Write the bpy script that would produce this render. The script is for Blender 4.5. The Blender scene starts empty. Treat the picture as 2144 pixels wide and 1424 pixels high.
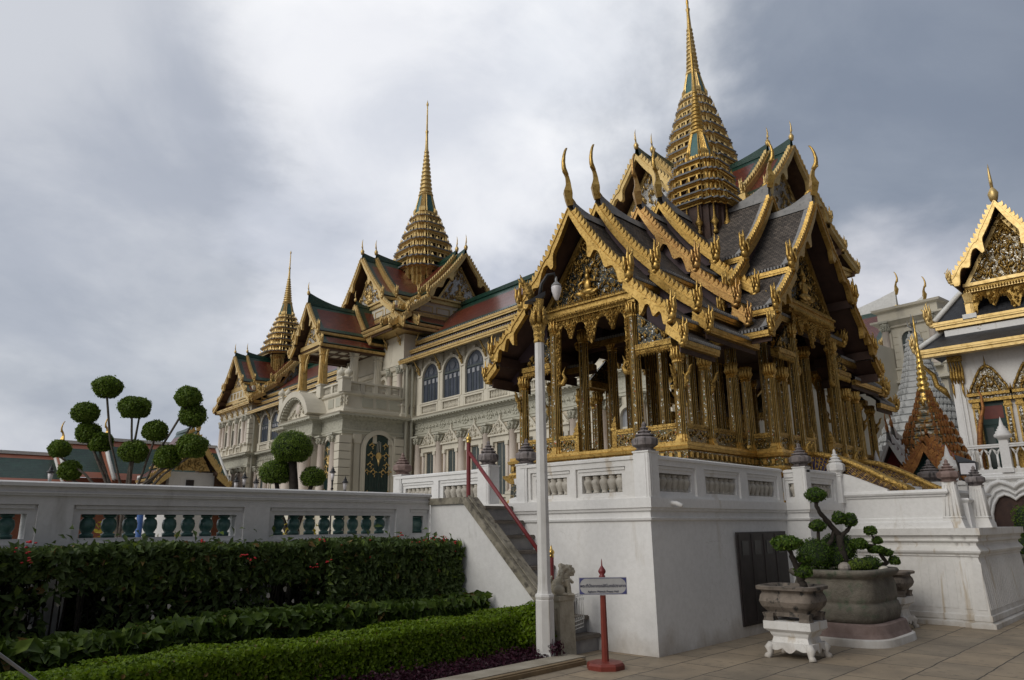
import bpy, math, random
import numpy as np
from mathutils import Vector, Matrix
random.seed(7); rng=np.random.default_rng(11)
S=bpy.context.scene; COL=S.collection
PI=math.pi
# ------------------------------------------------------------------ camera
FW=(0.7023,0.6677,0.2469); RT=(0.6911,-0.7227,-0.0112); UP=(-0.1710,-0.1785,0.9690)
FW=Vector(FW).normalized(); RT=Vector(RT); RT=(RT-FW*RT.dot(FW)).normalized(); UP=RT.cross(FW).normalized()
CAM=Vector((0,0,1.65)); FPX=1550.0
cd=bpy.data.cameras.new('camera'); co=bpy.data.objects.new('camera',cd); COL.objects.link(co)
cd.sensor_width=36; cd.sensor_fit='HORIZONTAL'; cd.lens=36*FPX/2144; cd.clip_start=.05; cd.clip_end=2000
co.matrix_world=Matrix(((RT.x,UP.x,-FW.x,CAM.x),(RT.y,UP.y,-FW.y,CAM.y),(RT.z,UP.z,-FW.z,CAM.z),(0,0,0,1)))
S.camera=co
S.view_settings.view_transform='Standard'; S.view_settings.look='None'; S.view_settings.exposure=0; S.view_settings.gamma=1
# ------------------------------------------------------------------ sun + sky
SUN=Vector((-.84,.07,.54)).normalized()
sl=bpy.data.lights.new('sun','SUN'); sl.energy=1.15; sl.angle=math.radians(32); sl.color=(1,.95,.86)
so=bpy.data.objects.new('sun',sl); COL.objects.link(so); so.rotation_euler=SUN.to_track_quat('Z','Y').to_euler()
def sky():
    w=bpy.data.worlds.new('World'); S.world=w; w.use_nodes=True; N=w.node_tree.nodes; L=w.node_tree.links; N.clear()
    def n(t,**k):
        x=N.new(t)
        for a,b in k.items(): setattr(x,a,b)
        return x
    out=n('ShaderNodeOutputWorld'); tc=n('ShaderNodeTexCoord'); D=tc.outputs['Generated']
    def val(s,v):
        s.default_value=v
    def math_(op,a,b=None,c=None,clamp=False):
        m=n('ShaderNodeMath',operation=op,use_clamp=clamp)
        for i,q in enumerate((a,b,c)):
            if q is None: continue
            if isinstance(q,(int,float)): m.inputs[i].default_value=q
            else: L.new(q,m.inputs[i])
        return m.outputs[0]
    def rng_(v,a,b,lo=0,hi=1):
        m=n('ShaderNodeMapRange',interpolation_type='SMOOTHSTEP'); L.new(v,m.inputs[0])
        for i,q in ((1,a),(2,b),(3,lo),(4,hi)): m.inputs[i].default_value=q
        return m.outputs[0]
    def mix(f,a,b):
        m=n('ShaderNodeMix',data_type='RGBA')
        L.new(f,m.inputs[0]) if not isinstance(f,(int,float)) else val(m.inputs[0],f)
        for i,q in ((6,a),(7,b)):
            if isinstance(q,tuple): m.inputs[i].default_value=(*q,1)
            else: L.new(q,m.inputs[i])
        return m.outputs[2]
    def dirpx(x,y): return (FW*FPX+RT*(x-1072)-UP*(y-712)).normalized()
    def dot(v):
        m=n('ShaderNodeVectorMath',operation='DOT_PRODUCT'); L.new(D,m.inputs[0]); m.inputs[1].default_value=v; return m.outputs['Value']
    sep=n('ShaderNodeSeparateXYZ'); L.new(D,sep.inputs[0])
    zz=math_('ADD',math_('MAXIMUM',sep.outputs[2],0.0),.42)
    dv=n('ShaderNodeVectorMath',operation='DIVIDE'); L.new(D,dv.inputs[0])
    cb=n('ShaderNodeCombineXYZ'); L.new(zz,cb.inputs[0]); L.new(zz,cb.inputs[1]); cb.inputs[2].default_value=1; L.new(cb.outputs[0],dv.inputs[1])
    def noise(sc,det,dist,off):
        m=n('ShaderNodeMapping'); L.new(dv.outputs[0],m.inputs[0]); m.inputs['Location'].default_value=off; m.inputs['Scale'].default_value=(1,1,.6)
        t=n('ShaderNodeTexNoise'); L.new(m.outputs[0],t.inputs['Vector']); t.inputs['Scale'].default_value=sc; t.inputs['Detail'].default_value=det; t.inputs['Distortion'].default_value=dist; t.inputs['Roughness'].default_value=.55
        return t.outputs[0]
    nA=noise(2.0,7,.3,(3.1,.7,0)); nB=noise(4.6,8,.2,(9.2,4.1,1)); nC=noise(.6,4,.2,(1.5,8.3,0))
    nn=math_('ADD',math_('MULTIPLY',nA,.65),math_('MULTIPLY',nB,.35))
    c=mix(rng_(nn,.38,.60),(.43,.465,.535),(.69,.715,.765))
    # broad brightness of the cloud deck
    jit=math_('MULTIPLY',math_('SUBTRACT',nn,.5),.17); jit2=math_('MULTIPLY',math_('SUBTRACT',nA,.5),.16)
    def lobe(x,y,d0,d1,col,amt,col_in):
        f=math_('MULTIPLY',rng_(math_('ADD',dot(dirpx(x,y)),jit),d0,d1),amt); return mix(f,col_in,col)
    c=lobe(330,480,.93,.998,(.42,.46,.53),.55,c)
    c=lobe(200,60,.90,.99,(.60,.625,.69),.7,c)
    c=lobe(960,560,.955,1.0,(.60,.63,.72),.8,c)
    c=lobe(1980,300,.85,.985,(.27,.31,.385),.97,c)
    c=lobe(990,70,.942,.996,(1.0,1.01,1.04),1.0,c)
    c=lobe(820,380,.965,1.0,(.80,.82,.88),.8,c)
    f=math_('MULTIPLY',rng_(math_('ADD',dot(dirpx(1880,720)),math_('MULTIPLY',jit,.25)),.984,.9995),.95); c=mix(f,c,(.78,.78,.83))
    c=mix(math_('MULTIPLY',rng_(math_('ADD',sep.outputs[2],math_('MULTIPLY',jit2,.4)),.18,.0),.8),c,(.72,.73,.79))
    tex=n('ShaderNodeMix',data_type='RGBA',blend_type='MULTIPLY'); tex.inputs[0].default_value=1.; L.new(c,tex.inputs[6]); L.new(mix(rng_(noise(2.3,9,.4,(5.2,2.1,3)),.36,.64),(.82,.84,.875),(1.10,1.09,1.07)),tex.inputs[7]); c=tex.outputs[2]
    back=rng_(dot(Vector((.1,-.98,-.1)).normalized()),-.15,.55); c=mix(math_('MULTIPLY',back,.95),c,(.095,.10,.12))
    lft=rng_(dot(Vector((-.85,.45,.35)).normalized()),.45,1.); c=mix(math_('MULTIPLY',lft,.8),c,(.95,.95,.97))
    low=rng_(sep.outputs[2],-.02,-.2); c=mix(low,c,(.05,.045,.04))
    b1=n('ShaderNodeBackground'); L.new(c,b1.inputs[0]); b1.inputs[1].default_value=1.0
    st=n('ShaderNodeTexSky',sky_type='NISHITA',sun_disc=False); st.sun_elevation=math.asin(SUN.z); st.sun_rotation=math.atan2(SUN.x,SUN.y); st.air_density=1.5; st.dust_density=3
    b2=n('ShaderNodeBackground'); L.new(st.outputs[0],b2.inputs[0]); b2.inputs[1].default_value=.08
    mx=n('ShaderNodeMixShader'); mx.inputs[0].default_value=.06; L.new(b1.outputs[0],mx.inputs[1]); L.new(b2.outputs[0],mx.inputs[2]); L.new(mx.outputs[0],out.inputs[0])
sky()
# ------------------------------------------------------------------ materials
def weather(key,base=(.30,.24,.17),amt=.7,crack=.5):
    m=M[key]; N=m.node_tree.nodes; L=m.node_tree.links; P=N['Principled BSDF']; c=P.inputs['Base Color'].links[0].from_socket
    g=N.new('ShaderNodeNewGeometry'); sp=N.new('ShaderNodeSeparateXYZ'); L.new(g.outputs['Position'],sp.inputs[0]); nz=noise(N,L,coords(N,L,scale=(1,1,.7)),1.7,7)
    a=N.new('ShaderNodeMath'); a.operation='MULTIPLY_ADD'; L.new(nz,a.inputs[0]); a.inputs[1].default_value=-1.2; L.new(sp.outputs[2],a.inputs[2])
    r=N.new('ShaderNodeMapRange'); L.new(a.outputs[0],r.inputs[0]); r.inputs[1].default_value=-.30; r.inputs[2].default_value=-.78; r.inputs[3].default_value=0; r.inputs[4].default_value=amt
    c=mixc(N,L,r.outputs[0],c,base)
    v=N.new('ShaderNodeTexVoronoi'); v.feature='DISTANCE_TO_EDGE'; v.inputs['Scale'].default_value=1.1; wv=noise(N,L,coords(N,L),3,6); vm=N.new('ShaderNodeVectorMath'); vm.operation='ADD'; L.new(coords(N,L),vm.inputs[0]); L.new(wv,vm.inputs[1]); L.new(vm.outputs[0],v.inputs['Vector'])
    cr=ramp(N,L,v.outputs['Distance'],((.0,(1,1,1)),(.004,(0,0,0)))); mk_=ramp(N,L,noise(N,L,coords(N,L),.9,3),((.52,(0,0,0)),(.62,(crack,crack,crack)))); c=mixc(N,L,mixc(N,L,1.,cr,mk_,'MULTIPLY'),c,(.33,.31,.28))
    fine=ramp(N,L,noise(N,L,coords(N,L),14,8),((.36,(.95,.95,.945)),(.6,(1.02,1.02,1.02)))); c=mixc(N,L,1.,c,fine,'MULTIPLY'); L.new(c,P.inputs['Base Color'])
def mk(name):
    m=bpy.data.materials.new(name); m.use_nodes=True; N=m.node_tree.nodes; L=m.node_tree.links
    return m,N,L,N['Principled BSDF']
def coords(N,L,uv=False,scale=(1,1,1)):
    t=N.new('ShaderNodeTexCoord'); mp=N.new('ShaderNodeMapping'); mp.inputs['Scale'].default_value=scale
    if uv: L.new(t.outputs['UV'],mp.inputs[0])
    else:
        g=N.new('ShaderNodeNewGeometry'); L.new(g.outputs['Position'],mp.inputs[0])
    return mp.outputs[0]
def noise(N,L,v,sc,det=5,dist=0,rough=.6):
    t=N.new('ShaderNodeTexNoise'); L.new(v,t.inputs['Vector']); t.inputs['Scale'].default_value=sc; t.inputs['Detail'].default_value=det; t.inputs['Distortion'].default_value=dist; t.inputs['Roughness'].default_value=rough; return t.outputs[0]
def ramp(N,L,f,stops,const=False):
    r=N.new('ShaderNodeValToRGB'); L.new(f,r.inputs[0]); e=r.color_ramp.elements
    if const: r.color_ramp.interpolation='CONSTANT'
    while len(e)<len(stops): e.new(.5)
    for q,(p,c) in zip(e,stops): q.position=p; q.color=(*c,1) if len(c)==3 else c
    return r.outputs[0]
def mixc(N,L,f,a,b,mode='MIX'):
    m=N.new('ShaderNodeMix'); m.data_type='RGBA'; m.blend_type=mode
    if isinstance(f,(int,float)): m.inputs[0].default_value=f
    else: L.new(f,m.inputs[0])
    for i,q in ((6,a),(7,b)):
        if isinstance(q,tuple): m.inputs[i].default_value=(*q,1)
        else: L.new(q,m.inputs[i])
    return m.outputs[2]
def bump(N,L,P,h,st,dist=.02):
    b=N.new('ShaderNodeBump'); b.inputs['Strength'].default_value=st; b.inputs['Distance'].default_value=dist; L.new(h,b.inputs['Height']); L.new(b.outputs[0],P.inputs['Normal'])
def mat(name,c1,c2,sc=3,rough=.6,metal=0,bsc=0,bst=0,stain=None,stscale=(1.2,1.2,.25),stlo=.56,sthi=.72,det=6,spec=None,bdist=.02):
    m,N,L,P=mk(name); v=coords(N,L)
    f=noise(N,L,v,sc,det); c=ramp(N,L,f,((.32,c1),(.68,c2)))
    if stain:
        g=noise(N,L,coords(N,L,scale=stscale),2.2,7,.3); c=mixc(N,L,ramp(N,L,g,((stlo,(0,0,0)),(sthi,(1,1,1)))),c,stain)
    L.new(c,P.inputs['Base Color']); P.inputs['Roughness'].default_value=rough; P.inputs['Metallic'].default_value=metal
    if spec is not None: P.inputs['Specular IOR Level'].default_value=spec
    if bst: bump(N,L,P,noise(N,L,v,bsc,6),bst,bdist)
    return m
M={}
M['plaster']=mat('white_plaster',(.71,.705,.695),(.78,.775,.765),.7,.75,bsc=30,bst=.12,stain=(.50,.46,.39),stlo=.62,sthi=.82)
M['plaster_old']=mat('weathered_white_plaster',(.62,.605,.58),(.75,.74,.72),1.2,.8,bsc=22,bst=.2,stain=(.40,.30,.17),stscale=(2,2,.22),stlo=.57,sthi=.72)
M['garden_wall']=mat('greyed_white_plaster',(.62,.615,.61),(.73,.725,.72),1.0,.8,bsc=26,bst=.15,stain=(.42,.41,.39),stscale=(1.5,1.5,.4),stlo=.62,sthi=.84)
M['palace']=mat('palace_stucco',(.55,.515,.425),(.67,.63,.53),.5,.8,bsc=12,bst=.1,stain=(.40,.375,.32),stscale=(.5,.5,.12),stlo=.58,sthi=.75)
M['palace_green']=mat('grey_green_stucco',(.41,.40,.33),(.49,.48,.40),.6,.8,bsc=9,bst=.25)
M['palace_cream']=mat('cream_stucco',(.60,.53,.42),(.70,.63,.51),.7,.8)
M['pink']=mat('pink_marble',(.56,.485,.42),(.65,.58,.515),1.2,.55)
M['frieze']=mat('frieze_relief',(.36,.355,.285),(.51,.50,.42),6,.8,bsc=7,bst=1.0,bdist=.1)
M['urn']=mat('grey_stone_urn',(.13,.11,.11),(.27,.24,.235),6,.75,bsc=40,bst=.3,stain=(.05,.045,.045),stscale=(9,9,1),stlo=.52,sthi=.62)
M['urn_red']=mat('reddish_stone_urn',(.16,.105,.09),(.28,.20,.18),7,.75,bsc=40,bst=.3)
M['stone']=mat('weathered_stone',(.15,.135,.10),(.33,.30,.24),5,.85,bsc=30,bst=.5,stain=(.09,.08,.065),stscale=(4,4,4),stlo=.52,sthi=.66)
M['stone_light']=mat('carved_stone',(.30,.27,.21),(.44,.40,.32),8,.85,bsc=30,bst=.5)
M['step_stone']=mat('dark_step_stone',(.10,.085,.07),(.17,.145,.12),5,.8,bsc=30,bst=.3)
M['riser']=mat('blue_grey_riser',(.17,.17,.19),(.36,.35,.34),3,.7)
M['baluster']=mat('beige_baluster',(.36,.33,.28),(.52,.49,.43),8,.7,stain=(.22,.2,.17),stscale=(5,5,2))
M['green_glaze']=mat('green_glazed_ceramic',(.025,.085,.078),(.10,.20,.175),9,.3,bsc=20,bst=.2)
def gold(name,c1,c2,rough=.36,metal=.8,bsc=26,bst=.35,sc=5,dk=(.16,.085,.02)):
    m,N,L,P=mk(name); v=coords(N,L)
    c=ramp(N,L,noise(N,L,v,sc,6),((.3,c1),(.7,c2)))
    ao=N.new('ShaderNodeAmbientOcclusion'); ao.inputs['Distance'].default_value=.1; ao.samples=4
    d=noise(N,L,v,bsc*.8,4); c=mixc(N,L,ramp(N,L,d,((.34,(1,1,1)),(.50,(0,0,0)))),c,dk)
    N.remove(ao)
    L.new(c,P.inputs['Base Color']); P.inputs['Metallic'].default_value=metal
    r=N.new('ShaderNodeMapRange'); L.new(noise(N,L,v,9,4),r.inputs[0]); r.inputs[3].default_value=rough-.1; r.inputs[4].default_value=rough+.18; L.new(r.outputs[0],P.inputs['Roughness'])
    bump(N,L,P,noise(N,L,v,bsc,4),bst,.02); return m
M['gold']=gold('gilded_wood',(.45,.285,.075),(.67,.45,.145),bst=.12,dk=(.30,.175,.045))
M['gold_carved']=gold('carved_gilding',(.32,.195,.05),(.60,.40,.12),bsc=34,bst=.9,dk=(.10,.055,.015))
M['gold_copper']=gold('coppery_gilding',(.44,.255,.085),(.63,.40,.15),bst=.12,dk=(.32,.16,.06))
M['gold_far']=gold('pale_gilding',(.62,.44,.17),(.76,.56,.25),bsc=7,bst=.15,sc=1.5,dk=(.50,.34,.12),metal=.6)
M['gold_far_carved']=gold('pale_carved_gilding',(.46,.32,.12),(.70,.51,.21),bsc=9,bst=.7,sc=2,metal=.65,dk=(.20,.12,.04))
def mosaic(name,sc,cols,metal=.45,rough=.25):
    m,N,L,P=mk(name); v=coords(N,L)
    t=N.new('ShaderNodeTexVoronoi'); t.inputs['Scale'].default_value=sc; L.new(v,t.inputs['Vector'])
    s=N.new('ShaderNodeSeparateColor'); L.new(t.outputs['Color'],s.inputs[0])
    c=ramp(N,L,s.outputs[0],cols,True); L.new(c,P.inputs['Base Color']); P.inputs['Metallic'].default_value=metal; P.inputs['Roughness'].default_value=rough
    bump(N,L,P,t.outputs['Distance'],.3,.006); return m
M['mosaic']=mosaic('gilded_glass_mosaic',70,((0,(.075,.05,.015)),(.35,(.20,.13,.035)),(.62,(.05,.05,.022)),(.80,(.38,.25,.075)),(.92,(.07,.14,.07)),(.95,(.80,.81,.75)),(.985,(.40,.05,.02))))
M['mosaic_dark']=mosaic('dark_glass_mosaic',48,((0,(.03,.035,.03)),(.4,(.07,.07,.06)),(.7,(.14,.13,.10)),(.84,(.30,.2,.06)),(.965,(.7,.72,.7))),.6,.18)
M['mosaic_pale']=mosaic('silvered_glass_mosaic',30,((0,(.45,.46,.46)),(.4,(.62,.63,.63)),(.75,(.8,.8,.78)),(.9,(.35,.3,.2))),.35,.2)
M['mosaic_column']=mosaic('column_glass_mosaic',58,((0,(.10,.065,.02)),(.40,(.24,.155,.04)),(.66,(.06,.06,.028)),(.80,(.34,.22,.065)),(.89,(.10,.17,.08)),(.92,(.85,.86,.80)),(.985,(.45,.05,.02))))
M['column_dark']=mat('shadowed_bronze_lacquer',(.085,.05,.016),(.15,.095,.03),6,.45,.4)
M['mosaic_mid']=mosaic('bronze_glass_mosaic',26,((0,(.08,.06,.03)),(.45,(.2,.15,.06)),(.72,(.45,.42,.36)),(.88,(.78,.78,.75))),.35,.25)
M['lattice']=mosaic('blue_glass_lattice',26,((0,(.02,.02,.07)),(.7,(.05,.04,.10)),(.85,(.3,.2,.05))),.2,.25)
M['soffit']=mat('dark_red_soffit',(.035,.018,.014),(.07,.036,.026),4,.7,bsc=20,bst=.3)
M['purple']=mat('dark_purple_board',(.055,.032,.04),(.085,.055,.062),3,.65)
M['soffit_far']=mat('brown_soffit',(.06,.03,.018),(.12,.065,.035),4,.7,bsc=5,bst=.5)
M['lead']=mat('grey_ridge_cement',(.20,.20,.20),(.32,.315,.31),4,.8,bsc=18,bst=.3,stain=(.14,.14,.14),stscale=(4,4,4))
M['lead_dark']=mat('grey_lead_edge',(.12,.13,.14),(.22,.23,.24),3,.6)
M['teal']=mat('teal_glass_panel',(.03,.10,.10),(.06,.16,.15),6,.3)
def tiles(name,c1,c2,bw,bh,rough,bst=.6,mortar=(.02,.02,.02)):
    m,N,L,P=mk(name); v=coords(N,L,True)
    b=N.new('ShaderNodeTexBrick'); L.new(v,b.inputs['Vector']); b.inputs['Scale'].default_value=1; b.inputs['Brick Width'].default_value=bw; b.inputs['Row Height'].default_value=bh; b.inputs['Mortar Size'].default_value=.10*bh; b.inputs['Mortar Smooth'].default_value=.3; b.inputs['Bias'].default_value=0
    b.inputs['Color1'].default_value=(*c1,1); b.inputs['Color2'].default_value=(*c2,1); b.inputs['Mortar'].default_value=(*mortar,1)
    w=coords(N,L); c=mixc(N,L,.55,b.outputs['Color'],ramp(N,L,noise(N,L,w,1.6,6),((.3,(.45,.45,.45)),(.7,(1.1,1.1,1.1)))),'MULTIPLY')
    L.new(c,P.inputs['Base Color']); P.inputs['Roughness'].default_value=rough
    # each course laps the one below: saw-tooth height down the slope
    s=N.new('ShaderNodeSeparateXYZ'); L.new(v,s.inputs[0]); d=N.new('ShaderNodeMath'); d.operation='DIVIDE'; L.new(s.outputs[1],d.inputs[0]); d.inputs[1].default_value=bh
    fr=N.new('ShaderNodeMath'); fr.operation='FRACT'; L.new(d.outputs[0],fr.inputs[0])
    ad=N.new('ShaderNodeMath'); ad.operation='SUBTRACT'; L.new(fr.outputs[0],ad.inputs[0]); L.new(b.outputs['Fac'],ad.inputs[1])
    bump(N,L,P,ad.outputs[0],bst,.03); return m
M['tile_grey']=tiles('grey_brown_roof_tile',(.07,.057,.048),(.165,.135,.11),.11,.075,.85)
M['tile_red']=tiles('glazed_red_roof_tile',(.13,.026,.014),(.19,.042,.022),.22,.16,.28,.35,(.06,.015,.01))
M['tile_green']=tiles('glazed_green_roof_tile',(.012,.05,.035),(.022,.075,.05),.22,.16,.28,.35,(.008,.03,.02))
M['tile_dark']=tiles('slate_roof_tile',(.022,.024,.028),(.038,.04,.046),.30,.16,.45,.3,(.012,.012,.014))
def pavers():
    m,N,L,P=mk('sandstone_pavers'); v=coords(N,L)
    wb=N.new('ShaderNodeVectorMath'); wb.operation='MULTIPLY_ADD'; wn=N.new('ShaderNodeTexNoise'); wn.inputs['Scale'].default_value=2.5; wn.inputs['Detail'].default_value=6; L.new(v,wn.inputs['Vector']); L.new(wn.outputs['Color'],wb.inputs[0]); wb.inputs[1].default_value=(.045,.045,0); L.new(v,wb.inputs[2])
    b=N.new('ShaderNodeTexBrick'); L.new(wb.outputs[0],b.inputs['Vector']); b.inputs['Scale'].default_value=1; b.inputs['Brick Width'].default_value=1.02; b.inputs['Row Height'].default_value=.60; b.inputs['Mortar Size'].default_value=.009; b.inputs['Mortar Smooth'].default_value=.2; b.offset=.47
    b.inputs['Color1'].default_value=(.36,.285,.195,1); b.inputs['Color2'].default_value=(.27,.225,.165,1); b.inputs['Mortar'].default_value=(.035,.03,.025,1)
    c=mixc(N,L,.7,b.outputs['Color'],ramp(N,L,noise(N,L,v,1.3,8,.2),((.3,(.55,.55,.56)),(.7,(1.15,1.12,1.08)))),'MULTIPLY')
    c=mixc(N,L,ramp(N,L,noise(N,L,v,7,8),((.56,(0,0,0)),(.72,(.7,.7,.7)))),c,(.11,.09,.07)); c=mixc(N,L,ramp(N,L,noise(N,L,v,.45,7,.4),((.50,(0,0,0)),(.66,(.55,.55,.55)))),c,(.12,.10,.075)); c=mixc(N,L,ramp(N,L,noise(N,L,v,60,4),((.60,(0,0,0)),(.70,(.5,.5,.5)))),c,(.34,.29,.22))
    L.new(c,P.inputs['Base Color']); P.inputs['Roughness'].default_value=.72
    h=N.new('ShaderNodeMath'); h.operation='MULTIPLY_ADD'; L.new(b.outputs['Fac'],h.inputs[0]); h.inputs[1].default_value=-1.; L.new(noise(N,L,v,40,5),h.inputs[2]); bump(N,L,P,h.outputs[0],.35,.012); return m
M['pavers']=pavers()
M['kerb']=mat('kerb_stone',(.27,.235,.18),(.40,.36,.29),3,.8,bsc=30,bst=.3)
M['kerb_edge']=mat('brown_kerb_edge',(.16,.11,.06),(.26,.185,.10),6,.75,bsc=20,bst=.3)
M['soil']=mat('garden_soil',(.025,.02,.014),(.05,.04,.028),6,.95,bsc=30,bst=.6)
M['court']=mat('inner_court_paving',(.20,.18,.15),(.30,.275,.23),1.5,.85)
def leaf(name,a,b,c,sc,trans=.3,rough=.42):
    m,N,L,P=mk(name); v=coords(N,L)
    col=ramp(N,L,noise(N,L,v,sc,3,0,.7),((.28,a),(.52,b),(.75,c)))
    L.new(col,P.inputs['Base Color']); P.inputs['Roughness'].default_value=rough; P.inputs['Specular IOR Level'].default_value=.24
    t=N.new('ShaderNodeBsdfTranslucent'); L.new(col,t.inputs[0]); mx=N.new('ShaderNodeMixShader'); mx.inputs[0].default_value=trans
    L.new(P.outputs[0],mx.inputs[1]); L.new(t.outputs[0],mx.inputs[2]); L.new(mx.outputs[0],N['Material Output'].inputs[0]); return m
M['leaf_ixora']=leaf('ixora_leaf',(.040,.068,.018),(.085,.13,.035),(.15,.20,.062),9)
M['leaf_broad']=leaf('broad_leaf',(.030,.058,.008),(.062,.105,.014),(.115,.165,.028),7)
M['leaf_trim']=leaf('clipped_hedge_leaf',(.060,.11,.004),(.14,.225,.008),(.24,.33,.02),14,.4)
M['leaf_new']=leaf('young_leaf',(.10,.15,.02),(.16,.23,.035),(.24,.31,.06),9,.4)
M['leaf_dead']=leaf('withered_leaf',(.10,.06,.02),(.17,.11,.035),(.26,.19,.07),9,.2)
M['leaf_purple']=leaf('purple_leaf',(.022,.006,.012),(.05,.012,.025),(.085,.02,.04),14)
M['leaf_topiary']=leaf('topiary_leaf',(.06,.11,.014),(.13,.21,.026),(.23,.32,.055),5,.4)
M['leaf_bonsai']=leaf('bonsai_leaf',(.036,.078,.010),(.075,.14,.018),(.14,.22,.036),16,.4)
M['leaf_yellow']=leaf('croton_leaf',(.16,.13,.01),(.34,.27,.015),(.5,.42,.03),5)
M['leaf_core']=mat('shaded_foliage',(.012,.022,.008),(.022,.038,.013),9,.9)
M['petal']=mat('red_petal',(.40,.012,.02),(.56,.025,.03),9,.6)
M['petal_pale']=mat('pale_dry_leaf',(.55,.50,.42),(.72,.68,.60),9,.7)
M['bark']=mat('grey_bark',(.07,.06,.05),(.15,.13,.11),9,.9,bsc=30,bst=.6)
M['bark_dark']=mat('dark_bark',(.018,.014,.011),(.045,.036,.028),14,.9,bsc=40,bst=.6)
M['red_paint']=mat('maroon_paint',(.15,.018,.022),(.20,.028,.03),8,.45)
M['sign_red']=mat('sign_red_paint',(.16,.025,.016),(.21,.04,.025),8,.5,stain=(.12,.03,.02))
M['knob']=gold('gold_knob',(.62,.40,.10),(.72,.50,.16),rough=.25,bst=.05)
M['lamp_white']=mat('white_lamp_paint',(.60,.59,.57),(.72,.71,.69),4,.5,stain=(.48,.45,.40),stscale=(6,6,.6))
M['iron_white']=mat('white_iron_paint',(.62,.62,.60),(.74,.74,.72),6,.5)
M['black_iron']=mat('black_iron',(.012,.012,.014),(.025,.025,.028),6,.45)
M['dark_green']=mat('dark_green_lacquer',(.008,.03,.028),(.014,.045,.042),3,.35)
M['dark_blue']=mat('dark_blue_shutter',(.035,.045,.065),(.055,.068,.095),2,.45)
M['pane']=mat('grey_window_glass',(.20,.21,.23),(.34,.35,.37),.8,.12)
M['dark_blue_glass']=mat('dusky_blue_glass',(.07,.08,.10),(.11,.12,.145),1,.2)
M['dark_pane']=mat('dark_window_shutter',(.045,.06,.06),(.07,.085,.085),2,.5)
M['maroon_door']=mat('maroon_door_leaf',(.10,.018,.012),(.15,.03,.02),4,.5)
M['door_dark']=mat('dark_wood_door',(.018,.013,.014),(.035,.026,.026),6,.6)
M['sign_face']=mat('silver_grey_sign_plate',(.40,.40,.40),(.50,.50,.50),5,.5)
M['sign_ink']=mat('blue_sign_ink',(.06,.065,.19),(.085,.09,.24),5,.5)
M['letter_ink']=mat('dark_blue_letter_ink',(.012,.014,.075),(.018,.02,.095),5,.6)
M['globe']=mat('frosted_glass_globe',(.62,.60,.62),(.74,.72,.74),5,.25)
M['grey_metal']=mat('grey_metal',(.20,.20,.20),(.3,.3,.3),7,.5,.3)
M['pot']=mat('weathered_stone_pot',(.10,.085,.07),(.24,.20,.165),5,.85,bsc=28,bst=.5,stain=(.03,.03,.028),stscale=(5,5,3),stlo=.54,sthi=.64)
M['pot_green']=mat('mossy_stone_pot',(.085,.075,.06),(.20,.18,.145),3.5,.9,bsc=24,bst=.9,stain=(.085,.105,.07),stscale=(3,3,3),stlo=.52,sthi=.66)
M['pot_base']=mat('reddish_plinth_stone',(.16,.11,.095),(.25,.185,.165),6,.85,bsc=28,bst=.3)
M['rock']=mat('pale_rock',(.24,.21,.18),(.40,.36,.32),6,.85,bsc=18,bst=.5)
M['orange_carve']=gold('orange_gilding',(.24,.10,.03),(.44,.20,.055),bsc=18,bst=.7,metal=.5,rough=.4,dk=(.18,.05,.02))
M['red_lacquer']=mat('red_lacquer',(.20,.02,.02),(.28,.03,.03),5,.45)
M['prang']=mat('grey_stone_prang',(.36,.37,.37),(.50,.51,.51),2,.8,bsc=9,bst=.6,stain=(.25,.25,.25))
M['brick_red']=mat('terracotta_wall',(.22,.08,.045),(.30,.115,.065),2,.8)
M['glaze_strip']=mat('terracotta_roof_border',(.26,.09,.05),(.33,.12,.07),1.,.5)
M['blue_cloth']=mat('blue_canvas',(.03,.09,.28),(.045,.12,.34),3,.6)
M['stupa']=mosaic('stupa_glass_mosaic',16,((0,(.28,.16,.05)),(.35,(.16,.14,.10)),(.6,(.42,.40,.34)),(.8,(.10,.13,.11)),(.92,(.5,.33,.08))),.2,.4)
for k_ in ('plaster','plaster_old','garden_wall'): weather(k_)
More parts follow.
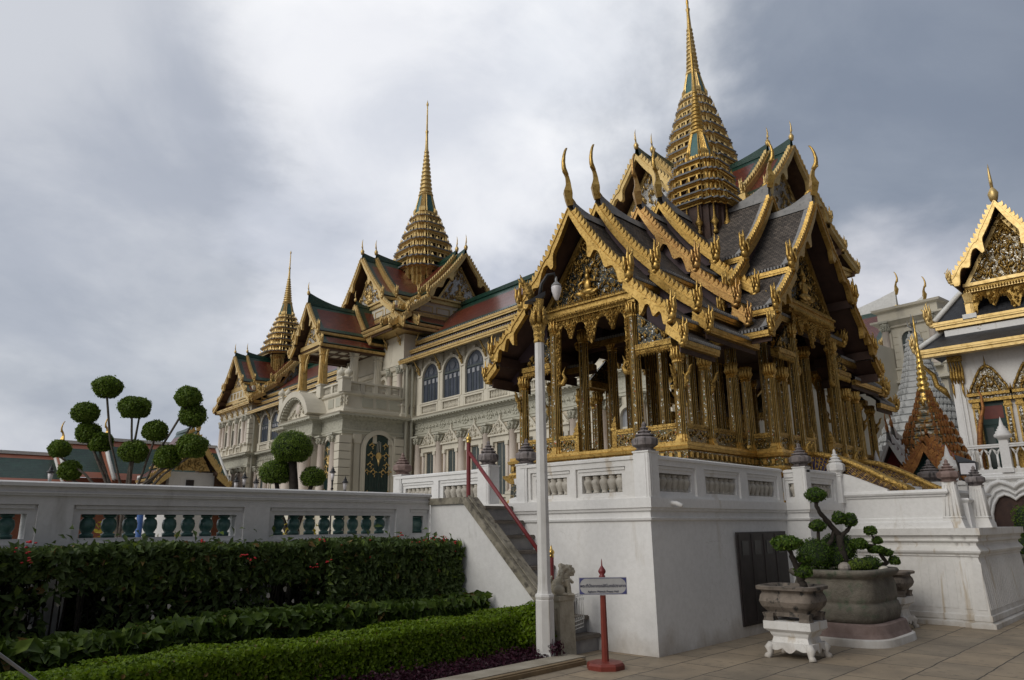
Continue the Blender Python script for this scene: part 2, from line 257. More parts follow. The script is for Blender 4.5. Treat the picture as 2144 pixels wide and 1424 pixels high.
# ------------------------------------------------------------------ mesh builder
class MB:
    def __init__(s,o=(0,0,0),a=(1,0),b=None):
        s.v=[];s.f=[];s.m=[];s.s=[];s.uv=[];s.o=o;s.a=a;s.b=b if b else (-a[1],a[0])
    def P(s,p):
        return (s.o[0]+s.a[0]*p[0]+s.b[0]*p[1], s.o[1]+s.a[1]*p[0]+s.b[1]*p[1], s.o[2]+p[2])
    def add(s,vs,fs,m=0,sm=False,uvs=None):
        k=len(s.v); s.v+= [s.P(p) for p in vs]
        for i,f in enumerate(fs):
            s.f.append([k+j for j in f]); s.m.append(m if isinstance(m,int) else m[i]); s.s.append(sm); s.uv.append(uvs[i] if uvs else None)
    def box(s,x0,y0,z0,x1,y1,z1,m=0):
        s.add([(x0,y0,z0),(x1,y0,z0),(x1,y1,z0),(x0,y1,z0),(x0,y0,z1),(x1,y0,z1),(x1,y1,z1),(x0,y1,z1)],[(3,2,1,0),(4,5,6,7),(0,1,5,4),(1,2,6,5),(2,3,7,6),(3,0,4,7)],m)
    def loft(s,poly,prof,m=0,caps=(1,1),sm=False):
        """closed outline carried through (offset,z) steps"""
        n=len(poly); vs=[]
        for o,z in prof: vs+=[(x,y,z) for x,y in offset(poly,o)]
        fs=[];
        for i in range(len(prof)-1):
            for j in range(n): k=(j+1)%n; fs.append((i*n+j,i*n+k,(i+1)*n+k,(i+1)*n+j))
        mm=[m if isinstance(m,int) else m[i] for i in range(len(prof)-1) for j in range(n)]
        if caps[0]: fs.append(tuple(range(n-1,-1,-1))); mm.append(mm[0])
        if caps[1]: fs.append(tuple(range((len(prof)-1)*n,len(prof)*n))); mm.append(mm[-1])
        s.add(vs,fs,mm,sm)
    def shape(s,cx,cy,poly,prof,m=0,caps=(1,1),sm=False):
        """unit outline scaled through (scale,z) steps"""
        n=len(poly); vs=[(cx+x*r,cy+y*r,z) for r,z in prof for x,y in poly]; fs=[]; mm=[]
        for i in range(len(prof)-1):
            for j in range(n): k=(j+1)%n; fs.append((i*n+j,i*n+k,(i+1)*n+k,(i+1)*n+j)); mm.append(m if isinstance(m,int) else m[i])
        if caps[0]: fs.append(tuple(range(n-1,-1,-1))); mm.append(mm[0])
        if caps[1]: fs.append(tuple(range((len(prof)-1)*n,len(prof)*n))); mm.append(mm[-1])
        s.add(vs,fs,mm,sm)
    def lathe(s,cx,cy,prof,n=12,m=0,sm=True,ph=0.):
        s.shape(cx,cy,[(math.cos(ph+2*PI*i/n),math.sin(ph+2*PI*i/n)) for i in range(n)],prof,m,(1,1),sm)
    def plate(s,pts,f0,f1,m=0,sm=False):
        """outline of 3-d points from two functions (front/back copies)"""
        n=len(pts); A=[f0(p) for p in pts]; B=[f1(p) for p in pts]
        s.add(A+B,[tuple(range(n-1,-1,-1)),tuple(range(n,2*n))]+[(i,(i+1)%n,n+(i+1)%n,n+i) for i in range(n)],m,sm)
    def tube(s,pts,rad,n=6,m=0,sm=True,flat=1.):
        pts=[Vector(p) for p in pts]; vs=[]; N0=None
        for i,p in enumerate(pts):
            t=(pts[min(i+1,len(pts)-1)]-pts[max(i-1,0)]).normalized()
            if N0 is None:
                N0=t.cross(Vector((0,0,1)));
                if N0.length<.05: N0=t.cross(Vector((1,0,0)))
            N0=(N0-t*N0.dot(t)); N0=N0.normalized() if N0.length>1e-6 else Vector((1,0,0)); B=t.cross(N0)
            r=rad[i] if hasattr(rad,'__len__') else rad
            vs+=[tuple(p+N0*(math.cos(2*PI*k/n)*r*flat)+B*(math.sin(2*PI*k/n)*r)) for k in range(n)]
        fs=[(i*n+k,i*n+(k+1)%n,(i+1)*n+(k+1)%n,(i+1)*n+k) for i in range(len(pts)-1) for k in range(n)]
        fs+= [tuple(range(n-1,-1,-1)),tuple(range((len(pts)-1)*n,len(pts)*n))]
        s.add(vs,fs,m,sm)
    def ell(s,c,r,m=0,nu=10,nv=7,sm=True,rot=None):
        vs=[];fs=[]
        for i in range(nv+1):
            th=PI*i/nv
            for j in range(nu):
                q=Vector((r[0]*math.sin(th)*math.cos(2*PI*j/nu),r[1]*math.sin(th)*math.sin(2*PI*j/nu),r[2]*math.cos(th)))
                if rot: q=rot@q
                vs.append((c[0]+q.x,c[1]+q.y,c[2]+q.z))
        for i in range(nv):
            for j in range(nu): fs.append((i*nu+j,(i+1)*nu+j,(i+1)*nu+(j+1)%nu,i*nu+(j+1)%nu))
        s.add(vs,fs,m,sm)
    def mesh(s,name,mats,shift=(0,0,0)):
        me=bpy.data.meshes.new(name); v=np.array(s.v,dtype=np.float64).reshape(-1,3)-np.array(shift)
        me.from_pydata(v.tolist(),[],s.f)
        for x in mats: me.materials.append(M[x] if isinstance(x,str) else x)
        me.polygons.foreach_set('material_index',s.m); me.polygons.foreach_set('use_smooth',s.s)
        if any(u is not None for u in s.uv):
            l=me.uv_layers.new(name='uv').data
            for p,u in zip(me.polygons,s.uv):
                if u is not None:
                    for k,li in enumerate(p.loop_indices): l[li].uv=u[k]
        me.update(); return me
def offset(poly,d):
    if abs(d)<1e-9: return poly
    n=len(poly); out=[]
    for i in range(n):
        p0,p1,p2=poly[i-1],poly[i],poly[(i+1)%n]
        e1=Vector((p1[0]-p0[0],p1[1]-p0[1])).normalized(); e2=Vector((p2[0]-p1[0],p2[1]-p1[1])).normalized()
        n1=Vector((e1.y,-e1.x)); n2=Vector((e2.y,-e2.x)); b=n1+n2; k=b.length_squared
        out.append((p1[0]+b.x*2*d/k,p1[1]+b.y*2*d/k))
    return out
def rect(x0,y0,x1,y1): return [(x0,y0),(x1,y0),(x1,y1),(x0,y1)]
# ------------------------------------------------------------------ object helpers
def tag(o,label,cat,group=None):
    o['label']=label; o['category']=cat
    if group: o['group']=group
    return o
def thing(name,label,cat,loc=(0,0,0),rz=0,group=None):
    o=bpy.data.objects.new(name,None); COL.objects.link(o); o.location=loc; o.rotation_euler=(0,0,rz); o.empty_display_size=.2
    return tag(o,label,cat,group)
def inst(me,name,parent,loc=(0,0,0),rz=0,scale=(1,1,1)):
    o=bpy.data.objects.new(name,me); COL.objects.link(o)
    if parent: o.parent=parent
    o.location=loc; o.rotation_euler=(0,0,rz); o.scale=scale; return o
def part(name,mb,mats,parent,world=False):
    sh=parent.location if (world and parent) else (0,0,0)
    return inst(mb.mesh(name,mats,sh),name,parent)
def solo(name,mb,mats,label,cat,group=None,loc=(0,0,0)):
    return tag(inst(mb.mesh(name,mats,loc),name,None,loc),label,cat,group)
def struct(name,mb,mats,kind='structure'):
    o=inst(mb.mesh(name,mats),name,None); o['kind']=kind; return o
def dup(o,parent=None,loc=None,rz=None,label=None,scale=None):
    c=o.copy(); COL.objects.link(c); c.parent=parent
    if loc is not None: c.location=loc
    if rz is not None: c.rotation_euler=(0,0,rz)
    if scale is not None: c.scale=scale
    if label: c['label']=label
    for k in list(o.children): dup(k,c)
    return c
# ------------------------------------------------------------------ foliage
def leafmesh(name,C,Nn,size,asp,mats,pick=None,jit=.55):
    """one small folded leaf per point"""
    n=len(C); Nn=Nn+rng.normal(0,jit,(n,3)); Nn/=np.linalg.norm(Nn,axis=1)[:,None]+1e-9
    T=rng.normal(0,1,(n,3)); T[:,2]-=.25; T-=Nn*(T*Nn).sum(1)[:,None]; T/=np.linalg.norm(T,axis=1)[:,None]+1e-9
    B=np.cross(Nn,T); L=size*rng.uniform(.65,1.25,n)[:,None]; W=L*asp
    base=C-T*L*.5; tip=C+T*L*.5-Nn*L*.12; mid=C+Nn*0; l=C+B*W*.5+Nn*L*.12; r=C-B*W*.5+Nn*L*.12
    V=np.stack([base,l,tip,r,mid],1).reshape(-1,3); k=np.arange(n)*5
    F=np.stack([k,k+4,k+1, k+4,k+2,k+1, k,k+3,k+4, k+4,k+3,k+2],1).reshape(-1,3)
    me=bpy.data.meshes.new(name); me.vertices.add(len(V)); me.vertices.foreach_set('co',V.ravel()); me.loops.add(F.size); me.loops.foreach_set('vertex_index',F.ravel().astype(np.int32))
    me.polygons.add(len(F)); me.polygons.foreach_set('loop_start',np.arange(0,F.size,3,dtype=np.int32)); me.polygons.foreach_set('loop_total',np.full(len(F),3,np.int32))
    for x in mats: me.materials.append(M[x])
    if pick is not None: me.polygons.foreach_set('material_index',np.repeat(pick,4).astype(np.int32))
    me.update(calc_edges=True); me.validate(); return me
def mixpick(n,a,b): u=rng.random(n); return np.where(u<a,1,np.where(u<a+b,2,0))
def ball_pts(c,r,n,lump=.06,lo=.84,flat=0.,squash=None):
    d=rng.normal(0,1,(n,3)); d/=np.linalg.norm(d,axis=1)[:,None]
    if flat: d[:,2]=np.maximum(d[:,2],-flat)
    ph=rng.uniform(0,6,6); k=1+lump*(np.sin(d[:,0]*5+ph[0])+np.sin(d[:,1]*6+ph[1])+np.sin(d[:,2]*5+ph[2]))/1.7+rng.normal(0,.018,n)
    return np.array(c)+d*np.array(r)*(k*rng.uniform(lo,1.0,n))[:,None], d
def ball(parent,c,r,n,size,mats='leaf_topiary',name='crown',lump=.06,flat=.86):
    P,D=ball_pts(c,r,n,lump,flat=flat); st_=rng.random(n)<.05; P[st_]+=D[st_]*np.array(r)*rng.uniform(.04,.16,(st_.sum(),1))
    o=inst(leafmesh(name,P,D,size,.6,[mats,'leaf_new'],(rng.random(n)<.09).astype(int)),name,parent)
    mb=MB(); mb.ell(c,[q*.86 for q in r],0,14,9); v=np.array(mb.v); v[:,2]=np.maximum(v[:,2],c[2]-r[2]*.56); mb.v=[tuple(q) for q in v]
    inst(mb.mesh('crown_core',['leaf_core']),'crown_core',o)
    return o
def sub(v,o): return tuple(a-b for a,b in zip(v,o))
# ================================================================== GROUND
mb=MB(); mb.add([(-60,-60,0),(400,-60,0),(400,400,0),(-60,400,0)],[(0,1,2,3)]); struct('ground',mb,['pavers'])
mb=MB(); mb.box(-12,6.62,.0,8.0,9.46,.03); struct('garden_soil',mb,['soil'])
mb=MB(); mb.box(-12,9.75,-.01,60,120,.006); struct('court_paving',mb,['court'])
mb=B_=MB()
for k in range(12): mb.box(7.92-(k+1)*1.3+.006,6.30,0,7.92-k*1.3-.006,6.62,.075,0)
mb.box(-12,6.2,0,7.80,6.298,.05,1); mb.box(-12,6.225,.05,7.80,6.298,.066,1); struct('kerb',mb,['kerb','kerb_edge'])
mb=MB(); mb.box(-10,12.5,.006,7.2,22,.03); struct('lawn',mb,['leaf_core'])
# ================================================================== WALL RUNS
def run(parent,p0,p1,z0,z1,th,ops,zo,mats,bal,nb,cap=.02,bscale=1.,wallname='parapet',low=None):
    p0=Vector(p0);p1=Vector(p1); a=(p1-p0).normalized(); L=(p1-p0).length; b=(a.y,-a.x)      # b points to the right of p0->p1 = outside
    mb=MB((p0.x,p0.y,0),(a.x,a.y),b)
    def seg(u0,u1,za,zb,d0=0,d1=None): mb.box(u0,-(th if d1 is None else d1),za,u1,-d0,zb)
    zb,zt=zo; seg(0,L,z0,zb-.055) if z0 is not None else None
    seg(0,L,zt+.10,z1-.055)
    mb.loft(rect(-.0,-th-cap,L,cap),[(0,z1-.055),(0,z1-.018),(-.03,z1)])
    e=0
    for u0,u1 in ops:
        seg(e,u0-.09,zb-.055,zt+.10); e=u1+.09
        for d0,w in ((.035,0),):                                       # recessed inner frame round the opening
            seg(u0-.09,u0,zb-.055,zt+.10,d0,th-d0); seg(u1,u1+.09,zb-.055,zt+.10,d0,th-d0)
            seg(u0,u1,zb-.055,zb,d0,th-d0); seg(u0,u1,zt,zt+.10,d0,th-d0)
        seg(u0-.06,u1+.06,zt+.055,zt+.10-.004,.018,th-.018)
        for k in range(nb):
            u=u0+(k+.5)*(u1-u0)/nb; q=p0+a*u-Vector(b)*th*.5
            inst(bal,'baluster',parent,(q.x-parent.location.x,q.y-parent.location.y,zb-parent.location.z),rng.uniform(0,.3),(bscale*(rng.uniform(.96,1.04)),bscale,(zt-zb)))
    seg(e,L,zb-.055,zt+.10)
    part(wallname,mb,mats,parent,True)
def balmesh(name,m,prof,n=10):
    mb=MB(); mb.lathe(0,0,prof,n); return mb.mesh(name,[m])
BAL=balmesh('baluster','baluster',[(.052,0),(.055,.06),(.04,.1),(.05,.2),(.075,.5),(.082,.62),(.07,.74),(.05,.80),(.058,.86),(.06,1)],10)
BALG=balmesh('baluster','green_glaze',[(.072,0),(.075,.16),(.050,.2),(.064,.28),(.082,.42),(.085,.6),(.073,.76),(.050,.82),(.048,.86),(.067,.88),(.070,1)],12)
def urn(m,h=.42,r=.19):
    mb=MB(); oc=[(math.cos(PI/8+PI/4*i),math.sin(PI/8+PI/4*i)) for i in range(8)]
    pr=[(.72,0),(.80,.05),(.62,.07),(.66,.11),(.98,.20),(1.0,.34),(.98,.40),(.70,.48),(.55,.50),(.74,.525),(.72,.56),(.46,.60),(.42,.62),(.55,.645),(.52,.68),(.30,.71),(.26,.74),(.36,.765),(.33,.79),(.20,.81),(.16,.85),(.18,.90),(.13,.95),(.04,1)]
    mb.shape(0,0,oc,[(a*r,b*h) for a,b in pr]); return mb.mesh('urn_finial',[m])
URN=urn('urn'); URNR=urn('urn_red'); URNW=urn('plaster',.46,.15)
def post(parent,x,y,z0,z1,w,mesh,mt='plaster',us=1.,grooves=True):
    mb=MB(); h=w/2; mb.loft(rect(x-h,y-h,x+h,y+h),[(0,z0),(0,z1-.03),(.012,z1-.02),(.012,z1)])
    if grooves:
        for k in (-.02,.02):
            mb.box(x-h-.008,y-h+.03+k,z0+.01,x-h,y-h+.045+k,z1-.04); mb.box(x-h+.03+k,y-h-.008,z0+.01,x-h+.045+k,y-h,z1-.04)
    o=part('post',mb,[mt],parent,True)
    u=inst(mesh,'urn_finial',o,(x-parent.location.x,y-parent.location.y,z1-parent.location.z),0,(us,us,us)); return o
# ================================================================== TERRACE of the pavilion
T=thing('terrace','tall white plastered terrace with balustrade under the gilded pavilion','terrace',(8.824,5.806,0))
X0,Y0=8.824,5.806
OUT=[(X0,Y0),(13.13,Y0),(13.13,5.39),(19.07,5.39),(19.07,Y0),(23.4,Y0),(23.4,11.5),(X0,11.5)]
mb=MB(); mb.loft(OUT,[(.012,-.02),(.01,.0),(-.03,1.725),(.0,1.745),(.006,1.772),(-.02,1.782),(-.025,1.86),(.005,1.872),(.012,1.90),(.03,1.915),(.03,2.045)])
part('terrace_wall',mb,['plaster'],T,True)
run(T,(X0+.02,8.25),(X0+.02,Y0+.05),2.045,2.64,.22,[(.30,.93),(1.22,1.95)][::1],(2.14,2.40),['plaster_old'],BAL,5)
run(T,(X0+.12,Y0+.02),(13.12,Y0+.02),2.045,2.64,.22,[(.14,1.10),(1.52,2.50),(2.93,3.92)],(2.14,2.40),['plaster'],BAL,6)
run(T,(13.15,5.41),(14.62,5.41),2.045,2.62,.22,[(.30,1.22)],(2.14,2.38),['plaster'],BAL,6)
run(T,(13.15,5.80),(13.15,5.45),2.045,2.62,.22,[(.06,.20)],(2.14,2.38),['plaster'],BAL,1)
run(T,(X0+.02,11.5),(X0+.02,9.05),2.045,2.64,.22,[(.25,1.0),(1.32,2.2)],(2.14,2.40),['plaster'],BAL,6)
post(T,X0+.11,Y0+.11,2.046,2.69,.25,URN); post(T,X0+.13,8.22,2.046,2.66,.24,URN); post(T,X0+.13,9.1,2.046,2.70,.26,URN); post(T,X0+.13,11.45,2.046,2.67,.24,URNR)
post(T,13.22,5.50,2.046,2.66,.22,URN); post(T,14.66,5.42,2.046,2.56,.2,URNW,us=1.1,grooves=False)
# dark double door let into the terrace wall
mb=MB(); mb.box(11.16,5.775,.15,12.94,5.800,1.555,0)
for k in range(4): mb.box(11.2+k*.43,5.765,.2,11.2+k*.43+.05,5.80,1.52,0)
for k in range(4):
    mb.box(11.30+k*.43,5.77,1.2,11.52+k*.43,5.80,1.42,2)
dr=part('door',mb,['door_dark','maroon_door','black_iron'],T,True)
mb=MB(); mb.tube([(9.32,5.80,1.98),(9.32,5.70,1.97),(9.34,5.62,1.93)],[.03,.032,.034],8); part('water_spout',mb,['plaster'],T,True)
mb=MB(); mb.box(9.15,8.02,2.047,9.6,8.5,2.33); mb.loft(rect(9.1,7.97,9.65,8.55),[(0,2.33),(.04,2.36),(.05,2.45),(0,2.46)]); mb.loft(rect(9.05,7.95,9.7,8.6),[(.06,2.047),(.06,2.12),(0,2.15)]); part('entrance_block',mb,['plaster'],T,True)
# ================================================================== STAIRCASE beside the terrace
ST=thing('staircase','narrow steep stone staircase with white parapet climbing beside the white terrace','staircase',(8.0,6.75,0))
mb=MB()
pts=[(6.93,0),(6.93,.47),(8.62,2.04),(9.46,2.04),(9.46,0)]
mb.plate(pts,lambda p:(7.985,p[0],p[1]),lambda p:(8.17,p[0],p[1])); part('parapet',mb,['garden_wall'],ST,True)
mb=MB(); pts=[(6.90,.44),(6.90,.54),(8.60,2.135),(9.46,2.135),(9.46,2.035),(8.635,2.035),(6.935,.445)]
mb.plate(pts,lambda p:(7.94,p[0],p[1]),lambda p:(8.22,p[0],p[1]))
mb.plate([(6.95,.60),(8.59,2.142),(8.59,2.16),(6.95,.62)],lambda p:(8.0,p[0],p[1]),lambda p:(8.06,p[0],p[1])); part('coping',mb,['stone'],ST,True)
for k in range(9):
    y=6.75+k*.205; z=(k+1)*.222
    mb=MB(); mb.box(8.18,y+.03,z-.222+.001*k,8.84,8.95 if k==8 else y+.24,z-.05,1); mb.box(8.175,y,z-.05,8.85,8.95 if k==8 else y+.245,z,0); mb.box(8.175,y-.015,z-.05,8.85,y,z-.012,0)
    part('step',mb,['step_stone','riser'],ST,True)
# red handrail
H=thing('handrail','maroon handrail with gold tipped posts on the stone staircase','handrail',(8.08,6.97,0))
for (y,z0,z1) in ((6.98,.3,1.26),(8.66,2.1,2.98)):
    mb=MB(); mb.tube([(8.08,y,z0),(8.08,y,z1)],.034,10,0,False); q=part('post',mb,['red_paint'],H,True)
    mb=MB(); mb.lathe(8.08,y,[(.036,z1),(.04,z1+.02),(.03,z1+.03),(.046,z1+.055),(.046,z1+.075),(.03,z1+.10),(.014,z1+.115),(.012,z1+.14),(.002,z1+.165)],10); inst(mb.mesh('knob',['knob'],H.location),'knob',q)
mb=MB(); mb.tube([(8.08,6.98,1.10),(8.08,8.66,2.84)],.03,8); part('rail',mb,['red_paint'],H,True)
# pillar + lion
mb=MB(); mb.loft(rect(7.88,6.68,8.2,6.93),[(.01,0),(0,.02),(-.012,.70),(.0,.72),(.0,.775)],0); mb.box(7.86,6.74,.35,7.885,6.88,.62); PL=solo('stone_pillar',mb,['stone_light'],'short carved stone pillar at the foot of the stairs under the lion','pillar',None,(8.04,6.8,0))
mb=MB(); R=lambda y,x=0: Matrix.Rotation(y,3,'Y')@Matrix.Rotation(x,3,'X')
# lion sits facing +X/-Y ; x forward in its own frame
E=mb.ell
E((-.04,0,.11),(.10,.09,.11)); E((.02,0,.17),(.085,.08,.11),rot=R(.35)); E((.055,0,.25),(.085,.09,.095)); E((.095,0,.315),(.088,.085,.082)); E((.165,0,.30),(.05,.058,.042)); E((.175,0,.335),(.03,.036,.022))
E((.16,0,.255),(.042,.046,.016))
for sgn in (-1,1):
    E((-.035,.08*sgn,.065),(.085,.04,.07)); E((.03,.085*sgn,.018),(.06,.028,.02)); mb.tube([(.08,.055*sgn,.20),(.105,.058*sgn,.10),(.11,.058*sgn,.015)],[.04,.03,.034],8); E((.13,.058*sgn,.014),(.05,.03,.018))
    E((.03,.085*sgn,.375),(.034,.016,.030)); E((.15,.045*sgn,.355),(.016,.014,.014)); E((.135,.05*sgn,.378),(.03,.014,.012))
    for k in range(8): a=-.6+k*.42; E((.045-.045*math.sin(a),.082*sgn,.285+.085*math.cos(a+.5)-.02),(.025,.022,.025))
for k in range(11): a=k*.33; E((.03-.014*k*.35,.055*math.cos(a*1.9),.385-.018*k),(.030,.028,.027))
for k in range(6): E((.10+.012*k,.03*(-1)**k,.225-.012*k),(.024,.026,.022))
mb.tube([(-.13,0,.05),(-.165,0,.12),(-.145,0,.20),(-.11,0,.25)],[.02,.03,.038,.014],8); mb.box(-.15,-.10,-.0,.17,.10,.014)
me=mb.mesh('lion_statue',['stone_light']); LI=inst(me,'lion_statue',None,(8.03,6.79,.776),-.62,(1.0,1.0,1.0)); tag(LI,'small weathered stone guardian lion seated on the short pillar','statue')
md=LI.modifiers.new('remesh','REMESH'); md.mode='VOXEL'; md.voxel_size=.0065; md.use_smooth_shade=True
# white iron gate
G=thing('iron_gate','low white wrought iron gate at the foot of the stone steps','gate',(8.22,6.80,0))
mb=MB()
for z in (.30,.345,.40,.72,.75): mb.tube([(8.2,6.78,z),(8.62,6.88,z+.02)],.007,5)
for k in range(8):
    f=k/7; x=8.21+.41*f; y=6.782+.098*f; mb.tube([(x,y,.30+.02*f),(x,y,.75+.02*f)],.006,5)
    for zz,d in ((.43,1),(.69,-1)): mb.tube([(x,y,zz),(x+.02,y+.005,zz+.02*d),(x+.03,y+.007,zz-.005*d),(x+.02,y+.005,zz-.012*d)],.005,4)
part('bars',mb,['iron_white'],G,True)
# ================================================================== LAMP POST
LP=thing('lamp_post','tall white octagonal lamp post with gilded lotus capital and hanging lantern','lamp post',(7.66,6.75,0))
oc=[(math.cos(PI/8+PI/4*i),math.sin(PI/8+PI/4*i)) for i in range(8)]
mb=MB(); mb.shape(0,0,oc,[(.150,0),(.150,.05),(.138,.09),(.128,.12),(.125,.74),(.118,.755),(.126,.765),(.132,.79),(.126,.815),(.105,.825),(.098,.86),(.090,.95),(.068,4.22)]); part('shaft',mb,['lamp_white'],LP)
mb=MB(); mb.shape(0,0,oc,[(.075,4.20),(.082,4.22),(.074,4.26),(.08,4.30),(.088,4.32),(.078,4.36),(.09,4.40),(.10,4.42),(.10,4.46),(.085,4.48),(.07,4.50),(.06,4.66),(.085,4.84)])
for k in range(8):
    a=PI/4*k; c,s_=math.cos(a),math.sin(a); mb.tube([(.085*c,.085*s_,4.46),(.105*c,.105*s_,4.55),(.085*c,.085*s_,4.66),(.11*c,.11*s_,4.72)],[.03,.036,.022,.006],6)
part('capital',mb,['gold_carved'],LP)
rx,ry=RT.x,RT.y; nrm=math.hypot(rx,ry); rx/=nrm; ry/=nrm
arm=thing('bracket','x','x',(0,0,0)); 
for k in ('label','category'): del arm[k]
bpy.data.objects.remove(arm)
mb=MB((0,0,0),(rx,ry)); mb.plate([(-.20,4.80),(-.10,4.84),(.05,4.93),(.10,4.95),(.10,4.90),(.0,4.80)],lambda p:(p[0],-.07,p[1]),lambda p:(p[0],.07,p[1]),0)
mb.tube([(.02,0,4.88),(.05,0,5.08),(.14,0,5.22),(.24,0,5.24),(.26,0,5.17)],[.03,.025,.022,.018,.012],7,0)
mb.tube([(-.09,0,4.86),(-.15,0,4.98),(-.19,0,5.08),(-.24,0,5.17),(-.26,0,5.23)],[.06,.055,.035,.02,.004],6,1,flat=.6)
for k in range(12):
    f=k/12; x=-.10-.10*f; z=4.88+.22*f; sg=(-1)**k; mb.tube([(x,0,z),(x+.05*sg-.02,.0,z+.03),(x+.07*sg-.03,0,z+.09)],[.022,.016,.003],5,1)
br=part('bracket',mb,['black_iron','gold_carved'],LP)
mb=MB((0,0,0),(rx,ry)); mb.lathe(.265,0,[(.012,5.19),(.02,5.15),(.018,5.12),(.035,5.10),(.06,5.075),(.072,5.06),(.072,5.045)],12,0); mb.lathe(.265,0,[(.068,5.046),(.074,5.02),(.07,4.97),(.05,4.90),(.028,4.845),(.006,4.83)],12,1)
part('lantern',mb,['grey_metal','globe'],LP)
# ================================================================== SIGN
SG=thing('name_sign','silver name board with blue Thai and English lettering on a red post','sign',(7.74,5.86,0))
mb=MB(); mb.shape(0,0,oc,[(.235,0),(.235,.05),(.215,.075),(.05,.082),(.045,.085),(.036,.84)]); part('stand',mb,['sign_red'],SG)
mb=MB(); mb.lathe(0,0,[(.04,1.05),(.04,1.07),(.026,1.08),(.048,1.115),(.046,1.135),(.026,1.165),(.010,1.19),(.006,1.25),(.001,1.275)],12); part('finial',mb,['red_paint'],SG)
mb=MB((0,0,0),(rx,ry)); mb.box(-.295,-.05,.85,.295,-.035,1.055,0)
for z in (.857,1.042): mb.box(-.289,-.0525,z,.289,-.05,z+.006,1)
for x in (-.289,.283): mb.box(x,-.0525,.863,x+.006,-.05,1.042,1)
for sx in (-1,1):
    for zz,sz in ((.863,1),(1.042,-1)):
        mb.add([(sx*.283,-.0527,zz),(sx*.225,-.0527,zz),(sx*.245,-.0527,zz+.012*sz),(sx*.268,-.0527,zz+.03*sz),(sx*.283,-.0527,zz+.06*sz)],[(0,1,2,3,4)],1)
bd=part('board',mb,['sign_face','sign_ink'],SG)
def lettering(body,w,z,bold=0):
    c=bpy.data.curves.new('lettering','FONT'); c.body=body; c.align_x='CENTER'; c.offset=bold; c.extrude=.004
    o=bpy.data.objects.new('lettering',c); COL.objects.link(o); bpy.context.view_layer.update(); dg=bpy.context.evaluated_depsgraph_get(); me=bpy.data.meshes.new_from_object(o.evaluated_get(dg)); bpy.data.objects.remove(o)
    v=np.array([q.co[:] for q in me.vertices]); k=w/(v[:,0].max()-v[:,0].min()); me.materials.clear(); me.materials.append(M['letter_ink'])
    q=[( x*k*rx+ .0535*ry*1, x*k*ry-.0535*rx*1, z+y*k) for x,y,_ in v]
    for a,b in zip(me.vertices,q): a.co=b
    me.update(); inst(me,'lettering',bd)
lettering('พระที่นั่งอาภรณ์ภิโมกข์ปราสาท',.56,.938,.016); lettering('Aphorn Phimok Prasat Hall',.38,.876,.016)
# ================================================================== GARDEN WALL
GW=thing('garden_wall','long low white garden wall with green glazed balusters behind the hedges','wall',(4,9.47,0))
run(GW,(-6.0,9.473),(7.985,9.473),1.42,2.215,.30,[(-8.0+8.0+.75,.75+1.9),(3.38,5.26),(5.85,8.35-.02),(8.86,10.72),(11.26,13.22),(13.66,13.95-.07)],(1.60,1.865),['garden_wall'],BALG,8,cap=.045)
mb=MB()
mb.box(-6,9.5,0,7.985,9.74,.16)
mb.box(-6,9.44,2.085,7.98,9.473,2.10); mb.box(-6,9.45,2.06,7.98,9.473,2.085)
part('plinth',mb,['garden_wall'],GW,True)
for x in (-5.6,-3.1,-.62,2.63,5.09,7.46): mb=MB(); mb.box(x-.17,9.478,.16,x+.17,9.76,1.42); part('pier',mb,['garden_wall'],GW,True)
mb=MB(); mb.tube([(0,0,.16),(0,0,1.40)],.035,6); RAIL=mb.mesh('lower_rail',['stone'])
for k in range(55): inst(RAIL,'lower_rail',GW,(-3.0-4+k*.2,9.62-9.47,0))
# ================================================================== HEDGES
def boxleaves(x0,x1,y0,y1,n,topz,botz,edge=.55,end=None):
    P=[];Nn=[]
    x=rng.uniform(x0,x1,n); y=rng.uniform(y0,y1,n); u=rng.random(n); t=np.vectorize(topz)(x)+.022*np.sin(x*2.3)+.02*np.sin(x*7.7+y*9); z=np.where(u<edge,t-np.abs(rng.normal(0,.045,n)),botz+(t-botz)*rng.random(n))
    fr=(u>=edge); y=np.where(fr,y0+np.abs(rng.normal(0,.06,n)),y)
    # rounded shoulders
    z=z-np.where(u<edge,.16*np.clip((y0+.14-y)/.14,0,1)**2,0)
    Nn=np.stack([rng.normal(0,.3,n),np.where(fr,-.9,-.35),np.where(fr,.45,.9)],1); return np.stack([x,y,z],1),Nn
n=16000; P,D=boxleaves(-2.2,7.86,8.72,9.36,n,lambda x:1.50,1.0,.5)
P[:,2]+=np.where(rng.random(len(P))<.05,rng.exponential(.05,len(P)),0); keep=(P[:,2]>1.12+.12*np.sin(P[:,0]*2.3)*np.cos(P[:,0]*1.1))|(rng.random(n)<.18); 
n2=6500; P2,D2=boxleaves(5.6,7.93,8.60,9.30,n2,lambda x:1.46,.45,.3); n3=3500; P3,D3=boxleaves(-2.2,5.7,8.8,9.35,n3,lambda x:1.1,.25,.1)
pm=np.minimum(np.abs(P3[:,0]-2.70),np.abs(P3[:,0]-5.15))>.25; P3=P3[pm]; D3=D3[pm]
P=np.concatenate([P[keep],P2,P3]); D=np.concatenate([D[keep],D2,D3])
HX=thing('flowering_hedge','tall dark flowering hedge with red blossoms against the white garden wall','hedge',(3,9,0))
inst(leafmesh('foliage',P-np.array((3,9,0)),D,.125,.42,['leaf_ixora','leaf_new','leaf_dead'],mixpick(len(P),.07,.025)),'foliage',HX)
n=9000; x=rng.uniform(-2.2,7.8,n); y=9.12+rng.normal(0,.13,n); z=rng.uniform(.1,1.42,n); q=np.stack([x-3,y-9,z],1); q=q[np.minimum(np.abs(q[:,0]+3-2.70),np.abs(q[:,0]+3-5.15))>.24]
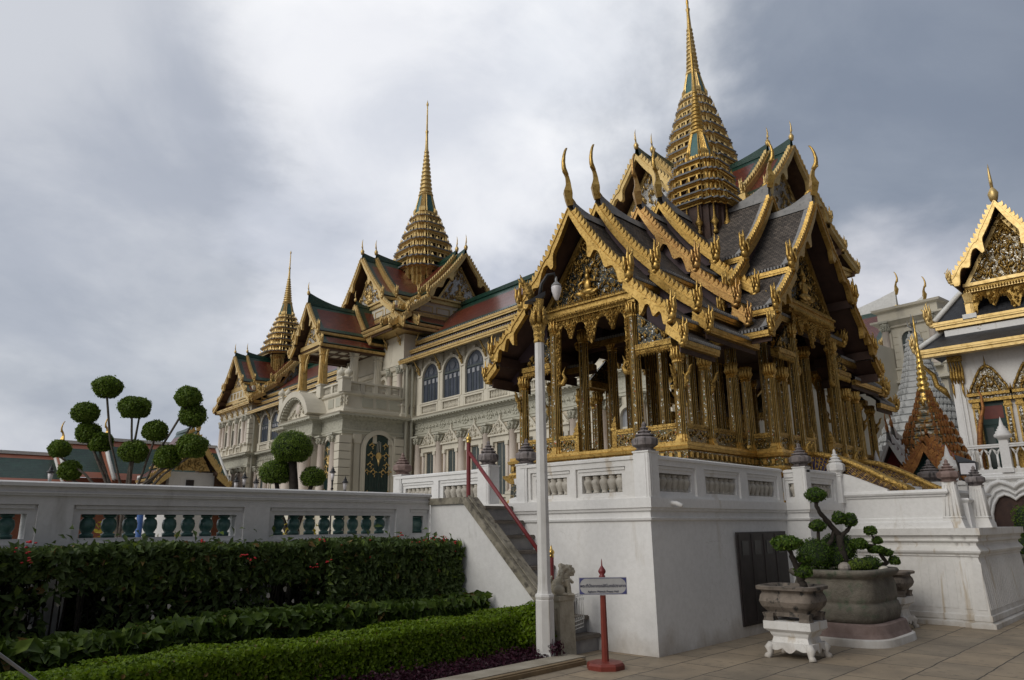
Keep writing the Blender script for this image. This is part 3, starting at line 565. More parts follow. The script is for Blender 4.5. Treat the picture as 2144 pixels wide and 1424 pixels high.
inst(leafmesh('inner_foliage',q,rng.normal(0,1,q.shape),.13,.5,['leaf_core']),'inner_foliage',HX)
mb=MB()
for k in range(150):
    x=rng.uniform(-2,7.7); y=rng.uniform(8.95,9.25); l=rng.normal(0,.12); mb.tube([(x,y,0),(x+l*.4,y-.03,.5),(x+l,y-.08,1.3)],[.016,.012,.006],5)
part('stems',mb,['bark_dark'],HX,True)['kind']='stuff'
mb=MB()
for k in range(34):
    x=rng.uniform(-1,7.9) if k%3 else rng.uniform(5.5,7.9); y=8.68+abs(rng.normal(0,.16)); z=(1.50+rng.uniform(-.05,.07)) if k%2 else rng.uniform(.95,1.45); y=y if z>1.44 else 8.66
    for j in range(5):
        d=rng.normal(0,.028,3); mb.ell((x+d[0],y+d[1],z+abs(d[2])),(.015,.015,.009),0,6,4)
part('blossoms',mb,['petal'],HX,True)['kind']='stuff'
mb=MB()
for k in range(46):
    x=rng.uniform(1.6,7.2); y=rng.uniform(8.75,9.0); z=rng.uniform(.75,1.15); a=rng.uniform(0,6); r=rng.uniform(.02,.036); mb.plate([(r*math.cos(a+t)*(1 if i%2 else .55),r*math.sin(a+t)) for i,t in enumerate(np.linspace(0,5.6,7))],lambda p:(x+p[0],y,z+p[1]),lambda p:(x+p[0]+.004,y+.012,z+p[1]*.8))
part('dead_leaves',mb,['petal_pale'],HX,True)['kind']='stuff'
P,D=boxleaves(-3,8.2,9.82,10.35,7000,lambda x:1.38,.1,.4); BKH=thing('added_dark_hedge','added dark hedge behind the garden wall that darkens the gaps below the green balusters','hedge',(3,10,0))  # hedge added behind the wall to darken its lower gaps
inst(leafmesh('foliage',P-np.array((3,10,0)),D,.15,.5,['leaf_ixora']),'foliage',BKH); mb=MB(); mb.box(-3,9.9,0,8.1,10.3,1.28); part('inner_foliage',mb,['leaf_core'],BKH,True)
# broad leaved shrubs
P,D=boxleaves(-2.4,7.86,7.98,8.55,6500,lambda x:.72+.05*math.sin(x*1.7),.1,.55); SH=thing('broadleaf_shrubs','middle row of low broad leaved shrubs between the flowering hedge and clipped hedge','shrub',(3,8.3,0))
inst(leafmesh('foliage',P-np.array((3,8.3,0)),D,.19,.5,['leaf_broad','leaf_new','leaf_dead'],mixpick(len(P),.05,.02)),'foliage',SH)
q=rng.uniform((-2.4-3,-.3,.05),(7.8-3,.25,.62),(3500,3)); inst(leafmesh('inner_foliage',q,rng.normal(0,1,q.shape),.16,.5,['leaf_core']),'inner_foliage',SH)
# clipped hedge
n=62000; P,D=boxleaves(-2.5,7.95,7.06,7.78,n,lambda x:.535+.07*max(0,(x-6.9)),.0,.42)
n2=7000; b,d=ball_pts((7.80,7.10,.34),(.36,.34,.32),n2,.10,.7); P=np.concatenate([P,b]); D=np.concatenate([D,d])
CH=thing('clipped_hedge','bright green low clipped hedge along the front of the garden bed','hedge',(3,7.4,0))
inst(leafmesh('foliage',P-np.array((3,7.4,0)),D,.052,.62,['leaf_trim','leaf_new','leaf_dead'],mixpick(len(P),.06,.012),jit=.45),'foliage',CH)
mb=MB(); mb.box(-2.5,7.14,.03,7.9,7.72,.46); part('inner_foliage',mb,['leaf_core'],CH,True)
n=15000; x=rng.uniform(-2.5,7.75,n); y=rng.uniform(6.64,7.12,n); z=.03+np.abs(rng.normal(0,.05,n))*np.clip((y-6.6)*6,.2,1)+.03
PC=leafmesh('purple_groundcover',np.stack([x,y,z],1),np.tile((0,-.3,.9),(n,1)),.05,.5,['leaf_purple'],jit=.6); o=inst(PC,'purple_groundcover',None); o['kind']='stuff'
mb=MB()
for k in range(4):
    x=7.70+rng.uniform(-.1,.05); y=6.60+rng.uniform(-.03,.05); mb.tube([(x,y,.05),(x+.01,y-.01,.16),(x+.03,y,.22+.02*k)],[.006,.005,.003],4)
st=solo('purple_plant',mb,['leaf_purple'],'small sprig of purple leaves at the foot of the white lamp post','plant',None,(7.68,6.6,0))
b,d=ball_pts((7.70,6.60,.15),(.11,.09,.09),110,.2,.4); inst(leafmesh('leaves',b-np.array(st.location),d,.055,.5,['leaf_purple']),'leaves',st)
b,d=ball_pts((1.72,8.6,1.62),(.16,.15,.28),90,.1,.3); LS=thing('leafy_shoot','tall leafy shoot rising above the flowering hedge at the left','plant',(1.75,8.6,0)); inst(leafmesh('leaves',b-np.array(LS.location),d,.14,.5,['leaf_broad']),'leaves',LS)
mb=MB(); mb.tube([(1.74,8.62,.5),(1.72,8.6,1.4),(1.75,8.58,1.85)],[.012,.01,.004],5); part('stem',mb,['bark_dark'],LS,True)
mb=MB(); mb.tube([(1.30,6.5,1.04),(1.55,6.5,.83),(2.2,6.5,.29),(2.55,6.5,.0)],.012,8); solo('metal_rod',mb,['grey_metal'],'thin grey metal rod slanting down into the garden bed','rod',None,(2.55,6.5,0))
# ================================================================== THAI ROOF KIT
def chofa_big(m):
    mb=MB(); mb.tube([(-.02,0,-.12),(.02,0,.0),(.03,0,.10),(.045,0,.16),(.03,0,.24),(.02,0,.36),(.05,0,.48),(.10,0,.57)],[.085,.10,.115,.118,.09,.065,.052,.05],4,0,False)
    mb.tube([(.06,0,.52),(.115,0,.585),(.145,0,.66),(.155,0,.78),(.13,0,.93),(.09,0,1.05),(.05,0,1.12),(.015,0,1.15)],[.05,.058,.05,.042,.034,.027,.022,.005],6,0,True)
    mb.tube([(.11,0,.56),(.17,0,.565),(.19,0,.60)],[.034,.026,.01],5); mb.tube([(-.05,0,.02),(-.14,0,-.02),(-.30,0,-.22)],[.06,.05,.02],5)
    return mb.mesh('chofa',[m])
def chofa_small(m):
    mb=MB(); mb.lathe(0,0,[(.10,-.1),(.13,.02),(.15,.14),(.10,.24),(.05,.32),(.03,.36)],8); mb.tube([(.0,0,.3),(.02,0,.5),(.05,0,.72),(.03,0,.95),(-.02,0,1.15)],[.045,.05,.04,.025,.003],6); mb.tube([(.02,0,.42),(.09,0,.46),(.12,0,.54)],[.03,.02,.004],5)
    return mb.mesh('chofa',[m])
def naga(m):
    mb=MB(); mb.ell((.02,.07,.11),(.085,.10,.12)); mb.ell((.03,.12,.20),(.075,.07,.09))
    mb.tube([(0,-.10,.04),(0,-.02,-.02),(.02,.08,.0)],[.05,.07,.06],7)
    for x,y,h,l in ((-.035,.02,.60,.0),(.03,.06,.66,.01),(-.02,.12,.60,.02),(.06,.15,.50,.05),(.09,.02,.40,.05)):
        mb.tube([(x,y,.18),(x*1.2,y+.02,.32),(x*1.25,y+.01,.46),(x*1.2+.0,y+.02+l,h),(x,y+l-.02,h+.06)],[.036,.040,.032,.018,.003],6)
    mb.tube([(.10,.05,.12),(.14,.06,.20),(.12,.08,.30)],[.03,.025,.004],5)
    return mb.mesh('naga_finial',[m])
def curve(l,n=7,sag=.10):
    t0,z0,t1,z1=l; out=[]
    for i in range(n+1):
        u=i/n; out.append((t0+(t1-t0)*u, z0+(z1-z0)*(u+sag*math.sin(PI*u))))
    return out
def resample(c,step):
    d=[0]
    for a,b in zip(c,c[1:]): d.append(d[-1]+math.hypot(b[0]-a[0],b[1]-a[1]))
    L=d[-1]; k=max(2,int(L/step)); out=[]
    for i in range(k+1):
        x=L*i/k; j=max(q for q in range(len(d)-1) if d[q]<=x+1e-9); f=(x-d[j])/(d[j+1]-d[j]); out.append((c[j][0]+(c[j+1][0]-c[j][0])*f,c[j][1]+(c[j+1][1]-c[j][1])*f))
    return out
def shp(l,w): return lambda u: w
def gable(parent,o,a,tiers,st):
    """stacked gable roof; o = ridge foot, a = outward direction; tiers outermost first"""
    k=st['k']; ang=math.atan2(a[1],a[0]); bdir=(-a[1],a[0]); w=st['w']
    def W(s,t,z): return (o[0]+a[0]*s+bdir[0]*t,o[1]+a[1]*s+bdir[1]*t,z)
    for ti,tr in enumerate(tiers):
        s0,s1,dz=tr['s0'],tr['s1'],tr['dz']; mb=MB((o[0],o[1],0),a); th=.06*k; bw=st['border']
        for li,l in enumerate(st['levels']):
            e0=tr.get('e',(0,0,0))[li]; c=curve((l[0],l[1]+dz,l[2],l[3]+dz),7,st['sag'][li])
            for sg in (1,-1):
                vl=0
                for j in range(len(c)-1):
                    (ta,za),(tb,zb)=c[j],c[j+1]; ln=math.hypot(tb-ta,zb-za); S1=s1+e0; edges=[s0,s1+e0-bw,s1+e0]
                    for q in range(2):
                        x0,x1=edges[q],edges[q+1]; tot=len(c)-1
                        bm=1 if (q==1 or (li==0 and j==0 and st['bt']) or (j==tot-1) or (li>0 and st['bt'] and j==0)) else 0
                        if not st['bt'] : bm=0 if q==0 else 1
                        mb.add([(x0,sg*ta,za),(x1,sg*ta,za),(x1,sg*tb,zb),(x0,sg*tb,zb)],[(0,1,2,3)],bm,False,[[(x0,-vl),(x1,-vl),(x1,-vl-ln),(x0,-vl-ln)]])
                        mb.add([(x0,sg*ta,za-th),(x1,sg*ta,za-th),(x1,sg*tb,zb-th),(x0,sg*tb,zb-th)],[(3,2,1,0)],2)
                    vl+=ln
                te,ze=c[-1]; x1=s1+e0-.02
                # stepped gilded eave board
                for q,(dt,za,zb) in enumerate(((.0,.075,.115),(-.025,.035,.075),(-.055,.0,.035))):
                    y0,y1=sorted((sg*(te-.10*k),sg*(te+dt*k))); mb.box(s0,y0,ze-th-zb*k,x1,y1,ze-th-za*k if q else ze-th-.075*k,3) if True else 0
                y0,y1=sorted((sg*(te-.06*k),sg*(te+.015*k))); mb.box(s0,y0,ze-th-.075*k,x1,y1,ze-th,3); mb.box(s0,sorted((sg*(te-.09*k),sg*(te-.12*k)))[0],ze-th-.2*k,x1,sorted((sg*(te-.09*k),sg*(te-.12*k)))[1],ze-th,2)
                if st.get('drip'):
                    nn=int((x1-s0)/(.07*k))
                    for q in range(nn): mb.box(s0+q*.07*k,min(sg*te,sg*(te+.03*k)),ze-th*.9,s0+q*.07*k+.04*k,max(sg*te,sg*(te+.03*k)),ze+.005,5)
                if st.get('verge') and q>=0:
                    for j in range(len(c)-1):
                        (ta,za),(tb,zb)=c[j],c[j+1]; mb.add([(s1+e0-.20*k,sg*ta,za+.012),(s1+e0-.0,sg*ta,za+.035),(s1+e0-.0,sg*tb,zb+.035),(s1+e0-.20*k,sg*tb,zb+.012)],[(0,1,2,3)],5)
        za=st['levels'][0][1]+dz
        n=8; rise=tr.get('rise',.2*k); low=[(s0+(s1-s0)*i/n) for i in range(n+1)]; up=[za+.07*k+rise*max(0,(i/n-.35)/.65)**2 for i in range(n+1)]
        for i in range(n):
            for sg in (1,-1):
                mb.add([(low[i],sg*.10*k,za-.10*k),(low[i+1],sg*.10*k,za-.10*k),(low[i+1],sg*.035*k,up[i+1]),(low[i],sg*.035*k,up[i])],[(0,1,2,3)],5)
            mb.add([(low[i],.035*k,up[i]),(low[i+1],.035*k,up[i+1]),(low[i+1],-.035*k,up[i+1]),(low[i],-.035*k,up[i])],[(0,1,2,3)],5)
        # boarded end of the tier
        ins=tr.get('inset',.10*k)
        for l in st['levels']:
            c=curve((l[0],l[1]+dz,l[2],l[3]+dz),7,0)
            zb=c[-1][1]-.12*k; pts=[(t,z-th) for t,z in c]+[(c[-1][0],zb)]+([(0,zb)] if l[0]==0 else [(l[0],zb)])
            if tr.get('open') and l[0]==0: continue
            i2=ins+.14*k if tr.get('open') else ins
            for sg in (1,-1): mb.add([(s1-i2,sg*t,z) for t,z in pts],[tuple(range(len(pts)))],4)
        tro=part('roof_tier',mb,[st['tile'],st['tborder'],st['soffit'],st['gold'],st['infill'],st['ridge']],parent)
        gm=tr.get('gold',st['gold']); cm=st['meshes'][gm]
        for li,l in enumerate(st['levels']):
            e0=tr.get('e',(0,0,0))[li]; sF=s1+e0
            raw=curve((l[0],l[1]+dz,l[2],l[3]+dz),7,st['sag'][li]); fine=resample(raw,.03*k)
            N=len(fine)-1; hk=tr.get('hook') and (li==0 or (li==1 and tr.get('hook2')))
            for sg in (1,-1):
                mb=MB((o[0],o[1],0),a); lo=[]
                for i,(t,z) in enumerate(fine):
                    u=i/N; d=w
                    if hk:
                        for cu,wd,am in ((.45,.034,1.5),(.49,.02,.9),(.715,.045,.55),(.94,.05,.75)): d+=w*am*math.exp(-((u-cu)/wd)**2)
                        for cu,wd,am in ((.585,.06,.50),(.825,.055,.50)): d-=w*am*math.exp(-((u-cu)/wd)**2)
                    lo.append((t-d*.30*min(1,t/(.3*k)) if t>0 else 0,z-d*1.05))
                q=[(t,z+.03*k) for t,z in fine]
                for i in range(N):
                    P4=[(q[i][0],q[i][1]),(q[i+1][0],q[i+1][1]),(lo[i+1][0],lo[i+1][1]),(lo[i][0],lo[i][1])]
                    f=sF+.075*k; bk=sF-.03*k
                    mb.add([(f,sg*t,z) for t,z in P4]+[(bk,sg*t,z) for t,z in P4],[(0,1,2,3),(7,6,5,4),(0,4,5,1),(3,2,6,7)],0)
                # raised fillet
                for i in range(N):
                    m1=lambda i: (q[i][0]*.8+lo[i][0]*.2,q[i][1]*.8+lo[i][1]*.2)
                    A,B=m1(i),m1(i+1); f=sF+.095*k
                    mb.add([(f,sg*q[i][0],q[i][1]),(f,sg*q[i+1][0],q[i+1][1]),(f,sg*B[0],B[1]),(f,sg*A[0],A[1]),(sF+.07*k,sg*B[0],B[1]),(sF+.07*k,sg*A[0],A[1])],[(0,1,2,3),(3,2,4,5)],0)
                fp=resample(raw,st['fin']*k); h=st['finh']*k
                for i in range(1,len(fp)-1):
                    (ta,z_a),(tb,z_b)=fp[i],fp[i+1]; dx,dy=tb-ta,z_b-z_a; L=math.hypot(dx,dy); dx/=L; dy/=L; nx,ny=-dy,dx
                    if ny<0: nx,ny=-nx,-ny
                    pp=[(0,.0),(.95,.0),(.98,.35),(.80,.62),(.52,.82),(.10,1.0),(.22,.68),(.08,.35)]
                    P8=[(ta+dx*L*x+nx*h*y,z_a+.02*k+dy*L*x+ny*h*y) for x,y in pp]
                    mb.plate(P8,lambda p:(sF+.06*k,sg*p[0],p[1]),lambda p:(sF-.02*k,sg*p[0],p[1]),0)
                inst(mb.mesh('bargeboard',[gm]),'bargeboard',tro)
            for sg in (1,-1):
                t,z=raw[-1]; sc=k*st['naga'][li]
                inst(cm[1],'naga_finial',tro,W(sF+.03*k,sg*(t-.02),z-.13*k),ang,(sc,sg*sc,sc))
        inst(cm[0],'chofa',tro,W(s1+.02,0,za+.07*k+rise*.85),ang,(tr.get('ch',1)*k,)*3)
def relief(mb,pts_in,n,s,size,m,zb,figure=None):
    """upright flame leaves covering a panel; pts_in tests (t,z)"""
    placed=0; tries=0
    while placed<n and tries<n*30:
        tries+=1; t,z=pts_in()
        if t is None: continue
        placed+=1; q=size*random.uniform(.6,1.3); ln=random.choice((-1,1))*(-1 if t>0 else 1)*random.uniform(-.3,1.)*q
        if random.random()<.55: mb.tube([(s,t,z),(s+q*.35,t+ln*.4,z+q*.35),(s+q*.25,t+ln,z+q*.8),(s+q*.1,t+ln*.5,z+q*1.15)],[q*.16,q*.22,q*.14,q*.02],5,m)
        else: mb.tube([(s,t+q*.3*math.cos(x),z+q*.3*math.sin(x)) for x in np.linspace(0,5,6)]+[(s+q*.1,t+q*.1,z)],[q*.1]*6+[q*.03],4,m)
def pediment(parent,o,a,st,s,zb,za,hw,mats=('mosaic_dark','gold_carved','gold'),n=260,size=.095,fig=True):
    mb=MB((o[0],o[1],0),a); mb.plate([(-hw,zb),(hw,zb),(0,za)],lambda p:(s,p[0],p[1]),lambda p:(s-.06,p[0],p[1]),0)
    def g():
        z=zb+(za-zb)*random.random()**1.4; w=hw*(1-(z-zb)/(za-zb))*.93; 
        if w<size*.4: return None,None
        return random.uniform(-w,w),z-size*.2
    relief(mb,g,n,s+.01,size,1,zb)
    h=za-zb
    if fig:
        E=mb.ell; h*=.8; E((s+.04,0,zb+h*.10),(.05*h,.17*h,.05*h),1); E((s+.06,0,zb+h*.17),(.07*h,.15*h,.06*h),2); E((s+.06,0,zb+h*.29),(.05*h,.075*h,.11*h),2); E((s+.06,0,zb+h*.44),(.045*h,.045*h,.06*h),2); mb.lathe_=0
        mb.tube([(s+.06,0,zb+h*.48),(s+.05,0,zb+h*.62)],[.04*h,.003],6,2)
        for sg in (1,-1): mb.tube([(s+.06,sg*.07*h,zb+h*.37),(s+.08,sg*.17*h,zb+h*.32),(s+.08,sg*.16*h,zb+h*(.45 if sg>0 else .25))],[.028*h,.024*h,.012*h],6,2); mb.tube([(s+.06,sg*.06*h,zb+h*.16),(s+.1,sg*.2*h,zb+h*.15),(s+.1,sg*.05*h,zb+h*.11)],[.045*h,.04*h,.03*h],6,2)
    for sg in (1,-1): mb.plate([(sg*hw*1.04,zb),(sg*hw*.93,zb),(0,za-.06*h),(0,za+.05*h)],lambda p:(s+.07,p[0],p[1]),lambda p:(s-.02,p[0],p[1]),2)
    return part('pediment',mb,list(mats),parent)
STP=dict(k=1.,w=.125,border=.16,bt=False,sag=(.07,.05,.03),tile='tile_grey',tborder='lead',soffit='soffit',gold='gold',infill='purple',ridge='lead',fin=.115,finh=.135,naga=(.92,.78,.66),verge=True,drip=True,meshes={'gold':(chofa_big('gold'),naga('gold')),'gold_copper':(chofa_big('gold_copper'),naga('gold_copper'))})
# ================================================================== GILDED PAVILION
PX,PY=16.25,8.61
PV=thing('pavilion','ornate gilded open pavilion with tiered grey roofs and a tall spire on the white terrace','pavilion',(PX,PY,2.05))
CROSS=[(-5.05,-2.02),(-2.47,-2.02),(-2.47,-2.53),(2.47,-2.53),(2.47,-2.02),(5.05,-2.02),(5.05,2.02),(2.47,2.02),(2.47,2.53),(-2.47,2.53),(-2.47,2.02),(-5.05,2.02)]
mb=MB(); mb.loft(CROSS,[(.22,0),(.22,.08),(.12,.12),(.06,.20),(.05,.48),(.10,.52),(.16,.60),(.17,.64),(.08,.66),(.06,.70),(.05,.86),(.09,.88),(.10,.93),(.06,.95),(.06,1.0)],[0,0,0,2,0,0,0,0,0,1,0,0,0,0])
n=len(CROSS)
for i in range(n):
    p,q=Vector((*CROSS[i],0)),Vector((*CROSS[(i+1)%n],0)); d=(q-p).normalized(); nr=Vector((d.y,-d.x,0)); L=(q-p).length
    for j in range(int(L/.085)):
        c=p+d*(j+.5)*.085+nr*.17; mb.tube([(c.x,c.y,.64),(c.x+nr.x*.02,c.y+nr.y*.02,.60),(c.x+nr.x*.01,c.y+nr.y*.01,.53)],[.034,.034,.004],4,0,False)
        if j%2==0: c=p+d*(j+.5)*.085+nr*.06; mb.box(c.x-.03,c.y-.03,.74,c.x+.03,c.y+.03,.83,0)
part('base',mb,['gold','mosaic','mosaic_dark'],PV)
OCT=[(1,.45),(.78,.45),(.78,.78),(.45,.78),(.45,1),(-.45,1),(-.45,.78),(-.78,.78),(-.78,.45),(-1,.45),(-1,-.45),(-.78,-.45),(-.78,-.78),(-.45,-.78),(-.45,-1),(.45,-1),(.45,-.78),(.78,-.78),(.78,-.45),(1,-.45)]
def column_mesh(h,w):
    mb=MB(); r=w/2
    mb.shape(0,0,OCT,[(r*1.5,0),(r*1.5,.05),(r*1.25,.09),(r*1.2,.14),(r*1.03,.16)],[0,0,0,0])
    n=len(OCT); lo=[(x*r*1.03,y*r*1.03,.16) for x,y in OCT]; hi=[(x*r*.92,y*r*.92,h-.30) for x,y in OCT]
    broad=lambda p,q:(abs(p[0])==1 and abs(q[0])==1) or (abs(p[1])==1 and abs(q[1])==1)
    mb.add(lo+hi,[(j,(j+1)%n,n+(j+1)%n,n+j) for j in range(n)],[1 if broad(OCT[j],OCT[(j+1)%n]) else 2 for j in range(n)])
    for sx,sy in ((1,.45),(1,-.45),(-1,.45),(-1,-.45),(.45,1),(-.45,1),(.45,-1),(-.45,-1),(.78,.78),(-.78,.78),(.78,-.78),(-.78,-.78)):
        mb.tube([(sx*r*1.03,sy*r*1.03,.15),(sx*r*.94,sy*r*.94,h-.3)],.0105,4,0,False)
    z=h-.30; mb.shape(0,0,OCT,[(r*1.0,z),(r*1.2,z+.02),(r*1.05,z+.05),(r*1.2,z+.07),(r*1.0,z+.09),(r*1.0,h-.02),(r*1.3,h)],0)
    for i in range(12):
        a=2*PI*i/12; c,s_=math.cos(a),math.sin(a); mb.tube([(r*c,r*s_,z+.07),(r*1.35*c,r*1.35*s_,z+.15),(r*1.2*c,r*1.2*s_,z+.22),(r*1.6*c,r*1.6*s_,z+.29)],[.02,.035,.025,.012],5,0)
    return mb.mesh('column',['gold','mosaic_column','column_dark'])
CH_=column_mesh(2.75,.18); CL_=column_mesh(1.72,.165); CI_=column_mesh(3.2,.22)
tall=[];low=[];inner=[]
for s in (5.0-.12,3.95,2.9):
    for sx in (-1,1):
        for t in (.97,-.97): tall.append((sx*s,t))
        for t in (1.87,-1.87): low.append((sx*s,t))
for t in (1.12,-1.12):
    for sy in (-1,1): tall.append((t,sy*2.38)); tall.append((t,sy*1.75))
for t in (2.3,-2.3):
    for sy in (-1,1): low.append((t,sy*2.38)); low.append((t,sy*1.87))
for t in (1.6,-1.6):
    for sy in (-1,1): low.append((t*1.08,sy*2.38))
for x in (-1.25,1.25,-2.1,2.1):
    for y in (-1.05,1.05): inner.append((x,y))
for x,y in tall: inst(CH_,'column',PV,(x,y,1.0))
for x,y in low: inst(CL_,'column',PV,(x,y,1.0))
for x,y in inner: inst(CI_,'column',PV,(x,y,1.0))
def panel(x0,y0,x1,y1,h=.36):
    mb=MB(); p=Vector((x0,y0)); q=Vector((x1,y1)); d=(q-p).normalized(); L=(q-p).length; mb=MB((x0,y0,0),(d.x,d.y))
    mb.box(0,-.03,1.0,L,.03,1.0+h,1)
    for za,zb,w in ((1.0,1.05,.05),(1.0+h-.09,1.0+h-.05,.045),(1.0+h-.05,1.0+h,.06)): mb.box(0,-w,za,L,w,zb,0)
    for f in range(int(L/.06)):
        for sg in (1,-1):
            t=.03+f*.06; z=1.08+random.random()*.15; mb.tube([(t,sg*.03,z),(t+.02,sg*.05,z+.03),(t-.01,sg*.045,z+.06)],[.014,.018,.003],4,0)
    part('parapet_panel',mb,['gold_carved','mosaic'],PV)
for sx in (-1,1):
    for sy in (-1,1):
        panel(sx*4.88,sy*1.80,sx*4.88,sy*1.04); panel(sx*4.88,sy*.90,sx*4.88,sy*.48); panel(sx*4.80,sy*1.87,sx*2.55,sy*1.87)
        panel(sx*2.23,sy*2.38,sx*1.20,sy*2.38); panel(sx*1.05,sy*2.38,sx*.55,sy*2.38); panel(sx*2.3,sy*1.95,sx*2.3,sy*2.30)
mb=MB(); mb.shape(0,0,rect(-1,-1,1,1),[(.07,0),(.07,.04),(.05,.06),(.05,.34),(.065,.36),(.065,.40),(.045,.42),(.055,.47),(.03,.52),(.02,.58),(.004,.62)]); NEW=mb.mesh('newel',['gold_carved'])
for sx in (-1,1):
    for sy in (-1,1): inst(NEW,'newel',PV,(sx*4.88,sy*.45,1.0)); inst(NEW,'newel',PV,(sx*.52,sy*2.38,1.0))
# lintels + hanging valances
def front(a,o,s,hw,z,zl):
    mb=MB((o[0],o[1],0),a)
    for za,zb,d,m in ((z,z+.07,.08,1),(z+.07,z+.10,.12,0),(z+.10,z+.21,.09,1),(z+.21,z+.25,.14,0)): mb.box(s-.15,-hw-.12,za,s+d,hw+.12,zb,m)
    for j in range(int(2*hw/.065)):
        t=-hw+j*.065+.03; mb.tube([(s+.12,t,z+.10),(s+.13,t,z+.06),(s+.10,t,z+.0)],[.026,.03,.004],4,0,False); mb.tube([(s+.09,t,z+.25),(s+.10,t,z+.29),(s+.09,t,z+.33)],[.022,.026,.003],4,0,False)
    part('lintel',mb,['gold_carved','gold'],PV)
    mb=MB((o[0],o[1],0),a); w=hw-.10; n=48; up=[];dn=[]
    for i in range(n+1):
        u=-1+2*i/n; au=abs(u); d=.10+.50*math.exp(-((au-.0)/.13)**2)+.32*math.exp(-((au-.60)/.10)**2)*1.0+ (1.25 if au>.955 else .30*math.exp(-((au-1)/.09)**2)); dn.append((u*w,z-d)); up.append((u*w,z+.02))
    for i in range(n):
        for sf in (.02,-.02): mb.add([(s+sf,*up[i]),(s+sf,*up[i+1]),(s+sf,*dn[i+1]),(s+sf,*dn[i])],[(0,1,2,3)])
        mb.add([(s+.02,*dn[i]),(s+.02,*dn[i+1]),(s-.02,*dn[i+1]),(s-.02,*dn[i])],[(0,1,2,3)])
    for i in range(n+1):
        t,zb=dn[i]; zz=zb+.02
        while zz<z:
            if random.random()<.75: mb.tube([(s+.02,t,zz+.05),(s+.05,t+random.uniform(-.02,.02),zz+.02),(s+.03,t,zz-.03)],[.018,.022,.004],4,0,False)
            zz+=.06
    for sg in (1,-1):
        zz=z-1.36; mb.tube([(s,sg*w,zz+.05),(s,sg*(w-.10),zz+.06),(s,sg*(w-.16),zz+.16),(s,sg*(w-.10),zz+.26),(s,sg*(w-.17),zz+.40)],[.05,.06,.045,.03,.004],6)
    part('valance',mb,['gold_carved'],PV)
    for sg in (1,-1):                                                    # lower side bays
        mb=MB((o[0],o[1],0),a); x0,x1=sorted((sg*(hw+.08),sg*(hw+.85))); mb.box(s-.1,x0,zl,s+.06,x1,zl+.06,0); mb.box(s-.1,x0,zl+.06,s+.09,x1,zl+.16,0)
        for j in range(int(.77/.06)): mb.tube([(s+.06,x0+.03+j*.06,zl+.02),(s+.07,x0+.03+j*.06,zl-.03),(s+.05,x0+.03+j*.06,zl-.08)],[.026,.028,.004],4,0,False)
        mb.plate([(sg*(hw+.1),zl+.16),(sg*(hw+.85),zl+.16),(sg*(hw+.1),zl+.80)],lambda p:(s,p[0],p[1]),lambda p:(s-.05,p[0],p[1]),1)
        for j in range(16):
            t=random.random()**1.4*.6; zz=zl+.18+random.random()*max(.02,(.5-t*.75)); mb.tube([(s,sg*(hw+.14+t),zz),(s+.03,sg*(hw+.14+t+.03),zz+.05),(s+.02,sg*(hw+.12+t),zz+.10)],[.02,.025,.003],4,0)
        part('side_lintel',mb,['gold_carved','mosaic_dark'],PV)
for a,s,hw in (((-1,0),4.90,.97),((0,-1),2.40,1.12),((1,0),4.90,.97),((0,1),2.40,1.12)): front(a,(0,0),s,hw,3.72,2.72) if a[0] else front(a,(0,0),s,hw,4.02,2.95)
z_=lambda z: z-2.05
LV=[(0,z_(7.84),1.30,z_(6.16)),(1.24,z_(6.02),2.15,z_(5.22)),(2.08,z_(5.02),2.36,z_(4.78))]
XT=[dict(s0=4.25,s1=5.45,dz=0,hook=1,hook2=1,open=1,inset=.5,rise=.16),dict(s0=2.6,s1=4.52,dz=.40,rise=.22),dict(s0=1.8,s1=2.95,dz=.82,hook=1,gold='gold_copper',rise=.18),dict(s0=0,s1=2.05,dz=1.24,rise=.25)]
for a in ((-1,0),(1,0)): gable(PV,(0,0),a,XT,dict(STP,levels=LV))
LV2=[(0,z_(8.82),1.72,z_(6.93)),(1.66,z_(6.76),2.72,z_(5.84)),(2.66,z_(5.62),3.05,z_(5.32))]
YT=[dict(s0=1.4,s1=2.80,dz=0,hook=1,hook2=1,open=1,inset=.5,rise=.30,ch=1.0),dict(s0=0,s1=1.80,dz=.50,rise=.35)]
for a in ((0,-1),(0,1)): gable(PV,(0,0),a,YT,dict(STP,levels=LV2))
pediment(PV,(0,0),(-1,0),STP,4.92,z_(6.02),z_(7.52),1.12); pediment(PV,(0,0),(0,-1),STP,2.30,z_(6.38),z_(8.45),1.42); pediment(PV,(0,0),(1,0),STP,4.92,z_(6.02),z_(7.52),1.12,n=30)
mb=MB(); mb.box(-4.9,-.95,z_(5.98),4.9,.95,z_(6.03)); mb.box(-1.5,-2.4,z_(6.3),1.5,2.4,z_(6.34)); part('ceiling',mb,['soffit'],PV)
# eave brackets
mb=MB(); mb.tube([(0,0,0),(.06,0,.12),(.05,0,.26),(.16,0,.36),(.20,0,.48),(.26,0,.52)],[.02,.05,.045,.04,.03,.01],6); mb.tube([(.05,0,.14),(.12,0,.16),(.13,0,.26)],[.03,.028,.003],5); mb.tube([(.06,0,.28),(.0,0,.36),(.03,0,.46)],[.03,.025,.003],5); BRK=mb.mesh('eave_bracket',['gold_carved'])
for x,y in low:
    if 1.8<abs(y)<2 and abs(x)>3: inst(BRK,'eave_bracket',PV,(x,y+(.09 if y>0 else -.09),1.95),PI/2 if y>0 else -PI/2,(.75,.75,.8))
    if abs(x)>4.7: inst(BRK,'eave_bracket',PV,(x+(.09 if x>0 else -.09),y,1.95),0 if x>0 else PI,(.75,.75,.8))
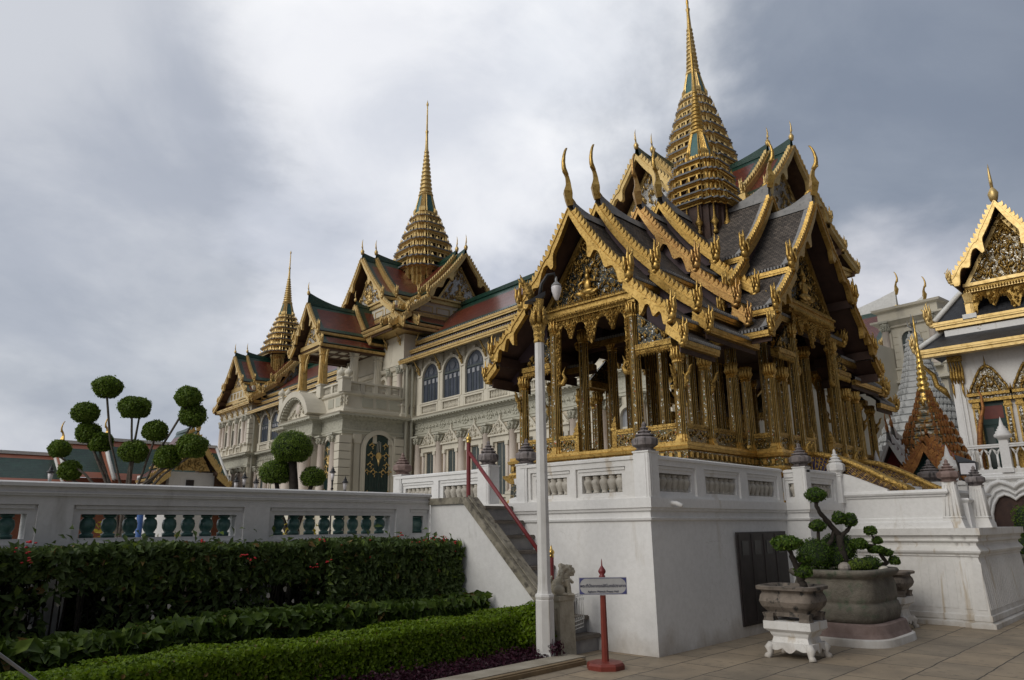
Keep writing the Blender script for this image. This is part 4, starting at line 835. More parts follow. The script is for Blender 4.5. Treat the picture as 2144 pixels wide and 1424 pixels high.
# ------------------------------------------------------------------ tiered spire (also used by the palace)
RED=[(.94,.46),(.86,.46),(.86,.66),(.77,.66),(.77,.77),(.66,.77),(.66,.86),(.46,.86),(.46,.94)]; RED=RED+[(-y,x) for x,y in RED]+[(-x,-y) for x,y in RED]+[(y,-x) for x,y in RED]
def spire(parent,cx,cy,T_,bell,ring,tip,g,gc,lead,ant=1.,name='spire',teal='teal'):
    """T_ : list of (z,half) from the lowest eave up"""
    root=None
    for i in range(len(T_)-1):
        (z,r),(z2,r2)=T_[i],T_[i+1]; h=z2-z; mb=MB()
        mb.shape(cx,cy,RED,[(r*.84,z-h*.06),(r*.90,z),(r*.91,z+h*.10),(r*.97,z+h*.16),(r*.99,z+h*.21),(r*1.05,z+h*.23),(r*1.06,z+h*.35),(r2*1.0,z+h*.46),(r2*.93,z+h*.50),(r2*.80,z+h*.53),(r2*.76,z+h*.97)],[2,0,0,0,0,1,1,0,0,2])
        e=[(cx+x*r*.97,cy+y*r*.97) for x,y in RED]; n=len(e)
        for j in range(n):
            p,q=e[j],e[(j+1)%n]; L=math.hypot(q[0]-p[0],q[1]-p[1])
            kk=3 if L>r*.6 else 1
            for u in range(kk):
                f=(u+.5)/kk; x=p[0]+(q[0]-p[0])*f; y=p[1]+(q[1]-p[1])*f; dx,dy=(q[0]-p[0])/L,(q[1]-p[1])/L; hh=h*((.85 if abs(RED[j][0])>.8 or abs(RED[j][1])>.8 else .6) if kk==1 else .50)*ant; ww=min(L*.45/kk,h*.3)
                mb.tube([(x,y,z+h*.28),(x,y,z+h*.28+hh*.35),(x-dy*0,y,z+h*.28+hh*.6),(x,y,z+h*.28+hh)],[ww*.5,ww*.62,ww*.34,.003],4,0,False)
        for x,y in RED:
            if abs(x)+abs(y)>1.5:
                X,Y=cx+x*r2*.86,cy+y*r2*.86; mb.box(X-h*.09,Y-h*.09,z+h*.5,X+h*.09,Y+h*.09,z+h*1.02,0)
        for ax_ in range(4):
            a=PI/2*ax_
            for t in (-.3,0,.3):
                X=cx+math.cos(a)*r2*.83-math.sin(a)*t*r2; Y=cy+math.sin(a)*r2*.83+math.cos(a)*t*r2; mb.box(X-h*.07,Y-h*.07,z+h*.5,X+h*.07,Y+h*.07,z+h*1.02,0)
        o=part(name,mb,[g,lead,'soffit'],parent) if root is None else inst(mb.mesh('spire_tier',[g,lead,'soffit']),'spire_tier',root)
        if root is None: root=o
    (z0,r0),(z1,r1)=bell; H=z1-z0; mb=MB(); mb.shape(cx,cy,RED,[(r0*1.12,z0-H*.03),(r0*1.12,z0+H*.04),(r0,z0+H*.06),(r0*.88,z0+H*.35),(r1*1.02,z0+H*.86),(r1*1.2,z0+H*.9),(r1*1.15,z0+H*.95),(r1,z1)],[0,0,1,1,0,0,0])
    for x,y in RED:
        mb.tube([(cx+x*r0*1.0,cy+y*r0*1.0,z0+H*.06),(cx+x*r0*.90,cy+y*r0*.90,z0+H*.35),(cx+x*r1*1.04,cy+y*r1*1.04,z0+H*.88)],[r0*.075,r0*.07,r0*.055],4,0,False)
        mb.tube([(cx+x*r0*1.08,cy+y*r0*1.08,z0+H*.04),(cx+x*r0*1.08,cy+y*r0*1.08,z0+H*.16),(cx+x*r0*1.0,cy+y*r0,z0+H*.28)],[r0*.10,r0*.11,.003],4,0,False)
    inst(mb.mesh('bell',[g,teal]),'bell',root)
    z2,r2=ring; pr=[]; n=11
    for i in range(n):
        f=i/n; r=r1*(1-f)+r2*f; za=z1+(z2-z1)*f; dh=(z2-z1)/n; pr+=[(r*1.12,za),(r*1.15,za+dh*.35),(r*.86,za+dh*.5),(r*.84,za+dh*.95)]
    z3=tip; H=z3-z2
    pr+=[(r2*.9,z2),(r2*.62,z2+H*.30),(r2*.85,z2+H*.34),(r2*.9,z2+H*.36),(r2*.5,z2+H*.38),(r2*.36,z2+H*.80),(r2*.3,z2+H*.86),(r2*.62,z2+H*.89),(r2*.66,z2+H*.915),(r2*.3,z2+H*.95),(r2*.1,z2+H*.985),(.002,z3)]
    mb=MB(); mb.lathe(cx,cy,pr,12); inst(mb.mesh('ringed_shaft',[g]),'ringed_shaft',root)
    return root
mb=MB(); mb.shape(0,0,RED,[(.80,z_(8.0)),(.80,z_(9.35))]); q=part('spire_drum',mb,['soffit'],PV)
for sx,sy in ((-.78,-.3),(-.78,.3),(-.3,-.78),(.3,-.78),(-.62,-.62),(-.78,0),(0,-.78)):
    mb=MB(); mb.lathe(sx*1.04,sy*1.04,[(.06,z_(8.55)),(.07,z_(8.62)),(.03,z_(8.66)),(.05,z_(8.78)),(.10,z_(8.86)),(.06,z_(8.93)),(.03,z_(9.02)),(.02,z_(9.35))],8); inst(mb.mesh('pendant_bracket',['gold_carved']),'pendant_bracket',q)
TT=[(z_(a),b) for a,b in ((9.36,1.03),(9.64,.87),(9.94,.83),(10.27,.78),(10.61,.67),(10.94,.53))]
spire(PV,0.08,0,TT,((z_(10.98),.31),(z_(11.85),.165)),(z_(13.1),.06),z_(16.15),'gold','gold_carved','lead_dark')
# ================================================================== PALACE (own frame: x into the building, y along the front to the left)
AP=math.radians(39.81-46.44)
PA=thing('palace','long grey stucco palace with red and green Thai roofs and gilded spires','palace',(32.56,40.54,0),AP)
def B(): return MB()
def pp(name,mb,mats): return part(name,mb,mats,PA)
def arch_pts(w,h,n=12,flat=1.):
    r=w/2; return [(-r,0),(r,0)]+[(r*math.cos(a),h-r*flat+r*flat*math.sin(a)) for a in np.linspace(0,PI,n)]
def ring(mb,w,h,t,x0,x1,m=0,n=14,bottom=False,cy=0,cz=0):
    r=w/2; ou=[(-r-t,0)]+[((r+t)*math.cos(a),h-r+(r+t)*math.sin(a)) for a in np.linspace(PI,0,n)]+[(r+t,0)]; inn=[(-r,0)]+[(r*math.cos(a),h-r+r*math.sin(a)) for a in np.linspace(PI,0,n)]+[(r,0)]
    for i in range(len(ou)-1):
        a,b,c,d=ou[i],ou[i+1],inn[i+1],inn[i]; v=[(x0,cy+p[0],cz+p[1]) for p in (a,b,c,d)]+[(x1,cy+p[0],cz+p[1]) for p in (a,b,c,d)]
        mb.add(v,[(3,2,1,0),(4,5,6,7),(0,1,5,4),(2,3,7,6),(1,2,6,5),(3,0,4,7)],m)
# --- prototypes (face -x, base at origin)
def arched_window_proto():
    w,h=1.96,2.66; mb=B(); ring(mb,w,h,.17,-.20,.05); mb.box(-.26,-w/2-.2,-.09,.05,w/2+.2,.0); mb.box(-.24,-.13,h+.10,.0,.13,h+.30)
    fr=mb.mesh('arched_window',['palace'])
    mb=B(); p=arch_pts(w,h); mb.plate(p,lambda q:(-.03,q[0],q[1]),lambda q:(.02,q[0],q[1]),0)
    for k in range(5): y=-w/2+k*w/4; mb.box(-.06,y-.025,0,-.03,y+.025,1.62,0)
    for y in (-.98,-.33,.33,.95): mb.box(-.055,y-.03,0,-.03,y+.03,1.3,1)
    mb.box(-.08,-w/2,1.64,-.03,w/2,1.76,1)
    for y in (-.66,-.44,.44,.66): mb.box(-.05,y-.03,1.7,-.03,y+.03,h-.28-abs(y)*.3,0)
    for k in range(4):
        y=-w/2+(k+.5)*w/4; mb.box(-.07,y-.13,1.27,-.058,y+.13,1.55,2)
    for k in range(14):
        a,b=2*PI*k/14,2*PI*(k+1)/14; mb.add([(-.065,.25*math.cos(a),2.14+.25*math.sin(a)),(-.065,.25*math.cos(b),2.14+.25*math.sin(b)),(-.065,0,2.14)],[(0,1,2)],3)
    for y in (-.8,-.55,.55,.8): mb.box(-.06,y-.07,1.8,-.052,y+.07,2.18-abs(abs(y)-.55)*.8,3)
    return fr,mb.mesh('shutter',['dark_blue','dark_pane','pane','dark_blue_glass'])
AWF,AWS=arched_window_proto()
def arched_window(y,z,x=0.): o=inst(AWF,'arched_window',PA,(x,y,z)); inst(AWS,'shutter',o)
def low_window_proto():
    mb=B(); w=1.06; mb.box(-.12,-w/2-.28,0,.0,-w/2,3.06); mb.box(-.12,w/2,0,0,w/2+.28,3.06); mb.box(-.22,-w/2-.36,3.06,0,w/2+.36,3.40); mb.box(-.34,-w/2-.46,3.40,0,w/2+.46,3.50)
    for sg in (-1,1): mb.tube([(-.16,sg*(w/2+.17),.1),(-.16,sg*(w/2+.17),2.82)],.10,8,1); mb.box(-.28,sg*(w/2+.17)-.15,2.82,0,sg*(w/2+.17)+.15,3.06); mb.box(-.28,sg*(w/2+.17)-.14,0,0,sg*(w/2+.17)+.14,.12)
    fr=mb.mesh('window',['palace','pink'])
    mb=B(); pts=[(-.98,0),(.98,0),(.86,.12),(.62,.22),(.40,.52),(.16,.78),(.08,1.0),(.04,1.28),(0,1.36),(-.04,1.28),(-.08,1.0),(-.16,.78),(-.40,.52),(-.62,.22),(-.86,.12)]
    mb.plate(pts,lambda q:(-.2,q[0],3.5+q[1]*.86),lambda q:(0,q[0],3.5+q[1]*.86),0)
    for k in range(26):
        z=random.random()**1.5*.6; t=random.uniform(-1,1)*(.66-z*.85); mb.tube([(-.2,t,3.54+z),(-.27,t+.05,3.58+z),(-.25,t+random.uniform(-.1,.1),3.66+z)],[.05,.06,.01],5,0)
    mb.ell((-.24,0,3.75),(.06,.14,.16),0)
    for sg in (-1,1): mb.tube([(-.24,sg*.98,3.52),(-.24,sg*.72,3.66),(-.24,sg*.48,3.96),(-.24,sg*.2,4.2),(-.22,0,4.36)],.055,5,0)
    pd=mb.mesh('pediment',['palace'])
    mb=B(); mb.box(.02,-w/2,0,.05,w/2,3.06,0); mb.box(-.02,-w/2,0,.02,-.02,3.0,0); mb.box(-.02,.02,0,.02,w/2,3.0,0)
    for k in range(16): mb.box(-.03,-w/2+.06,.2+k*.17,-.02,-.08,.28+k*.17,0); mb.box(-.03,.08,.2+k*.17,-.02,w/2-.06,.28+k*.17,0)
    for sg in (-1,1): mb.box(-.10,sorted((sg*w/2,sg*(w/2-.13)))[0],0,.02,sorted((sg*w/2,sg*(w/2-.13)))[1],3.06,1)
    return fr,pd,mb.mesh('shutter',['dark_pane','palace_cream'])
LWF,LWP,LWS=low_window_proto()
def low_window(y,z,x=0.): o=inst(LWF,'window',PA,(x,y,z)); inst(LWP,'pediment',o); inst(LWS,'shutter',o)
def column_proto(h,r,m='pink'):
    mb=B(); mb.box(-r*1.35,-r*1.35,0,r*1.35,r*1.35,.14,1); mb.lathe(0,0,[(r*1.3,.14),(r*1.35,.2),(r*1.12,.26),(r,.32),(r*1.02,h*.4),(r*.86,h-.62),(r*.95,h-.6),(r*.9,h-.55)],14,0)
    sh=mb.mesh('column',[m,'palace'])
    mb=B(); mb.lathe(0,0,[(r*.9,h-.58),(r*1.05,h-.4),(r*1.0,h-.36),(r*1.3,h-.16),(r*1.2,h-.1)],10,0)
    for k in range(10):
        a=2*PI*k/10
        for zz in (h-.44,h-.26): c,s_=math.cos(a+zz),math.sin(a+zz); mb.tube([(r*.95*c,r*.95*s_,zz-.12),(r*1.15*c,r*1.15*s_,zz),(r*1.42*c,r*1.42*s_,zz+.07),(r*1.45*c,r*1.45*s_,zz+.0)],[.05,.06,.04,.01],5,0)
    mb.box(-r*1.4,-r*1.4,h-.1,r*1.4,r*1.4,h); return sh,mb.mesh('capital',['palace_green'])
C1=column_proto(4.25,.27); C2=column_proto(2.9,.2); C3=column_proto(4.9,.40)
def col(pr,x,y,z,sc=1.): o=inst(pr[0],'column',PA,(x,y,z),0,(sc,sc,1)); inst(pr[1],'capital',o)
def entab(mb,poly,z0=7.8,dent=True):
    """architrave, relief frieze and cornice on a closed outline (counter-clockwise)"""
    mb.loft(poly,[(.06,z0),(.06,z0+.16),(.10,z0+.17),(.10,z0+.28),(.04,z0+.30),(.04,z0+.92),(.12,z0+.96),(.14,z0+1.04),(.22,z0+1.06),(.22,z0+1.12),(.50,z0+1.16),(.50,z0+1.28),(.58,z0+1.36),(.0,z0+1.42)],[1,1,1,1,2,2,2,1,1,1,1,0,0],caps=(1,1))
def dentils(mb,p0,p1,z,out,st=.32,w=.15,h=.10,d=.22,m=0):
    p=Vector(p0);q=Vector(p1);dr=(q-p).normalized();L=(q-p).length;nr=Vector((dr.y,-dr.x))
    for k in range(int(L/st)):
        c=p+dr*(k+.5)*st; a=c+nr*(out-d); 
        xs=sorted((a.x-abs(dr.x)*w/2,a.x+nr.x*d+abs(dr.x)*w/2)); ys=sorted((a.y-abs(dr.y)*w/2,a.y+nr.y*d+abs(dr.y)*w/2))
        if abs(dr.x)<.5: ys=[c.y-w/2,c.y+w/2]; xs=sorted((a.x,a.x+nr.x*d))
        else: xs=[c.x-w/2,c.x+w/2]; ys=sorted((a.y,a.y+nr.y*d))
        mb.box(xs[0],ys[0],z,xs[1],ys[1],z+h,m)
def quoins(mb,x,y,z0,z1,w,h=.52,d=.06,m=0):
    z=z0
    while z+h*.9<z1: mb.box(x-w/2-d,y-w/2-d,z+.02,x+w/2+d,y+w/2+d,z+h-.02,m); z+=h
SBAL=balmesh('small','palace',[(.05,0),(.055,.08),(.03,.14),(.065,.36),(.05,.5),(.032,.8),(.055,.86),(.055,1)],7)
def lowbal(p0,p1,z0,z1,x_thick,n,sec=1,name='balustrade'):
    """balustrade with several small balusters merged into its mesh: they are a few pixels each"""
    p=Vector(p0);q=Vector(p1);d=(q-p).normalized();L=(q-p).length; mb=MB((p.x,p.y,0),(d.x,d.y)); h=z1-z0
    mb.box(0,-x_thick/2,z0,L,x_thick/2,z0+h*.16); mb.box(-.02,-x_thick/2-.04,z1-h*.16,L+.02,x_thick/2+.04,z1)
    for s_ in range(sec+1): u=L*s_/sec; mb.box(max(0,u-.14),-x_thick/2-.01,z0,min(L,u+.14),x_thick/2+.01,z1-.01)
    for s_ in range(sec):
        for k in range(n):
            u=L*s_/sec+.2+(L/sec-.4)*(k+.5)/n; mb.lathe(u,0,[(.05,z0+h*.16),(.03,z0+h*.25),(.065,z0+h*.45),(.035,z0+h*.72),(.05,z1-h*.16)],6,0)
    return pp(name,mb,['palace'])
# --- bodies
mb=B()
mb.box(0,-19,0,9,0,13.4); mb.box(0,10.1,0,9,29,13.4)                           # wings
mb.box(-.9,-.0,0,9.2,10.1,15.2)                                                # central tower
mb.box(-.9,28.55,0,8.6,37.1,14.0); mb.box(-.9,-27.0,0,8.6,-18.45,14.0)        # end towers
mb.box(14,-29.4,0,24,-26.45,13.3)                                             # rear stone wing
mb.box(9,-27,0,24,-20,11.0)
pp('wall',mb,['palace'])
mb=B(); mb.loft(rect(-5.4,.02,-.85,10.08),[(0,0),(0,7.85)]); mb.loft(rect(-6.1,3.0,-5.3,7.2),[(0,0),(0,7.85)]); pp('porch',mb,['palace'])
mb=B(); mb.box(-.012,-18.4,3.6,.0,0,7.8); pp('cream_wall',mb,['palace_cream']); mb=B(); mb.box(-.012,10.1,3.6,0,28.5,7.8); pp('cream_wall',mb,['palace_cream'])
# --- entablatures
mb=B(); entab(mb,rect(-.0,-18.6,1,-.02)); entab(mb,rect(0,10.1,1,28.6)); entab(mb,rect(-.9,28.6,8.6,37.1)); entab(mb,rect(-.9,-27,8.6,-18.45)); entab(mb,rect(-5.4,.02,-.85,10.08)); entab(mb,rect(-6.1,3.0,-5.2,7.2)); 
for p,q in (((0,-.1),(0,-18.4)),((0,28.5),(0,10.2)),((-.9,37.1),(-.9,28.6)),((-.9,28.6),(0,28.6)),((-5.4,3.0),(-5.4,0)),((-5.4,0.02),(-.6,.02)),((-6.1,7.2),(-6.1,3.0)),((-5.4,10),(-5.4,7.2)),((-.9,-18.45),(-.9,-27))): dentils(mb,p,q,8.90,.46,m=1)
# medallions and swags on the frieze
for y in [-1.1-2.52*k for k in range(8)]+[11.0+2.52*k for k in range(8)]:
    for t in np.linspace(0,2*PI,9)[:-1]: mb.ell((-.06,y+.26*math.cos(t),8.42+.26*math.sin(t)),(.05,.09,.09),1,6,4)
    mb.ell((-.06,y,8.42),(.06,.12,.12),1,6,4)
    for k in range(5):
        for sg in (-1,1): mb.tube([(-.05,y+.5+k*.4,8.28),(-.09,y+.6+k*.4,8.42),(-.07,y+.7+k*.4,8.42+.12*sg)],[.04,.06,.02],5,1)
pp('cornice',mb,['palace','palace_green','frieze'])
# --- wing bays
for k in range(7):
    y=-2.27-2.52*k; arched_window(y,10.05); low_window(y,3.6)
for k in range(7):
    y=11.6+2.52*k; arched_window(y,10.05); low_window(y,3.6)
for y in [-1.0-2.52*k for k in range(8)]+[10.35+2.52*k for k in range(8)]:
    col(C1,-.18,y,3.55)
    mb=B(); mb.box(-.16,y-.17,9.2,.02,y+.17,13.2); mb.box(-.24,y-.22,9.2,.02,y+.22,10.0); mb.box(-.24,y-.22,11.9,.02,y+.22,12.0); pp('pilaster',mb,['palace'])
    mb=B(); mb.box(-.5,y-.36,2.9,.05,y+.36,3.56); pp('pedestal',mb,['palace'])
for k in range(7):
    for y in (-2.27-2.52*k,11.6+2.52*k): lowbal((-.16,y-1.02),(-.16,y+1.02),9.22,9.92,.16,11); lowbal((-.3,y-.9),(-.3,y+.9),2.9,3.5,.16,9)
mb=B(); mb.box(-.55,-18.4,2.55,.02,0,2.9); mb.box(-.4,-18.4,0,.02,0,2.55); mb.box(-.55,10.1,2.55,.02,28.5,2.9); mb.box(-.4,10.1,0,.02,28.5,2.55); pp('plinth',mb,['palace_green'])
# gilded brackets under the wing eaves
mb=B(); mb.tube([(0,0,0),(-.10,0,.2),(-.10,0,.5),(-.3,0,.7),(-.45,0,.95),(-.75,0,1.1)],[.03,.09,.08,.07,.05,.02],6); mb.tube([(-.1,0,.3),(-.25,0,.32),(-.28,0,.55)],[.05,.05,.01],5); BRP=mb.mesh('eave_bracket',['gold_far_carved'])
for k in range(8):
    inst(BRP,'eave_bracket',PA,(-.2,-1.0-2.52*k,12.0)); inst(BRP,'eave_bracket',PA,(-.2,10.35+2.52*k,12.0))
# --- wing roofs
def wing_roof(y0,y1):
    mb=B()
    def slope(xa,za,xb,zb,red):
        n=6; L=math.hypot(xb-xa,zb-za); pv=[0,.0]
        c=[(xa+(xb-xa)*i/n, za+(zb-za)*(i/n+.05*math.sin(PI*i/n))) for i in range(n+1)]
        for i in range(n):
            u0=L*i/n;u1=L*(i+1)/n; m=1 if (red==1 and i in (0,n-1)) or red==2 and i in (0,n-1) else 0
            (x0,z0),(x1,z1)=c[i],c[i+1]
            mb.add([(x0,y0,z0),(x0,y1,z0),(x1,y1,z1),(x1,y0,z1)],[(0,1,2,3)],m,False,[[(0,-u0),(y1-y0,-u0),(y1-y0,-u1),(0,-u1)]]); mb.add([(x0,y0,z0-.12),(x0,y1,z0-.12),(x1,y1,z1-.12),(x1,y0,z1-.12)],[(3,2,1,0)],2)
    slope(4.2,18.25,.05,14.75,1); slope(.2,14.45,-.45,14.02,2); slope(-.25,13.75,-1.15,13.22,2)
    slope(4.2,18.25,9.2,14.4,1)
    for x,z in ((.05,14.75),(-.45,14.02),(-1.15,13.22)):
        mb.box(x-.06,y0,z-.16,x+.2,y1,z-.02,3); mb.box(x+.0,y0,z-.28,x+.2,y1,z-.16,3); mb.box(x-.075,y0,z-.09,x-.06,y1,z-.05,3)
        for k in range(int((y1-y0)/.24)): mb.box(x-.09,y0+k*.24,z-.02,x+.06,y0+k*.24+.12,z+.045,4)
    mb.box(4.05,y0,18.2,4.35,y1,18.5,1)
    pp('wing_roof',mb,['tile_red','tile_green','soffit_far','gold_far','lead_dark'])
wing_roof(-19,.3); wing_roof(9.8,29)
# --- gable kit for the palace
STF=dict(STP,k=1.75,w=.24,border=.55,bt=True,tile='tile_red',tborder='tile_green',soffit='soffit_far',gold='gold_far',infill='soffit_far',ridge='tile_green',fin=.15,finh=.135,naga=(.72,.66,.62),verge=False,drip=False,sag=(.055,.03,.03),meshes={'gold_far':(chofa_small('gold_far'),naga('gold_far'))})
def tower_gable(o,a,za,hw,ze,s1,s2,lev2,lev3,chs=.62):
    gable(PA,o,a,[dict(s0=1.2,s1=s1,dz=0,hook=1,open=1,inset=.9,rise=.35,ch=chs),dict(s0=0,s1=s2,dz=.28,rise=.3,ch=chs,inset=.25)],dict(STF,levels=[(0,za,hw,ze),lev2,lev3]))
def tower_front(o,a,s,zb,za,hw,zw):
    pediment(PA,o,a,STF,s,zb+.5,za-.2,hw*.62,('mosaic_pale','gold_far_carved','gold_far'),90,.30)
    mb=MB((o[0],o[1],0),a); mb.box(s-.2,-hw*.86,zb,s+.12,hw*.86,zb+.18,0); mb.box(s-.2,-hw*.84,zb+.18,s+.05,hw*.84,zb+.34,1); mb.box(s-.2,-hw*.88,zb+.34,s+.16,hw*.88,zb+.48,0)
    mb.box(s-.25,-hw*1.25,zw,s-.02,hw*1.25,zb,2)
    k=5
    for i in range(k):
        y0=-hw*1.2+i*2.4*hw/k; y1=y0+2.4*hw/k; pd=.16
        for q in ((y0+pd,zw+.28,y1-pd,zw+.34),(y0+pd,zb-.34,y1-pd,zb-.28),(y0+pd,zw+.34,y0+pd+.06,zb-.34),(y1-pd-.06,zw+.34,y1-pd,zb-.34)): mb.box(s-.03,q[0],q[1],s+.015,q[2],q[3],0)
    mb.box(s-.2,-hw*1.35,zw-.16,s+.10,hw*1.35,zw+.02,0); mb.box(s-.2,-hw*1.4,zw-.62,s+.04,hw*1.4,zw-.16,3); mb.box(s-.2,-hw*1.42,zw-.80,s+.14,hw*1.42,zw-.62,0)
    for j in range(int(hw*2.7/.2)):
        t=-hw*1.36+j*.2; mb.tube([(s+.03,t,zw-.58),(s+.08,t+.04,zw-.42),(s+.05,t+.09*(-1)**j,zw-.26)],[.05,.06,.02],4,0,False)
    part('gable_front',mb,['gold_far','gold_far_carved','palace','mosaic_pale'],PA)
CX,CY=4.0,5.15
for a in ((-1,0),(0,-1),(0,1)):
    tower_gable((CX,CY),a,22.2,3.35,18.45,5.75,4.55,(3.25,18.1,5.0,16.9),(4.85,16.65,6.45,15.6),.60); tower_front((CX,CY),a,4.95,18.0,21.6,3.1,16.9)
# sloping skirts that close the cross of the tower
def skirt(cx,cy,r0,z0,r1,z1,mats=('tile_red','tile_green','gold_far','soffit_far')):
    mb=B(); c=[(-1,-1),(1,-1),(1,1),(-1,1)]
    for i in range(4):
        p,q=c[i],c[(i+1)%4]
        for f0,f1,m in ((0,.22,1),(.22,.78,0),(.78,1,1)):
            ra,rb=r0+(r1-r0)*f0,r0+(r1-r0)*f1; za,zb=z0+(z1-z0)*f0,z0+(z1-z0)*f1
            mb.add([(cx+p[0]*ra,cy+p[1]*ra,za),(cx+q[0]*ra,cy+q[1]*ra,za),(cx+q[0]*rb,cy+q[1]*rb,zb),(cx+p[0]*rb,cy+p[1]*rb,zb)],[(0,1,2,3)],m,False,[[(0,-f0*2),(2*ra,-f0*2),(2*rb,-f1*2),(0,-f1*2)]])
    mb.shape(cx,cy,c,[(r1-.3,z1-.1),(r1+.05,z1-.16),(r1+.05,z1-.02)],2,caps=(0,0)); mb.shape(cx,cy,c,[(r1-.1,z1-.30),(r1-.02,z1-.28),(r1-.02,z1-.16)],2,caps=(1,0)); mb.shape(cx,cy,c,[(r1-.9,z1-.28),(r1-.1,z1-.30)],3,caps=(0,0))
    pp('eave_skirt',mb,list(mats))
skirt(CX,CY,4.6,16.35,5.95,15.55)
mb=B(); mb.shape(CX,CY,RED,[(2.05,18.5),(2.05,22.0)]); q=pp('spire_drum',mb,['soffit'])
for x,y in RED:
    if abs(x)+abs(y)>1.5 or abs(x)<.5 or abs(y)<.5: 
        mb=B(); X,Y=CX+x*2.25,CY+y*2.25; mb.box(X-.16,Y-.16,19.3,X+.16,Y+.16,21.3); mb.shape(X,Y,rect(-1,-1,1,1),[(.16,21.2),(.26,21.5),(.2,21.55),(.30,21.9)],0); inst(mb.mesh('drum_column',['gold_far_carved']),'drum_column',q)
TC=[(21.75,2.80),(22.6,2.55),(23.5,2.28),(24.35,2.0),(25.2,1.72),(26.0,1.45),(26.8,1.21),(27.35,1.02)]
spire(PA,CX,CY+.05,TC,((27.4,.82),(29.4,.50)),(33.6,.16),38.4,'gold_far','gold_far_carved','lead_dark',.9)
# end towers
for yc in (32.4,-22.6):
    for a in (((-1,0),(0,-1)) if yc>0 else ((-1,0),(0,1),(0,-1))):
        tower_gable((3.6,yc),a,19.4,2.75,16.4,5.25,4.0,(2.7,16.1,3.95,15.2),(3.85,15.0,5.1,14.3),.5)
        pediment(PA,(3.6,yc),a,STF,4.4,16.3,18.9,1.9,('mosaic_pale','gold_far_carved','gold_far'),60,.26,False)
        mb=MB((3.6,yc,0),a); mb.box(4.2,-3.3,15.9,4.5,3.3,16.3,0); mb.box(4.2,-3.6,15.0,4.45,3.6,15.9,1); mb.box(4.2,-4.0,14.7,4.55,4.0,15.0,0)
        for k in range(6): mb.box(4.44,-2.6+k*.9,15.15,4.47,-2.1+k*.9,15.75,2)
        part('gable_front',mb,['gold_far','palace','gold_far_carved'],PA)
    skirt(3.6,yc,4.3,14.75,5.1,14.2)
    mb=B(); mb.shape(3.6,yc,RED,[(1.6,16),(1.6,20.2)]); q=pp('spire_drum',mb,['soffit'])
    for x,y in RED:
        if abs(x)+abs(y)>1.5 or abs(x)<.5 or abs(y)<.5: mb=B(); X,Y=3.6+x*1.65,yc+y*1.65; mb.box(X-.12,Y-.12,17.4,X+.12,Y+.12,19.6); mb.shape(X,Y,rect(-1,-1,1,1),[(.12,19.5),(.2,19.7),(.16,19.75),(.24,20.05)],0); inst(mb.mesh('drum_column',['gold_far_carved']),'drum_column',q)
    TE=[(20.0+(a-21.75)*.83,b*(.90 if yc>0 else .68)) for a,b in TC]
    spire(PA,3.6,yc,TE,((24.7,.72 if yc>0 else .56),(26.3,.44 if yc>0 else .32)),(29.2,.14),32.5,'gold_far','gold_far_carved','lead_dark',.9)
# end tower fronts: columns, niches, windows
def tower_face(yc,right=False):
    w=4.25
    for y in (-3.7,-2.9,-1.25,1.25,2.9,3.7): col(C1,-1.1,yc+y,3.55); 
    for y in (-3.75,-2.85,-1.0,1.0,2.85,3.75): col(C2,-1.05,yc+y,10.0)
    for y in (-1.95,0,1.95):
        mb=B(); ring(mb,.62,2.55,.16,-1.1,-.88,0,cy=yc+y,cz=10.0); mb.box(-1.0,yc+y-.31,11.75,-.9,yc+y+.31,11.95); o=pp('window',mb,['palace'])
        mb=B(); mb.box(-.93,yc+y-.30,10.0,-.905,yc+y+.30,11.75); inst(mb.mesh('pane',['door_dark']),'pane',o)
        mb=B(); ring(mb,.9,3.2,.18,-1.1,-.88,0,cy=yc+y*1.06,cz=4.0); o=pp('niche',mb,['palace']); mb=B(); p=arch_pts(.9,3.2); mb.plate(p,lambda q:(-.925,yc+y*1.06+q[0],4.0+q[1]),lambda q:(-.89,yc+y*1.06+q[0],4.0+q[1]),0); mb.box(-.96,yc+y*1.06-.45,6.2,-.9,yc+y*1.06+.45,6.3,1); inst(mb.mesh('pane',['pane','palace']),'pane',o)
    for y in (-1.95,0,1.95): lowbal((-1.05,yc+y-.62),(-1.05,yc+y+.62),9.25,9.95,.2,4)
    mb=B(); mb.loft(rect(-1.15,yc-4.3,8.6,yc+4.3),[(0,9.22),(0,9.32),(-.12,9.4),(-.12,9.86),(-.05,9.92),(-.05,10.0),(-.2,10.02)],caps=(0,0)); mb.loft(rect(-.9,yc-4.27,8.6,yc+4.27),[(.06,12.7),(.06,12.85),(.2,12.9),(.3,13.05),(0,13.1)],caps=(0,0)); mb.loft(rect(-.9,yc-4.27,8.6,yc+4.27),[(.05,13.3),(.05,13.9)],caps=(0,0))
    mb.loft(rect(-1.3,yc-4.4,8.6,yc+4.4),[(.1,0),(.1,2.6),(.2,2.7),(.2,2.9),(0,2.95),(0,3.55),(-.3,3.56)],caps=(0,0)); quoins(mb,-.85,yc-4.2,3.6,7.7,.5); quoins(mb,-.85,yc+4.2,3.6,7.7,.5); quoins(mb,-.85,yc-4.2,10.0,12.6,.45,.5); pp('moulding',mb,['palace'])
    for k in range(6): inst(BRP,'eave_bracket',PA,(-.95,yc-3.9+k*1.56,13.05))
tower_face(32.85); tower_face(-22.7)
# drain pipes
for x,y in ((-.75,-.25),(-.35,-.3),(-.6,28.4)):
    mb=B(); mb.tube([(x,y,0),(x,y,12.6),(x-.2,y,13.0)],.11,8); pp('drain_pipe',mb,['palace_green'])
